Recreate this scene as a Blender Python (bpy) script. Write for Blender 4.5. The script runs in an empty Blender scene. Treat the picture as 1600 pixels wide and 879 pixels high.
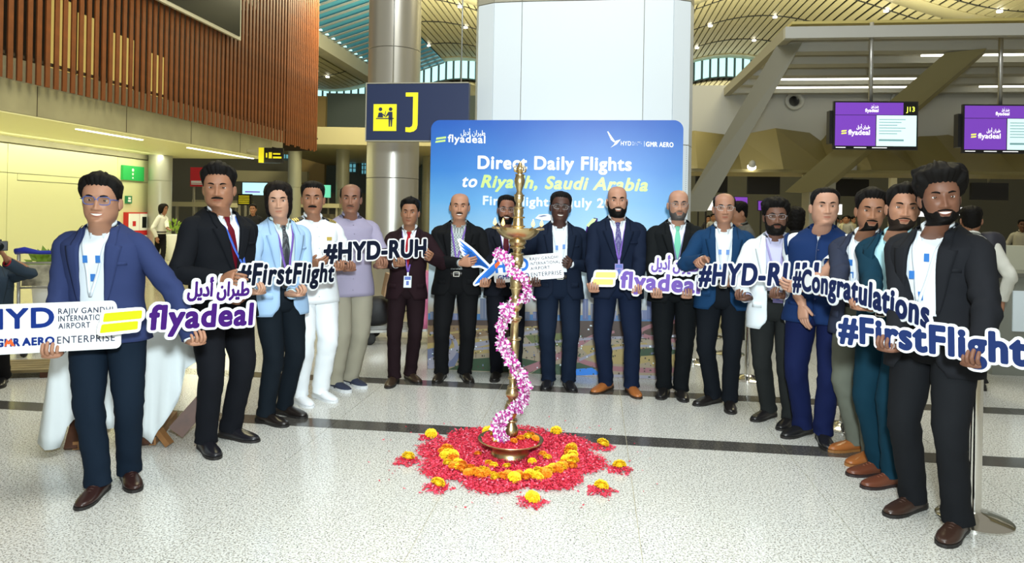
import bpy, bmesh, math, random
import numpy as np
from mathutils import Vector, Matrix, noise
random.seed(7)
PI = math.pi
SC = bpy.context.scene
COL = SC.collection
# ---------------------------------------------------------------- camera
FPX, CX, CY, CAMH = 1067.0, 800.0, 335.0, 1.54
ROLL = math.radians(1.0)
cam = bpy.data.cameras.new('camera')
cam.sensor_width = 36.0
cam.lens = FPX * 36.0 / 1600.0
cam.shift_y = -(439.5 - CY) / 1600.0
cam.clip_end = 300
camo = bpy.data.objects.new('camera', cam)
COL.objects.link(camo)
camo.matrix_world = Matrix.Translation((0, 0, CAMH)) @ Matrix.Rotation(PI / 2, 4, 'X') @ Matrix.Rotation(ROLL, 4, 'Z')
SC.camera = camo
# ---------------------------------------------------------------- world, lights, exposure
SC.view_settings.view_transform = 'Standard'
SC.view_settings.look = 'None'
SC.view_settings.gamma = 1.0
SC.view_settings.use_curve_mapping = False
SC.view_settings.exposure = 0.0
w = bpy.data.worlds.new('hall_ambient')
SC.world = w
w.use_nodes = True
bg = w.node_tree.nodes['Background']
bg.inputs[0].default_value = (1.0, 0.95, 0.78, 1)
bg.inputs[1].default_value = 0.30


def area_light(name, loc, aim, size, power, color, spread=180):
    l = bpy.data.lights.new(name, 'AREA')
    l.shape = 'DISK'
    l.size = size
    l.energy = power
    l.color = color
    l.spread = math.radians(spread)
    o = bpy.data.objects.new(name, l)
    COL.objects.link(o)
    o.location = loc
    o.rotation_euler = (Vector(aim) - Vector(loc)).to_track_quat('-Z', 'Y').to_euler()
    return o


area_light('camera_flash', (0.10, -0.15, 2.05), (0, 5.2, 1.15), 0.28, 175, (0.86, 0.97, 1.0), 125)
area_light('hall_downlight', (0.5, 3.2, 8.5), (0.5, 5.4, 0), 5.0, 560, (0.95, 0.98, 0.95))
area_light('hall_downlight', (-4.0, 12.5, 9.0), (-5.0, 16, 0), 5.0, 700, (1.0, 0.90, 0.55))
area_light('hall_downlight', (6.5, 13.0, 9.6), (6.5, 16, 0), 4.0, 650, (1.0, 0.90, 0.55))
area_light('hall_downlight', (-5.7, 27.0, 10.6), (-6.2, 30, 0), 4.0, 1300, (1.0, 0.92, 0.60))
area_light('hall_downlight', (11.0, 24.0, 10.2), (9.0, 29, 0), 4.0, 500, (1.0, 0.92, 0.60))
for x, y in ((-3.5, 29), (4, 27), (13, 26), (-2, 48), (14, 48)):  # unseen upward fill lights without fittings, added to brighten the roof
    area_light('roof_fill_light', (x, y, 6.2), (x, y, 11), 5.0, 800, (1.0, 0.95, 0.66))
# ---------------------------------------------------------------- coordinate helpers
CR, SR = math.cos(ROLL), math.sin(ROLL)
TH = math.radians(7.0)
CT, ST = math.cos(TH), math.sin(TH)


def P(px, py, d):
    """the point of the hall seen at pixel px, py at depth d (metres in front of the camera)"""
    xi, yi = px - CX, CY - py
    return Vector(((xi * CR - yi * SR) * d / FPX, d, (xi * SR + yi * CR) * d / FPX + CAMH))


def G(px, py, z=0.0):
    xi, yi = px - CX, CY - py
    k = (xi * SR + yi * CR) / FPX
    return P(px, py, (z - CAMH) / k)


def B(u, v, z=0.0):
    """hall axes: u along the floor strips to the right, v away from the camera"""
    return Vector((u * CT + v * ST, -u * ST + v * CT, z))


BROT = -TH


# ---------------------------------------------------------------- materials
def mat(name, col, rough=0.6, metal=0.0, emit=0.0, ecol=None, bump=0.0, bscale=60.0, var=0.0, vscale=8.0, spec=0.5, alpha=1.0, coat=0.0):
    m = bpy.data.materials.new(name)
    m.use_nodes = True
    nt = m.node_tree
    b = nt.nodes['Principled BSDF']
    b.inputs['Base Color'].default_value = (*col, 1)
    b.inputs['Roughness'].default_value = rough
    b.inputs['Metallic'].default_value = metal
    b.inputs['Specular IOR Level'].default_value = spec
    b.inputs['Coat Weight'].default_value = coat
    if alpha < 1:
        b.inputs['Alpha'].default_value = alpha
    if emit > 0:
        b.inputs['Emission Color'].default_value = (*(ecol or col), 1)
        b.inputs['Emission Strength'].default_value = emit
    if bump > 0 or var > 0:
        tc = nt.nodes.new('ShaderNodeTexCoord')
        n = nt.nodes.new('ShaderNodeTexNoise')
        n.inputs['Scale'].default_value = bscale
        n.inputs['Detail'].default_value = 4
        nt.links.new(tc.outputs['Object'], n.inputs['Vector'])
        if bump > 0:
            bp = nt.nodes.new('ShaderNodeBump')
            bp.inputs['Strength'].default_value = bump
            bp.inputs['Distance'].default_value = 0.004
            nt.links.new(n.outputs['Fac'], bp.inputs['Height'])
            nt.links.new(bp.outputs['Normal'], b.inputs['Normal'])
        if var > 0:
            n2 = nt.nodes.new('ShaderNodeTexNoise')
            n2.inputs['Scale'].default_value = vscale
            n2.inputs['Detail'].default_value = 3
            nt.links.new(tc.outputs['Object'], n2.inputs['Vector'])
            r = nt.nodes.new('ShaderNodeValToRGB')
            r.color_ramp.elements[0].position = 0.3
            r.color_ramp.elements[1].position = 0.7
            r.color_ramp.elements[0].color = (*[c * (1 - var) for c in col], 1)
            r.color_ramp.elements[1].color = (*[min(1, c * (1 + var)) for c in col], 1)
            nt.links.new(n2.outputs['Fac'], r.inputs['Fac'])
            nt.links.new(r.outputs['Color'], b.inputs['Base Color'])
    return m


def terrazzo(name, base, mid, dark, rough):
    m = mat(name, base, rough)
    nt = m.node_tree
    b = nt.nodes['Principled BSDF']
    g = nt.nodes.new('ShaderNodeNewGeometry')
    prev = None
    for sc, col, p0, p1 in ((80, mid, 0.48, 0.60), (130, dark, 0.575, 0.61)):
        n = nt.nodes.new('ShaderNodeTexNoise')
        n.inputs['Scale'].default_value = sc
        n.inputs['Detail'].default_value = 3
        nt.links.new(g.outputs['Position'], n.inputs['Vector'])
        r = nt.nodes.new('ShaderNodeMapRange')
        r.inputs['From Min'].default_value = p0
        r.inputs['From Max'].default_value = p1
        nt.links.new(n.outputs['Fac'], r.inputs['Value'])
        mx = nt.nodes.new('ShaderNodeMix')
        mx.data_type = 'RGBA'
        nt.links.new(r.outputs['Result'], mx.inputs['Factor'])
        if prev is None:
            mx.inputs['A'].default_value = (*base, 1)
        else:
            nt.links.new(prev, mx.inputs['A'])
        mx.inputs['B'].default_value = (*col, 1)
        prev = mx.outputs['Result']
    nt.links.new(prev, b.inputs['Base Color'])
    return m


def glassy(name, tint, fac=0.12):
    m = bpy.data.materials.new(name)
    m.use_nodes = True
    nt = m.node_tree
    nt.nodes.clear()
    out = nt.nodes.new('ShaderNodeOutputMaterial')
    t = nt.nodes.new('ShaderNodeBsdfTransparent')
    t.inputs[0].default_value = (*tint, 1)
    gl = nt.nodes.new('ShaderNodeBsdfGlossy')
    gl.inputs['Roughness'].default_value = 0.03
    mx = nt.nodes.new('ShaderNodeMixShader')
    mx.inputs[0].default_value = fac
    nt.links.new(t.outputs[0], mx.inputs[1])
    nt.links.new(gl.outputs[0], mx.inputs[2])
    nt.links.new(mx.outputs[0], out.inputs['Surface'])
    return m


MC = {}


def cmat(kind, col, **k):
    key = (kind, tuple(round(c, 3) for c in col), tuple(sorted(k.items())))
    if key not in MC:
        MC[key] = mat(kind, col, **k)
    return MC[key]


# ---------------------------------------------------------------- mesh helpers
class MB:
    def __init__(s):
        s.v, s.f, s.m = [], [], []

    def add(s, verts, faces, mi=0):
        o = len(s.v)
        s.v += [tuple(map(float, p)) for p in verts]
        s.f += [tuple(i + o for i in f) for f in faces]
        s.m += [mi] * len(faces)
        return s

    def grid(s, rows, closed=True, cap0=False, cap1=False, mi=0, flip=False):
        R, C = len(rows), len(rows[0])
        vs = [p for r in rows for p in r]
        fs = []
        for i in range(R - 1):
            for j in range(C if closed else C - 1):
                k = (j + 1) % C
                q = (i * C + j, i * C + k, (i + 1) * C + k, (i + 1) * C + j)
                fs.append(q[::-1] if flip else q)
        if cap0:
            q = tuple(range(C))
            fs.append(q if flip else q[::-1])
        if cap1:
            q = tuple((R - 1) * C + j for j in range(C))
            fs.append(q[::-1] if flip else q)
        return s.add(vs, fs, mi)

    def box(s, a, b, mi=0, M=None):
        x0, y0, z0 = a
        x1, y1, z1 = b
        vs = [Vector((x, y, z)) for z in (z0, z1) for y in (y0, y1) for x in (x0, x1)]
        if M is not None:
            vs = [M @ p for p in vs]
        return s.add(vs, [(0, 2, 3, 1), (4, 5, 7, 6), (0, 1, 5, 4), (1, 3, 7, 5), (3, 2, 6, 7), (2, 0, 4, 6)], mi)

    def bar(s, p, q, w, h, mi=0, up=(0, 0, 1)):
        """a straight bar of section w (sideways) by h (along up)"""
        p, q = Vector(p), Vector(q)
        d = (q - p).normalized()
        u = Vector(up)
        sd = d.cross(u)
        if sd.length < 1e-4:
            sd = d.cross(Vector((0, 1, 0)))
        sd.normalize()
        u = sd.cross(d)
        rows = []
        for c in (p, q):
            rows.append([c - sd * w / 2 - u * h / 2, c + sd * w / 2 - u * h / 2, c + sd * w / 2 + u * h / 2, c - sd * w / 2 + u * h / 2])
        return s.grid(rows, True, True, True, mi)

    def tube(s, path, rad, n=12, mi=0, caps=True, flat=1.0, fdir=None):
        path = [Vector(p) for p in path]
        if not hasattr(rad, '__len__'):
            rad = [rad] * len(path)
        rows = tube_rows(path, rad, n, flat, fdir)
        return s.grid(rows, True, caps, caps, mi)

    def lathe(s, prof, n=28, mi=0, c=(0, 0, 0)):
        rows = [[(c[0] + r * math.cos(2 * PI * j / n), c[1] + r * math.sin(2 * PI * j / n), c[2] + z) for j in range(n)] for r, z in prof]
        return s.grid(rows, True, True, True, mi)

    def ball(s, c, r, n=12, m=8, mi=0, M=None):
        rx, ry, rz = r if hasattr(r, '__len__') else (r, r, r)
        rows = []
        for i in range(m + 1):
            t = PI * (i / m) - PI / 2
            rr = max(math.cos(t), 1e-3)
            row = [Vector((rx * rr * math.cos(2 * PI * j / n), ry * rr * math.sin(2 * PI * j / n), rz * math.sin(t))) for j in range(n)]
            if M is not None:
                row = [M @ p for p in row]
            rows.append([p + Vector(c) for p in row])
        return s.grid(rows, True, True, True, mi)

    def build(s, name, mats, parent=None, smooth=True, bevel=0, solid=0, sub=0):
        me = bpy.data.meshes.new(name)
        me.from_pydata(s.v, [], s.f)
        if not isinstance(mats, (list, tuple)):
            mats = [mats]
        for x in mats:
            me.materials.append(x)
        if len(mats) > 1:
            me.polygons.foreach_set('material_index', s.m)
        if smooth:
            me.polygons.foreach_set('use_smooth', [True] * len(me.polygons))
        me.update()
        o = bpy.data.objects.new(name, me)
        COL.objects.link(o)
        if parent is not None:
            o.parent = parent
        if smooth == 'auto':
            me.set_sharp_from_angle(angle=math.radians(38))
        if bevel:
            md = o.modifiers.new('bevel', 'BEVEL')
            md.width = bevel
            md.segments = 2
            md.limit_method = 'ANGLE'
        if solid:
            md = o.modifiers.new('thickness', 'SOLIDIFY')
            md.thickness = solid
            md.offset = -1
        if sub:
            md = o.modifiers.new('smooth', 'SUBSURF')
            md.levels = md.render_levels = sub
        return o


def tube_rows(path, rad, n=12, flat=1.0, fdir=None):
    rows = []
    ref = Vector(fdir) if fdir is not None else None
    prev = None
    for i, p in enumerate(path):
        t = path[min(i + 1, len(path) - 1)] - path[max(i - 1, 0)]
        t.normalize()
        if prev is None:
            r0 = ref if ref is not None else (Vector((0, -1, 0)) if abs(t.y) < 0.9 else Vector((0, 0, 1)))
        else:
            r0 = prev
        e1 = r0 - t * r0.dot(t)
        if e1.length < 1e-5:
            e1 = t.orthogonal()
        e1.normalize()
        prev = e1
        e2 = t.cross(e1)
        rows.append([p + e1 * (rad[i] * flat * math.cos(2 * PI * j / n)) + e2 * (rad[i] * math.sin(2 * PI * j / n)) for j in range(n)])
    return rows


def catmull(pts, per=6):
    pts = [np.array(p, float) for p in pts]
    out = []
    n = len(pts)
    for i in range(n - 1):
        p0 = pts[i - 1] if i else 2 * pts[0] - pts[1]
        p1, p2 = pts[i], pts[i + 1]
        p3 = pts[i + 2] if i + 2 < n else 2 * pts[-1] - pts[-2]
        for k in range(per):
            t = k / per
            out.append(0.5 * (2 * p1 + (p2 - p0) * t + (2 * p0 - 5 * p1 + 4 * p2 - p3) * t * t + (3 * p1 - p0 - 3 * p2 + p3) * t ** 3))
    out.append(pts[-1])
    return out


def V3(a):
    return [Vector(x) for x in a]


def tag(o, label=None, cat=None, group=None, kind=None):
    if label:
        o['label'] = label
    if cat:
        o['category'] = cat
    if group:
        o['group'] = group
    if kind:
        o['kind'] = kind
    return o


def empty(name, loc=(0, 0, 0), rz=0.0, label=None, cat=None, group=None, kind=None):
    o = bpy.data.objects.new(name, None)
    o.empty_display_size = 0.1
    COL.objects.link(o)
    o.location = loc
    o.rotation_euler = (0, 0, rz)
    return tag(o, label, cat, group, kind)


def copy_tree(o, parent=None):
    c = o.copy()
    COL.objects.link(c)
    c.parent = parent
    for ch in [x for x in bpy.data.objects if x.parent == o]:
        copy_tree(ch, c)
    return c


def share(name, o, loc=None, rz=None, parent=None, scale=None, rot=None):
    """another object with the same mesh"""
    c = bpy.data.objects.new(name, o.data)
    COL.objects.link(c)
    for md in o.modifiers:
        n = c.modifiers.new(md.name, md.type)
        for a in ('width', 'segments', 'limit_method', 'thickness', 'offset'):
            if hasattr(md, a):
                setattr(n, a, getattr(md, a))
    c.parent = parent
    if loc is not None:
        c.location = loc
    if rz is not None:
        c.rotation_euler = (0, 0, rz)
    if rot is not None:
        c.rotation_euler = rot
    if scale is not None:
        c.scale = scale if hasattr(scale, '__len__') else (scale,) * 3
    return c


# ---------------------------------------------------------------- lettering: outlines grown from the glyph shapes
_TXT = {}


def text_tris(body, shear=0.0, space=1.0):
    key = (body, shear, space)
    if key in _TXT:
        return _TXT[key]
    c = bpy.data.curves.new('glyphs', 'FONT')
    c.body = body
    c.size = 1.0
    c.shear = shear
    c.space_character = space
    c.resolution_u = 5
    o = bpy.data.objects.new('glyphs', c)
    me = bpy.data.meshes.new_from_object(o)
    me.calc_loop_triangles()
    vs = np.array([v.co[:2] for v in me.vertices])
    ts = np.array([t.vertices[:] for t in me.loop_triangles])
    bpy.data.objects.remove(o)
    bpy.data.curves.remove(c)
    bpy.data.meshes.remove(me)
    T = vs[ts]
    _TXT[key] = T
    return T


def fit_tris(T, x0, x1, y0, h, ref=None):
    """scale triangles so that their width spans x0..x1 and a glyph height of 0.7 em becomes h, baseline at y0"""
    a = T[..., 0].min()
    b = T[..., 0].max()
    S = T.copy()
    S[..., 0] = x0 + (T[..., 0] - a) * (x1 - x0) / (b - a)
    S[..., 1] = y0 + T[..., 1] * h / (ref or 0.69)
    return S


def poly_tris(pts):
    """fan triangles of a simple outline"""
    from mathutils.geometry import tessellate_polygon
    t = tessellate_polygon([[Vector((p[0], p[1], 0)) for p in pts]])
    p = np.array([q[:2] for q in pts], float)
    return p[np.array(t)]


def sdf_grid(T, h, pad):
    lo = T.reshape(-1, 2).min(0) - pad
    hi = T.reshape(-1, 2).max(0) + pad
    W, H = int((hi[0] - lo[0]) / h) + 2, int((hi[1] - lo[1]) / h) + 2
    m = np.zeros((H, W), bool)
    for t in T:
        q = (t - lo) / h
        a0, a1 = np.floor(q.min(0)).astype(int), np.ceil(q.max(0)).astype(int) + 1
        a0 = np.maximum(a0, 0)
        xs = np.arange(a0[0], min(a1[0], W))
        ys = np.arange(a0[1], min(a1[1], H))
        if len(xs) == 0 or len(ys) == 0:
            continue
        X, Y = np.meshgrid(xs, ys)
        s = []
        for i in range(3):
            p, r = q[i], q[(i + 1) % 3]
            s.append((r[0] - p[0]) * (Y - p[1]) - (r[1] - p[1]) * (X - p[0]))
        ins = ((s[0] >= -1e-6) & (s[1] >= -1e-6) & (s[2] >= -1e-6)) | ((s[0] <= 1e-6) & (s[1] <= 1e-6) & (s[2] <= 1e-6))
        m[ys[0]:ys[-1] + 1, xs[0]:xs[-1] + 1] |= ins
    return m, lo


def edt(m, R):
    big = 1e6
    g = np.where(m, 0.0, big)
    for ax in (0, 1):
        o = g.copy()
        for k in range(1, R + 1):
            for sgn in (1, -1):
                sh = np.full_like(g, big)
                if ax == 0:
                    if sgn > 0:
                        sh[k:] = g[:-k]
                    else:
                        sh[:-k] = g[k:]
                else:
                    if sgn > 0:
                        sh[:, k:] = g[:, :-k]
                    else:
                        sh[:, :-k] = g[:, k:]
                o = np.minimum(o, sh + k * k)
        g = o
    return np.sqrt(np.minimum(g, (R + 1.0) ** 2 * 2))


def blur(d, k=1):
    for _ in range(k):
        d = (np.roll(d, 1, 0) + np.roll(d, -1, 0) + 2 * d) / 4
        d = (np.roll(d, 1, 1) + np.roll(d, -1, 1) + 2 * d) / 4
    return d


def contours(f):
    """closed loops where f crosses zero (inside f<0)"""
    H, W = f.shape
    ins = f < 0
    code = ins[:-1, :-1] * 1 + ins[:-1, 1:] * 2 + ins[1:, 1:] * 4 + ins[1:, :-1] * 8
    ys, xs = np.nonzero((code > 0) & (code < 15))
    nxt = {}
    tbl = {1: [(3, 0)], 2: [(0, 1)], 3: [(3, 1)], 4: [(1, 2)], 5: [(3, 0), (1, 2)], 6: [(0, 2)], 7: [(3, 2)], 8: [(2, 3)], 9: [(2, 0)], 10: [(0, 1), (2, 3)], 11: [(2, 1)], 12: [(1, 3)], 13: [(1, 0)], 14: [(0, 3)]}

    def key(x, y, e):
        return (x, y, 0) if e == 0 else (x + 1, y, 1) if e == 1 else (x, y + 1, 0) if e == 2 else (x, y, 1)
    for y, x in zip(ys.tolist(), xs.tolist()):
        for a, b in tbl[int(code[y, x])]:
            nxt[key(x, y, a)] = key(x, y, b)
    loops = []
    while nxt:
        k0, k = next(iter(nxt.items()))
        del nxt[k0]
        lp = [k0]
        while k != k0 and k in nxt:
            lp.append(k)
            k = nxt.pop(k)
        if len(lp) < 8:
            continue
        pts = []
        for x, y, e in lp:
            if e == 0:
                a, b = f[y, x], f[y, x + 1]
                pts.append((x + a / (a - b), y))
            else:
                a, b = f[y, x], f[y + 1, x]
                pts.append((x, y + a / (a - b)))
        loops.append(np.array(pts))
    return loops


def simplify(p, tol):
    keep = [0]
    n = len(p)
    i = 0
    while i < n - 1:
        j = min(i + 2, n - 1)
        while j < n - 1 and j - i < 40:
            q = p[i:j + 2]
            d = q[-1] - q[0]
            L = math.hypot(*d) or 1
            if np.max(np.abs((q[:, 0] - q[0, 0]) * d[1] - (q[:, 1] - q[0, 1]) * d[0])) / L > tol:
                break
            j += 1
        keep.append(j)
        i = j
    if keep[-1] == n - 1 and len(keep) > 4:
        keep.pop()
    return p[keep]


def loop_area(p):
    x, y = p[:, 0], p[:, 1]
    return 0.5 * np.sum(x * np.roll(y, -1) - y * np.roll(x, -1))


def grow_loops(T, h, r, holes=True, pre=None):
    """outline loops of triangles T grown by r"""
    R = int(abs(r) / h) + 4
    m, lo = sdf_grid(T, h, abs(r) + 4 * h)
    d = edt(m, R) - edt(~m, R)
    f = blur(d, 2) * h - r
    out = []
    for lp in contours(f):
        a = loop_area(lp)
        lp = simplify(lp, 0.25)
        out.append((lp * h + lo, a))
    if not holes:
        big = max(abs(a) for _, a in out)
        s = [a for _, a in out if abs(a) == big][0]
        out = [(p, a) for p, a in out if a * s > 0]
    return [p for p, a in out]


def plate(name, loops, thick, m, parent, bevel=0.0, y0=0.0):
    """flat piece standing in the local xz plane, front face at y0 facing -y, thickness backwards"""
    c = bpy.data.curves.new(name, 'CURVE')
    c.dimensions = '2D'
    c.fill_mode = 'BOTH'
    c.extrude = thick / 2
    c.bevel_depth = bevel
    c.bevel_resolution = 1
    for lp in loops:
        s = c.splines.new('POLY')
        s.points.add(len(lp) - 1)
        co = np.zeros((len(lp), 4))
        co[:, :2] = lp
        co[:, 3] = 1
        s.points.foreach_set('co', co.ravel())
        s.use_cyclic_u = True
    o = bpy.data.objects.new(name, c)
    me = bpy.data.meshes.new_from_object(o)
    bpy.data.objects.remove(o)
    bpy.data.curves.remove(c)
    me.name = name
    n = len(me.vertices)
    co = np.zeros(n * 3)
    me.vertices.foreach_get('co', co)
    co = co.reshape(-1, 3)
    co = np.stack([co[:, 0], y0 + thick / 2 + bevel - co[:, 2], co[:, 1]], 1)
    me.vertices.foreach_set('co', co.ravel())
    me.materials.clear()
    me.materials.append(m)
    me.update()
    o = bpy.data.objects.new(name, me)
    COL.objects.link(o)
    o.parent = parent
    return o


AR = "\uFEDE\uFEF3\uFEA9\uFE83 \uFEE5\uFE8D\uFEAE\uFEF4\uFEC3"
# ================================================================ the setting
M_floor = terrazzo('granite_light', (0.66, 0.665, 0.63), (0.46, 0.45, 0.40), (0.07, 0.07, 0.065), 0.16)
M_strip = terrazzo('granite_dark', (0.060, 0.057, 0.052), (0.10, 0.095, 0.085), (0.025, 0.024, 0.022), 0.16)
M_far = terrazzo('granite_far', (0.50, 0.46, 0.33), (0.42, 0.38, 0.26), (0.30, 0.27, 0.18), 0.10)
M_cream = mat('cream_panel', (0.68, 0.69, 0.43), 0.32, bump=0.02, bscale=3)
M_conc = mat('fascia_grey', (0.30, 0.29, 0.20), 0.6, var=0.12, vscale=1.5)
M_soffit = mat('soffit_cream', (0.74, 0.74, 0.46), 0.45)
M_wood = mat('slat_wood', (0.15, 0.040, 0.006), 0.5, bump=0.1, bscale=20, var=0.25, vscale=3)
M_dark = mat('dark_void', (0.035, 0.022, 0.012), 0.7)
M_olive = mat('olive_panel', (0.24, 0.20, 0.075), 0.45)
M_grey = mat('grey_panel', (0.36, 0.34, 0.26), 0.5)
M_lgrey = mat('pale_grey_panel', (0.50, 0.50, 0.46), 0.45)
M_steel = mat('column_steel', (0.55, 0.53, 0.47), 0.32, metal=0.75, bump=0.03, bscale=2)
M_chrome = mat('chrome', (0.75, 0.74, 0.70), 0.12, metal=1.0)
M_white = mat('white_cladding', (0.70, 0.76, 0.80), 0.35)
M_black = mat('black_plastic', (0.012, 0.012, 0.013), 0.35)
M_blackglass = mat('black_glass', (0.006, 0.009, 0.010), 0.3, spec=0.15)
M_line = mat('linear_lamp', (1, 1, 1), 0.5, emit=5, ecol=(1.0, 0.98, 0.85))
M_spot = mat('spot_lamp', (1, 1, 1), 0.5, emit=12, ecol=(1.0, 0.98, 0.88))
M_cyan = mat('daylit_glass', (0.1, 0.3, 0.36), 0.15, emit=0.55, ecol=(0.18, 0.55, 0.66))
M_cyan2 = mat('skylight_glass', (0.05, 0.2, 0.26), 0.2, emit=0.16, ecol=(0.06, 0.40, 0.55))
M_clere = mat('clerestory_glass', (0.4, 0.6, 0.62), 0.2, emit=1.1, ecol=(0.55, 0.95, 0.95))
M_frame = mat('window_frame_dark', (0.05, 0.09, 0.10), 0.5)
M_roofslat = mat('roof_slat_cream', (0.46, 0.42, 0.25), 0.55)
M_roofdark = mat('roof_gap_dark', (0.03, 0.03, 0.025), 0.8)
M_yellowglow = mat('lit_room', (0.4, 0.3, 0.1), 0.5, emit=0.55, ecol=(0.85, 0.62, 0.16))

# floor: base slab, then the single granite tiles of the foreground
fb = MB()
fb.add([B(-45, -6, -0.004), B(45, -6, -0.004), B(45, 75, -0.004), B(-45, 75, -0.004)], [(0, 1, 2, 3)])
floor = tag(fb.build('floor', M_far, smooth=False), 'polished granite floor of the concourse', kind='structure')
STR, FAR_, TW, TD, GAP = 4.67, 5.96, 1.05, 1.09, 0.004


def tile_mesh(wd, dp):
    m = MB()
    m.box((GAP / 2, GAP / 2, -0.004), (wd - GAP / 2, dp - GAP / 2, 0.0))
    return m


protoT = protoS = None
rows = [(1.40, TD, 0), (2.49, TD, 0), (3.58, TD, 0), (4.67, 0.2, 1), (4.87, TD, 0), (5.96, 0.2, 1), (6.16, TD, 0), (7.25, TD, 0), (8.34, TD, 0)]
for v0, dp, st in rows:
    for k in range(-8, 8):
        u0 = 0.235 + TW * k
        if st:
            if protoS is None:
                o = protoS = tile_mesh(TW, dp).build('dark_strip_tile', M_strip, floor, smooth=False)
            else:
                o = share('dark_strip_tile', protoS, parent=floor)
        else:
            if protoT is None:
                o = protoT = tile_mesh(TW, dp).build('floor_tile', M_floor, floor, smooth=False)
            else:
                o = share('floor_tile', protoT, parent=floor)
        o.location = B(u0, v0, 0)
        o.rotation_euler = (0, 0, BROT)


def bbox(name, u0, u1, v0, v1, z0, z1, m, parent=None, bevel=0, **k):
    """box laid out along the hall axes"""
    b = MB()
    b.box((-(u1 - u0) / 2, -(v1 - v0) / 2, 0), ((u1 - u0) / 2, (v1 - v0) / 2, z1 - z0))
    o = b.build(name, m, parent, smooth=False, bevel=bevel)
    o.location = B((u0 + u1) / 2, (v0 + v1) / 2, z0)
    o.rotation_euler = (0, 0, BROT)
    if parent is not None:
        o.matrix_parent_inverse = parent.matrix_basis.inverted()
    if k:
        tag(o, **k)
    return o


# ---- left mezzanine: slab with concrete fascia, soffit with linear lamps, slat screen
slab = bbox('trim_1', -16.5, -11.05, 6, 22.2, 3.32, 3.92, M_conc, kind='structure', label='grey concrete fascia of the mezzanine')
soff = bbox('ceiling_soffit', -16.5, -11.06, 6, 22.15, 3.29, 3.319, M_soffit, kind='structure', label='cream soffit under the mezzanine')
for v0, v1 in ((10.2, 11.9), (14.0, 16.2), (18.2, 21.9)):
    bbox('linear_lamp', -11.62, -11.53, v0, v1, 3.275, 3.289, M_line, soff)
    ll = bpy.data.lights.new('linear_lamp_light', 'AREA')
    ll.shape = 'RECTANGLE'; ll.size = .14; ll.size_y = v1 - v0; ll.energy = 30 * (v1 - v0); ll.color = (1.0, .96, .64)
    lo_ = bpy.data.objects.new('linear_lamp_light', ll); COL.objects.link(lo_)
    lo_.location = B(-11.575, (v0 + v1) / 2, 3.27); lo_.rotation_euler = (0, 0, BROT)
for k in range(4):
    bbox('fascia_joint', -11.055, -11.045, 12.3 + 2.6 * k, 12.315 + 2.6 * k, 3.32, 3.92, M_dark, slab)
bbox('trim_2', -12.1, -12.0, 6, 25, 3.92, 4.6, M_grey, kind='structure', label='grey parapet behind the slats')
bbox('wall_mezzanine', -15.2, -15.1, 6, 26.5, 3.92, 11, M_dark, kind='structure', label='dark back wall of the mezzanine')
bbox('wall_mezzanine_end', -15.0, -11.2, 25.9, 26.0, 3.92, 11, M_dark, kind='structure')
bbox('trim_8', -15.0, -12.1, 6, 25, 4.55, 4.6, M_dark, kind='structure')
for v0, v1, z0, z1 in ((14.4, 15.6, 5.2, 7.6), (17.2, 17.9, 5.0, 7.4), (18.2, 19.0, 5.0, 7.2), (19.6, 20.6, 4.9, 7.0), (21.4, 22.2, 4.9, 6.8)):
    bbox('window_lit_room', -15.09, -15.05, v0, v1, z0, z1, M_yellowglow, kind='structure', label='yellow lit glazing of the mezzanine room')
scr = empty('slat_screen', B(-10.85, 18, 3.9), BROT, 'tall screen of reddish brown wooden slats along the mezzanine', 'screen')
b = MB()
b.box((-0.016, -0.058, 0), (0.016, 0.058, 6.8))
p0 = None
k = 0
v = 11.0
while v < 25.6:
    loc = (random.uniform(-.004, .004), v - 18, 0.0 if v < 22 else random.choice([0, 0, -.06]))
    if p0 is None:
        p0 = b.build('slat', M_wood, scr, smooth=False)
        p0.location = loc
    else:
        share('slat', p0, loc, parent=scr)
    v += 0.22 if v < 22.8 else 0.17
for z in (4.35, 7.0, 9.6):
    rb = MB()
    rb.box((-0.09, -7.1, z - 3.9), (-0.04, 7.7, z - 3.84))
    rb.build('rail', M_dark, scr, smooth=False)
tv = empty('wall_display', B(-10.62, 16.7, 6.6), BROT, 'large black display in grey frame hung on the slat screen', 'screen')
b = MB(); b.box((-0.10, -2.6, 0), (-0.02, 2.6, 3.0)); b.build('housing', M_lgrey, tv, smooth=False)
b = MB(); b.box((-0.021, -2.5, 0.1), (0.004, 2.5, 2.95)); b.build('display_panel', M_blackglass, tv, smooth=False)

# ---- cream wall at the left with its panels
wl = bbox('wall_left', -15.0, -14.86, 5, 21.3, 0, 3.28, M_conc, kind='structure', label='cream panelled wall under the mezzanine')


def wpanel(v0, v1, z0, z1, name='wall_panel', m=M_cream, t=0.06):
    o = bbox(name, -14.86, -14.86 + t, v0 + .008, v1 - .008, z0 + .008, z1 - .008, m, wl)
    return o


for v0, v1 in ((5, 9), (9, 12.6), (12.6, 15.6), (15.6, 19.6), (19.6, 21.3)):
    wpanel(v0, v1, 2.38, 3.12)
for v0, v1 in ((5, 9), (9, 12.6), (12.6, 15.6), (19.6, 21.3)):
    wpanel(v0, v1, 0.0, 2.38)
wpanel(15.6, 15.9, 0, 2.38); wpanel(19.3, 19.6, 0, 2.38); wpanel(15.9, 19.3, 2.2, 2.38)
wpanel(15.9, 19.3, 0, 2.2, 'door_panel', M_cream, 0.045)
bbox('trim_3', -14.86, -14.7, 5, 21.3, 3.14, 3.29, M_conc, kind='structure', label='grey cove strip above the cream wall')


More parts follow.
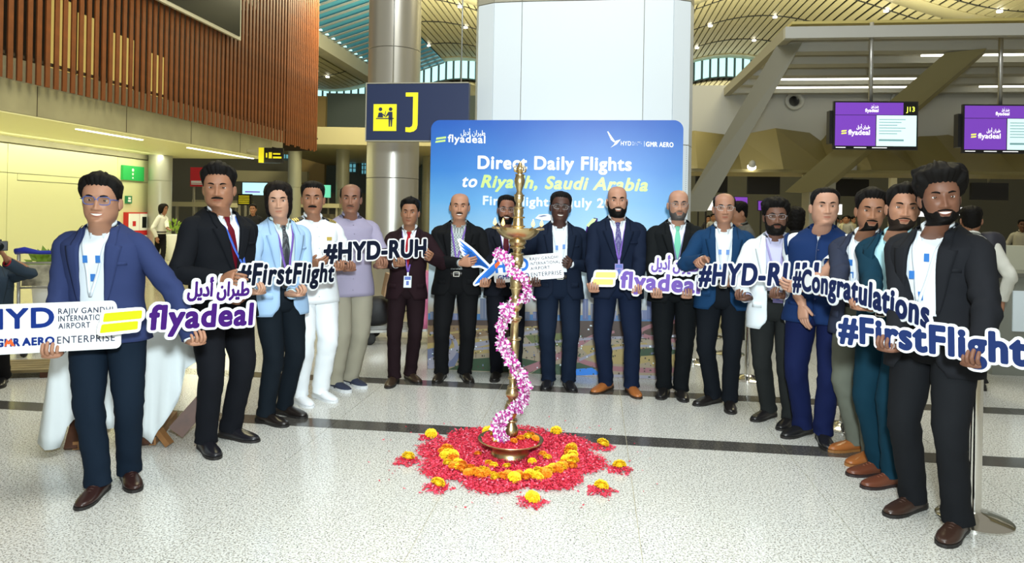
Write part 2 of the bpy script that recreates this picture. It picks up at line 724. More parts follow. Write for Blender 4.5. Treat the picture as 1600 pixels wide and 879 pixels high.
cv = bpy.data.lights.new('cove_light', 'AREA')
cv.shape = 'RECTANGLE'; cv.size = .2; cv.size_y = 13.0; cv.energy = 130; cv.color = (1.0, .97, .66)
cvo = bpy.data.objects.new('cove_light', cv); COL.objects.link(cvo)
cvo.location = B(-14.0, 14.2, 3.24)
cvo.rotation_euler = (0, math.radians(42), BROT)


def column(name, loc, r, z0, z1, m, joints, label, segn=40, kind='structure'):
    c = empty(name, loc, 0, label, kind=kind)
    zs = [z0] + joints + [z1]
    for a, bb in zip(zs[:-1], zs[1:]):
        b = MB()
        b.lathe([(r - .012, a + .001), (r, a + .006), (r, bb - .006), (r - .012, bb - .001)], segn)
        b.build('drum', m, c, smooth='auto')
    return c


c1 = P(250, 300, 22.6)
column('column_round', (c1.x, c1.y, 0), 0.36, 0, 3.29, mat('column_grey', (0.42, 0.43, 0.38), 0.3, metal=0.3), [2.45], 'round grey column at the end of the cream wall')
c2 = P(613, 300, 11.0)
cbig = column('column_steel', (c2.x, c2.y, 0), 0.415, 0, 9.2, M_steel, [2.08, 4.12, 6.2], 'broad brushed steel column behind the hanging sign')
for xx, dd, rr in ((460, 31, .30), (535, 33, .32), (668, 36, .3)):
    q = P(xx, 300, dd)
    column('column_far', (q.x, q.y, 0), rr, 0, 5.05, mat('column_cream', (0.30, 0.30, 0.22), 0.4, metal=0.2), [2.6], 'slim pale column in the far hall', 20)

# ---- white clad pier behind the backdrop
pier = empty('pier', B(0.0, 0, 0), 0, 'broad white clad pier with panel joints', kind='structure')
pl = P(733, 300, 8.05)
pr = P(1085, 300, 7.75)
ul = pl.x * CT - pl.y * ST
ur = pr.x * CT - pr.y * ST
vf = 7.85
foot = [(ul, vf + .75), (ul, vf + .38), (ul + .07, vf + .13), (ul + .27, vf + .02), (ul + .60, vf), (ur - .60, vf), (ur - .27, vf + .02), (ur - .07, vf + .13), (ur, vf + .38), (ur, vf + .75)]
M_perf = mat('perforated_white', (0.66, 0.72, 0.76), 0.4)
nt = M_perf.node_tree
vor = nt.nodes.new('ShaderNodeTexVoronoi'); vor.inputs['Scale'].default_value = 42; vor.inputs['Randomness'].default_value = 0
geo = nt.nodes.new('ShaderNodeTexCoord'); nt.links.new(geo.outputs['Object'], vor.inputs['Vector'])
rp = nt.nodes.new('ShaderNodeValToRGB'); rp.color_ramp.elements[0].position = .18; rp.color_ramp.elements[1].position = .24
rp.color_ramp.elements[0].color = (.25, .27, .30, 1); rp.color_ramp.elements[1].color = (.68, .74, .78, 1)
nt.links.new(vor.outputs['Distance'], rp.inputs['Fac']); nt.links.new(rp.outputs['Color'], nt.nodes['Principled BSDF'].inputs['Base Color'])
for z0, z1, mm in ((0.0, 2.36, M_perf), (2.37, 4.0, M_white), (4.01, 6.4, M_grey)):
    for i in range(len(foot) - 1):
        (ua, va), (ub, vb) = foot[i], foot[i + 1]
        d = Vector((ub - ua, vb - va)).normalized() * .004
        n = Vector((-d.y, d.x)).normalized() * .05
        A, Bq = (ua + d.x, va + d.y), (ub - d.x, vb - d.y)
        pts = [A, Bq, (Bq[0] + n.x, Bq[1] + n.y), (A[0] + n.x, A[1] + n.y)]
        b = MB()
        b.grid([[B(x, y, z) for x, y in pts] for z in (z0, z1)], True, True, True)
        b.build('cladding_panel', mm if i in (0, 1, 2, 3, 4, 5, 6, 7, 8) else M_white, pier, smooth=False)
b = MB()
b.grid([[B(x, y + (.03 if y < vf + .5 else 0), z) for x, y in foot] for z in (0, 6.4)], True, True, True)
b.build('core', M_grey, pier, smooth=False)

# ---- roof: curved slatted ceiling, beams, skylight strip, clerestory
def roofz(u):
    return 10.6 + 1.0 * math.cos(2 * PI * (u + 9) / 17.0)


roof = empty('ceiling', B(0, 0, 0), BROT, 'slatted cream hall roof with dark gaps', kind='structure')
p0 = None
u = -34.0
while u < 42:
    if not (-13.5 < u < -10.0):
        for bay, (va, vb, dz) in enumerate(((17, 44, 0.0), (45.4, 74, -1.2))):
            b = None
            if p0 is None:
                b = MB(); b.box((-0.135, 0, 0), (0.135, 27, 0.05))
                p0 = b.build('slat', M_roofslat, roof, smooth=False)
                o = p0
            else:
                o = share('slat', p0, parent=roof)
            sl = (roofz(u + .1) - roofz(u - .1)) / .2
            o.location = (u, va, roofz(u) + dz)
            o.rotation_euler = (0, -math.atan(sl), 0)
            if bay:
                o.scale = (1, 28.6 / 27, 1)
    u += 0.34
us = np.linspace(-36, 44, 90)
for va, vb, dz in ((16.5, 44, 0.25), (44.6, 75, -0.95)):
    b = MB()
    b.grid([[(x, va, roofz(x) + dz) for x in us], [(x, vb, roofz(x) + dz) for x in us]], False)
    b.build('roof_deck', M_roofdark, roof)
for vv, dz, wd, hh, mm, nm in ((20.5, -.02, .10, .12, M_roofdark, 'dark_rib'), (24.5, -.02, .10, .12, M_roofdark, 'dark_rib'), (28.2, -.02, .10, .12, M_roofdark, 'dark_rib'), (29.6, -.03, 1.1, .10, M_roofslat, 'cream_band'), (31.0, -.02, .10, .12, M_roofdark, 'dark_rib'),
                           (35.0, -.02, .12, .12, M_roofdark, 'dark_rib'), (39.5, -.02, .12, .12, M_roofdark, 'dark_rib'), (43.5, -.03, 1.0, .2, M_roofslat, 'cream_band'), (48, -1.22, .14, .12, M_roofdark, 'dark_rib'), (53, -1.22, .14, .12, M_roofdark, 'dark_rib'), (55, -1.24, 1.2, .1, M_roofslat, 'cream_band'), (60, -1.22, .16, .12, M_roofdark, 'dark_rib')):
    b = MB()
    for s in range(1):
        b.grid([[(x, vv - wd / 2, roofz(x) + dz) for x in us], [(x, vv + wd / 2, roofz(x) + dz) for x in us], [(x, vv + wd / 2, roofz(x) + dz + hh) for x in us], [(x, vv - wd / 2, roofz(x) + dz + hh) for x in us], [(x, vv - wd / 2, roofz(x) + dz) for x in us]], False)
    b.build(nm, mm, roof)
dl = None
for vv, dz in ((20.5, 0), (24.5, 0), (28.2, 0), (31.0, 0), (35.0, 0), (39.5, 0), (48, -1.2), (53, -1.2), (60, -1.2)):
    for i in range(17):
        x = -26 + i * 3.1 + (vv * 7 % 1.5)
        if dl is None:
            b = MB(); b.lathe([(.10, -.06), (.10, 0), (.04, .01)], 12)
            dl = o = b.build('downlight', M_spot, roof)
        else:
            o = share('downlight', dl, parent=roof)
        o.location = (x, vv, roofz(x) + dz - .05)
# clerestory between the two roof bays
cl = empty('window_1', B(0, 44.3, 0), BROT, 'bright clerestory glazing between roof bays', kind='structure')
b = MB()
cu = np.linspace(-22, 30, 105)
b.grid([[(x, .05, roofz(x) - 1.2) for x in cu], [(x, .05, roofz(x) + .3) for x in cu]], False)
b.build('frame', M_frame, cl)
for x in cu[:-1]:
    b = MB()
    b.add([(x + .07, 0, roofz(x) - 1.12), (x + .43, 0, roofz(x + .5) - 1.12), (x + .43, 0, roofz(x + .5) + .2), (x + .07, 0, roofz(x) + .2)], [(0, 1, 2, 3)])
    b.build('pane', M_clere, cl, smooth=False)
# skylight strip with louvres along the hall, tilted with the roof
sk = empty('window_2', B(-11.75, 32, 0), BROT, 'blue skylight strip crossed by grey louvres', kind='structure')
b = MB(); b.add([(-1.75, -14, 10.35), (1.75, -14, 11.45), (1.75, 12, 11.45), (-1.75, 12, 10.35)], [(0, 1, 2, 3)]); b.build('pane', M_cyan2, sk, smooth=False)
lv = None
for i in range(32):
    if lv is None:
        b = MB(); b.bar((-1.75, 0, 10.25), (1.75, 0, 11.35), .16, .05); o = lv = b.build('louvre', mat('louvre_grey', (.20, .22, .22), .4), sk, smooth=False)
    else:
        o = share('louvre', lv, parent=sk)
    o.location = (0, -13.8 + i * .82, 0)
    b = MB(); b.box((-1.74, -.1, 10.30), (-1.60, .1, 10.36))
    if i == 0:
        gl_ = b.build('bright_gap', M_clere, sk, smooth=False)
    else:
        gl_ = share('bright_gap', gl_, parent=sk)
    gl_.location = (0, -13.4 + i * .82, 0)
b = MB(); b.box((-2.5, -14, 9.55), (-1.78, 12, 10.3)); b.build('edge_beam', M_grey, sk, smooth=False)

# ---- far end of the hall, left of the pier
M_farwall = mat('far_wall_grey', (0.15, 0.15, 0.12), 0.7)
M_farcream = mat('far_wall_cream', (0.50, 0.46, 0.28), 0.6)
M_farblue = mat('far_wall_blue', (0.13, 0.17, 0.18), 0.6)
M_faror = mat('far_wall_ochre', (0.42, 0.30, 0.12), 0.6)


def farbox(name, px0, px1, py0, py1, d, depth, m, **k):
    """upright box whose front covers this window of the view at depth d (its real place in the far hall)"""
    a, c = P(px0, py1, d), P(px1, py0, d)
    b = MB()
    b.box((-(c.x - a.x) / 2, 0, 0), ((c.x - a.x) / 2, depth, c.z - a.z))
    o = b.build(name, m, k.pop('parent', None), smooth=False)
    o.location = ((a.x + c.x) / 2, d, a.z)
    if k:
        tag(o, **k)
    return o


farbox('ceiling_far', 380, 790, 203, 223, 30.5, 14, mat('far_soffit', (.42, .38, .22), .5), kind='structure')
farbox('wall_far_left', 120, 470, 243, 375, 46, .4, M_farwall, kind='structure')
farbox('wall_far_cream', 360, 480, 268, 283, 40, .4, M_farcream, kind='structure')
farbox('wall_far_ochre', 468, 509, 150, 375, 44, .4, M_faror, kind='structure')
farbox('wall_far_blue', 506, 780, 150, 375, 45, .4, M_farblue, kind='structure')
farbox('wall_far_base', 430, 760, 305, 375, 43, .4, M_farwall, kind='structure')
farbox('wall_far_upper', 200, 780, 60, 245, 47, .4, M_conc, kind='structure')
farbox('wall_far_right', 1000, 2300, 240, 385, 47, .4, M_farwall, kind='structure')
for px0, px1, py0, py1, nx, nz, n in ((539, 557, 222, 269, 3, 7, 3), (564, 573, 224, 272, 2, 7, 4), (658, 671, 235, 330, 2, 10, 5), (441, 452, 226, 248, 2, 3, 6)):
    wn = empty('window_%d' % n, P((px0 + px1) / 2, py1, 42.0), 0, 'tall blue daylit window of the far facade', kind='structure')
    a, c = P(px0, py1, 42), P(px1, py0, 42)
    W_, H_ = c.x - a.x, c.z - a.z
    b = MB(); b.box((-W_ / 2 - .1, 0, -.1), (W_ / 2 + .1, .1, H_ + .1)); b.build('frame', M_frame, wn, smooth=False)
    for i in range(nx):
        for j in range(nz):
            b = MB()
            b.box((-W_ / 2 + W_ * i / nx + .04, -.05, H_ * j / nz + .03), (-W_ / 2 + W_ * (i + 1) / nx - .04, -.01, H_ * (j + 1) / nz - .03))
            b.build('pane', M_cyan, wn, smooth=False)

# ---- check-in island canopy at the right
can = empty('canopy', B(0, 0, 0), BROT, 'grey check-in canopy with ribbed underside and sloping legs', 'canopy')
U0, VF = 2.72, 10.45


def cbox(name, u0, u1, v0, v1, z0, z1, m):
    b = MB(); b.box((u0, v0, z0), (u1, v1, z1))
    return b.build(name, m, can, smooth=False)


cbox('fascia', U0, 14, VF, VF + .12, 4.20, 4.37, M_lgrey)
cbox('fascia', U0, U0 + .12, VF + .121, 15.5, 4.20, 4.37, M_grey)
cbox('roof_panel', U0 + .121, 14, VF + .121, 15.5, 4.44, 4.48, mat('canopy_yellow', (.55, .46, .16), .45))
for va, vb in ((11.25, 11.5), (12.15, 12.45), (13.1, 13.35), (14.0, 14.2), (14.9, 15.1)):
    cbox('rib', U0 + .121, 14, va, vb, 4.19, 4.43, M_lgrey)
for va, ua, ub in ((11.8, 5.2, 7.5), (13.7, 3.4, 6.2), (14.55, 3.3, 6.2), (13.7, 7.9, 12), (14.55, 7.5, 11)):
    cbox('lamp_strip', ua, ub, va, va + .025, 4.22, 4.25, M_line)
cbox('back_panel', 0.6, 16, 15.3, 15.45, 2.9, 4.43, M_lgrey)
# sloping legs (prisms with two visible faces)
for tp, bt, wd in (((P(1213, 72, 10.5), P(1246, 72, 10.7)), (P(1062, 330, 10.9), P(1104, 330, 11.2)), .4), ((P(1478, 82, 10.6), P(1540, 83, 10.8)), (P(1226, 300, 13.6), P(1290, 300, 13.9)), .5)):
    b = MB()
    (a0, a1), (b0, b1) = tp, bt
    mid = Vector((0.12, -.30, 0))
    rowsl = []
    for p_, q_ in ((b0, b1), (a0, a1)):
        rowsl.append([p_, (p_ + q_) / 2 + mid, q_, (p_ + q_) / 2 + Vector((0.1, .45, 0))])
    rot = Matrix.Rotation(-BROT, 4, 'Z')
    b.grid([[rot @ x for x in r] for r in rowsl], True, True, True)
    b.build('leg', mat('leg_grey', (.19, .18, .13), .5) if wd < .45 else mat('leg_olive', (.30, .27, .14), .5), can, smooth=False)
# faceted olive bulkhead under the back panel
fp = []
for i, (px, pyt, off) in enumerate(((1020, 215, 0), (1085, 204, -.5), (1150, 212, .1), (1212, 200, -.6), (1278, 209, .2), (1335, 196, -.5), (1400, 214, .15), (1462, 212, -.5), (1530, 206, .2), (1600, 200, -.5), (1680, 210, .1), (1760, 205, -.4))):
    t = P(px, pyt, 14.6 + off)
    u_, v_ = t.x * CT - t.y * ST, t.x * ST + t.y * CT
    fp.append((u_, v_, t.z))
for i in range(len(fp) - 1):
    A_, C_ = fp[i], fp[i + 1]
    b = MB()
    zb = 2.52
    vb_ = 13.9 if i % 2 else 14.5
    vc_ = 14.5 if i % 2 else 13.9
    pts = [A_, C_, (C_[0], vc_, zb), (A_[0], vb_, zb)]
    bk = [(x, y + .08, z) for x, y, z in pts]
    b.add(pts + bk, [(0, 3, 2), (0, 2, 1), (4, 5, 6, 7), (0, 1, 5, 4), (1, 2, 6, 5), (2, 3, 7, 6), (3, 0, 4, 7)])
    b.build('facet', M_olive, can, smooth=False)
cbox('under_panel', 0.8, 16, 14.0, 15.4, 2.46, 2.52, M_olive)
for px in (1178, 1232, 1385):
    q = P(px, 163, 15.1)
    b = MB()
    n = 24
    R = Matrix.Rotation(PI / 2, 4, 'X')
    rowsl = []
    for r, y in ((.20, 0), (.20, -.05), (.185, -.07), (.12, -.03), (.11, .02)):
        rowsl.append([(r * math.cos(2 * PI * j / n), y, r * math.sin(2 * PI * j / n)) for j in range(n)])
    b.grid(rowsl)
    b.add([(.11 * math.cos(2 * PI * j / n), 0.02, .11 * math.sin(2 * PI * j / n)) for j in range(n)], [tuple(range(n))], 1)
    o = b.build('air_diffuser', [M_lgrey, M_black], can)
    o.location = (q.x * CT - q.y * ST, 15.28, q.z)
for px, py in ((1175, 258), (1333, 263), (1493, 270)):
    q = P(px, py, 13.45)
    b = MB(); b.lathe([(.03, .1), (.06, .06), (.075, -.02), (.07, -.03)], 14); b.ball((0, 0, -.04), (.085, .085, .06), 12, 8, 1)
    o = b.build('spotlight', [M_lgrey, M_spot], can)
    o.location = (q.x * CT - q.y * ST, q.x * ST + q.y * CT, q.z)
    o.rotation_euler = (math.radians(35), 0, 0)
bbox('trim_5', 1.0, 16, 16.9, 17.7, 3.35, 3.6, M_grey, kind='structure', label='services gantry carrying the far monitors')
bbox('trim_6', 1.0, 16, 19.2, 20.5, 3.35, 3.6, M_grey, kind='structure', label='second services gantry carrying the far monitors')
for u_ in (1.2, 8.0, 15.8):
    for v_ in (17.3, 19.7):
        bbox('trim_7', u_ - .08, u_ + .08, v_ - .08, v_ + .08, 0, 3.35, M_grey, kind='structure')
q = P(1262, 300, 14.5)
cbox('post', q.x * CT - q.y * ST - .25, q.x * CT - q.y * ST + .25, 14.2, 14.7, 0, 2.52, M_grey)
# ================================================================ people
M_eyew = mat('eye_white', (0.60, 0.57, 0.54), 0.3)
M_iris = mat('iris_brown', (0.045, 0.02, 0.01), 0.2)
M_teeth = mat('teeth', (0.80, 0.78, 0.72), 0.3)
M_lens = glassy('spectacle_lens', (0.93, 0.95, 0.97), 0.10)
M_metal = mat('bright_metal', (0.7, 0.68, 0.62), 0.2, metal=1.0)
M_gold = mat('gold_trim', (0.75, 0.55, 0.12), 0.3, metal=0.6)
M_card = mat('badge_card', (0.75, 0.78, 0.80), 0.35)


def skin_mat(c):
    return cmat('skin', tuple(x * k for x, k in zip(c, (.88, .82, .80))), rough=0.5, bump=0.03, bscale=220, spec=.35)


def cloth(c, rough=0.85, bump=0.12):
    k = .52 if max(c) < .3 else 1.0
    return cmat('cloth', tuple(x * k for x in c), rough=rough, bump=bump, bscale=420, spec=0.12)


def hair_mat(c):
    return cmat('hair', tuple(x * .45 for x in c), rough=0.6, bump=0.5, bscale=300, spec=0.10)


def smooth(a, b, x):
    if isinstance(x, (float, int)):
        t = (x - a) / (b - a)
        t = 0.0 if t < 0 else 1.0 if t > 1 else t
        return t * t * (3 - 2 * t)
    t = np.clip((np.asarray(x, float) - a) / (b - a), 0, 1)
    return t * t * (3 - 2 * t)


# head profile: height above chin -> half width, front, back
HZ = np.array([-.115, -.07, -.03, -.012, -.002, .012, .035, .06, .09, .12, .15, .18, .205, .222, .232, .2352])
HW = np.array([.064, .060, .058, .054, .050, .0535, .0635, .0700, .0735, .0752, .0765, .0742, .0650, .0480, .0265, .002])
HF = np.array([.046, .046, .050, .068, .088, .0985, .0975, .0985, .0970, .0940, .0985, .0945, .0800, .0570, .0300, .002])
HB = np.array([.074, .068, .066, .066, .067, .069, .075, .083, .092, .099, .103, .101, .0890, .0670, .0390, .002])


_SL = {}


def _cub(x, xs, ys):
    """smooth monotone table look-up"""
    key = (id(xs), id(ys))
    if key not in _SL:
        dk = np.diff(ys) / np.diff(xs)
        m = np.zeros(len(xs))
        for i in range(1, len(xs) - 1):
            if dk[i - 1] * dk[i] > 0:
                m[i] = 2 * dk[i - 1] * dk[i] / (dk[i - 1] + dk[i])
        m[0], m[-1] = dk[0], dk[-1]
        _SL[key] = (m, xs.tolist(), ys.tolist(), m.tolist())
    m, xl, yl, ml = _SL[key]
    if isinstance(x, float):
        i = 0
        n = len(xl) - 2
        while i < n and xl[i + 1] < x:
            i += 1
        h = xl[i + 1] - xl[i]
        t = min(max((x - xl[i]) / h, 0.0), 1.0)
        return yl[i] * (1 + 2 * t) * (1 - t) ** 2 + ml[i] * h * t * (1 - t) ** 2 + yl[i + 1] * t * t * (3 - 2 * t) + ml[i + 1] * h * t * t * (t - 1)
    x = np.asarray(x, float)
    i = np.clip(np.searchsorted(xs, x) - 1, 0, len(xs) - 2)
    h = xs[i + 1] - xs[i]
    t = np.clip((x - xs[i]) / h, 0, 1)
    return ys[i] * (1 + 2 * t) * (1 - t) ** 2 + m[i] * h * t * (1 - t) ** 2 + ys[i + 1] * t * t * (3 - 2 * t) + m[i + 1] * h * t * t * (t - 1)


def headpt(a, z, off=0.0, fc=None):
    """a = angle from the face centre (rad), z above chin; returns xyz arrays in head space"""
    fc = fc or {}
    a = np.asarray(a, float)
    z = np.asarray(z, float)
    w = _cub(z, HZ, HW) * fc.get('wide', 1.0)
    jaw = fc.get('jaw', 0.0)
    w = w * (1 + jaw * np.exp(-((z - .03) / .04) ** 2))
    f = _cub(z, HZ, HF)
    b = _cub(z, HZ, HB)
    n = 2.0 + .35 * smooth(.0, .06, z) * (1 - smooth(.17, .21, z))
    ca, sa = np.cos(a), np.sin(a)
    x = w * np.sign(sa) * np.abs(sa) ** (2 / n)
    y = np.where(ca > 0, -f * np.abs(ca) ** (2 / n), b * np.abs(ca) ** (2 / 2.1))
    front = smooth(.2, .55, ca)

    def gs(x0, z0, sx, sz):
        return np.exp(-((np.abs(x) - x0) / sx) ** 2 - ((z - z0) / sz) ** 2)
    d = np.zeros_like(x)
    ns = fc.get('nose', 1.0)
    ridge = np.interp(z, [.060, .066, .072, .080, .10, .122, .14], [0, .008, .024, .0265, .0155, .0065, 0])
    d += ns * ridge * np.exp(-(x / np.interp(z, [.06, .075, .09, .13], [.011, .0125, .009, .008])) ** 2)
    d += ns * .0105 * gs(.0145, .0735, .0080, .0070)
    d -= .003 * gs(.0, .066, .012, .003)
    d -= .0125 * gs(.0325, .1195, .0165, .0115)
    d += .004 * gs(.030, .142, .022, .007)
    d += .005 * gs(.046, .092, .018, .018)
    d += .0045 * gs(0, .0545, .019, .0045) + .0055 * gs(0, .0415, .017, .0055) - .0045 * gs(0, .0480, .023, .0028)
    d -= .004 * gs(0, .0300, .018, .005)
    d += .006 * gs(0, .012, .018, .011)
    d -= .004 * gs(.040, .045, .012, .02)
    y = y - d * front
    L = np.sqrt((x / w.clip(1e-3)) ** 2 + (y / .1) ** 2 + ((z - .11) / .125) ** 2).clip(1e-3)
    nx, ny, nz = x / w.clip(1e-3) / L, y / .1 / L, (z - .11) / .125 / L
    return x + off * nx, y + off * ny, z + off * nz


def face_patch(x, z, off, fc):
    w = _cub(z, HZ, HW) * fc.get('wide', 1.0)
    n = 2.0 + .35 * smooth(.0, .06, z) * (1 - smooth(.17, .21, z))
    a = np.sign(x) * np.arcsin(np.clip(np.abs(x) / w, 0, .98) ** (n / 2))
    return headpt(a, z, off, fc)


HANG = np.concatenate([np.linspace(-PI, -1.25, 16)[:-1], np.linspace(-1.25, 1.25, 57), np.linspace(1.25, PI, 16)[1:-1]])

# torso of a 1.75 m man: height -> half width, front, back
TZ = np.array([.72, .80, .90, .98, 1.06, 1.16, 1.26, 1.33, 1.38, 1.415, 1.445, 1.468, 1.49])
TWd = np.array([.188, .188, .184, .176, .168, .174, .182, .185, .180, .162, .130, .098, .072])
TF = np.array([.118, .118, .118, .118, .120, .122, .122, .114, .100, .082, .064, .052, .048])
TB = np.array([.118, .122, .120, .106, .096, .104, .114, .116, .112, .104, .094, .086, .078])
TN = 2.35


class Fig:
    """collects one figure; all shapes in local space: facing -y, feet at z 0"""

    def __init__(s, c):
        s.c = c
        s.fat = c.get('fat', 1.0)
        s.belly = c.get('belly', 0.0)

    def torso(s, z, off=0.0):
        z = float(z)
        w = _cub(z, TZ, TWd) * (1 + (s.fat - 1) * (1 - .4 * smooth(1.40, 1.49, z))) + off
        bl = math.exp(-((z - 1.04) / .13) ** 2)
        f = _cub(z, TZ, TF) * (1 + (s.fat - 1) * .8) + off + s.belly * bl
        b = _cub(z, TZ, TB) * (1 + (s.fat - 1) * .6) + off
        return w, f, b

    def tpt(s, a, z, off=0.0):
        w, f, b = s.torso(z, off)
        ca, sa = math.cos(a), math.sin(a)
        x = w * math.copysign(abs(sa) ** (2 / TN), sa)
        y = -f * abs(ca) ** (2 / TN) if ca > 0 else b * abs(ca) ** (2 / TN)
        return np.array((x, y, z), float)

    def xa(s, x, z, off=0.0):
        w, f, b = s.torso(z, off)
        return math.asin(min(1.0, abs(x) / w) ** (TN / 2)) * (1 if x >= 0 else -1)

    def fpt(s, x, z, off=0.0):
        return s.tpt(s.xa(x, z, off), z, off)


def ik(S, W, l1, l2, hint):
    S, W, hint = Vector(S), Vector(W), Vector(hint)
    d = W - S
    L = d.length
    if L > (l1 + l2) * .995:
        d = d * ((l1 + l2) * .995 / L)
        W = S + d
        L = d.length
    L = max(L, abs(l1 - l2) + .01)
    a = (l1 * l1 - l2 * l2 + L * L) / (2 * L)
    h = math.sqrt(max(l1 * l1 - a * a, 0))
    t = d.normalized()
    p = hint - t * hint.dot(t)
    p.normalize()
    return S + t * a + p * h, W


def hand_geo(m, wrist, a, n, lat, curl, thumb, scale=1.0, mi=0):
    """palm, four fingers, thumb. a: finger direction, n: palm normal, lat: thumb side"""
    a, n = Vector(a).normalized(), Vector(n)
    n = (n - a * n.dot(a)).normalized()
    l = a.cross(n)
    if l.dot(Vector(lat)) < 0:
        l = -l
    k = scale
    rows = []
    for t, w, th in ((-.035, .025, .020), (0, .026, .019), (.02, .034, .017), (.05, .041, .0155), (.075, .041, .014), (.090, .039, .011)):
        c = wrist + a * (t * k)
        rows.append([c + l * (w * k * math.copysign(abs(math.cos(q)) ** .8, math.cos(q))) + n * (th * k * math.copysign(abs(math.sin(q)) ** .8, math.sin(q))) for q in [2 * PI * j / 14 for j in range(14)]])
    m.grid(rows, True, True, True, mi)
    for i, (lo, L, r, st) in enumerate(((.029, .072, .0085, .086), (.010, .080, .0088, .090), (-.010, .074, .0085, .087), (-.028, .058, .0075, .080))):
        p = wrist + a * (st * k) + l * (lo * k)
        path, rad = [p - a * .012 * k], [r * k]
        ang = 0
        for seg, (fr, cu) in enumerate(zip((.44, .31, .25), curl)):
            ang += math.radians(cu + (i * 3 if seg == 0 else 0))
            d = a * math.cos(ang) + n * math.sin(ang)
            path.append(p + d * (L * fr * .5 * k)); rad.append(r * k)
            p = p + d * (L * fr * k)
            path.append(p); rad.append(r * k * (.97 if seg < 2 else .62))
        m.tube(path, rad, 8, mi)
    p = wrist + a * .022 * k + l * .028 * k
    d0 = a * thumb[0] + l * thumb[1] + n * thumb[2]
    d0.normalize()
    d1 = (d0 + a * .35 + n * .15).normalized()
    m.tube([p - d0 * .015 * k, p + d0 * .016 * k, p + d0 * .034 * k, p + d0 * .034 * k + d1 * .018 * k, p + d0 * .034 * k + d1 * .03 * k], [.013 * k, .0125 * k, .0105 * k, .010 * k, .006 * k], 8, mi)


def wrinkle(rows, amp, freq, seed, zf=1.0):
    out = []
    for r in rows:
        cx = sum((Vector(p) for p in r), Vector()) / len(r)
        rr = []
        for p in r:
            p = Vector(p)
            d = p - cx
            if d.length > 1e-5:
                d.normalize()
            k = noise.noise(Vector((p.x * freq + seed, p.y * freq, p.z * freq * zf)))
            rr.append(p + d * (amp * k))
        out.append(rr)
    return out


ALL_PEOPLE = []
HEADPARTS = {'eye', 'eyebrow', 'upper_lip', 'lower_lip', 'teeth', 'hair', 'moustache', 'beard', 'spectacles', 'lens'}


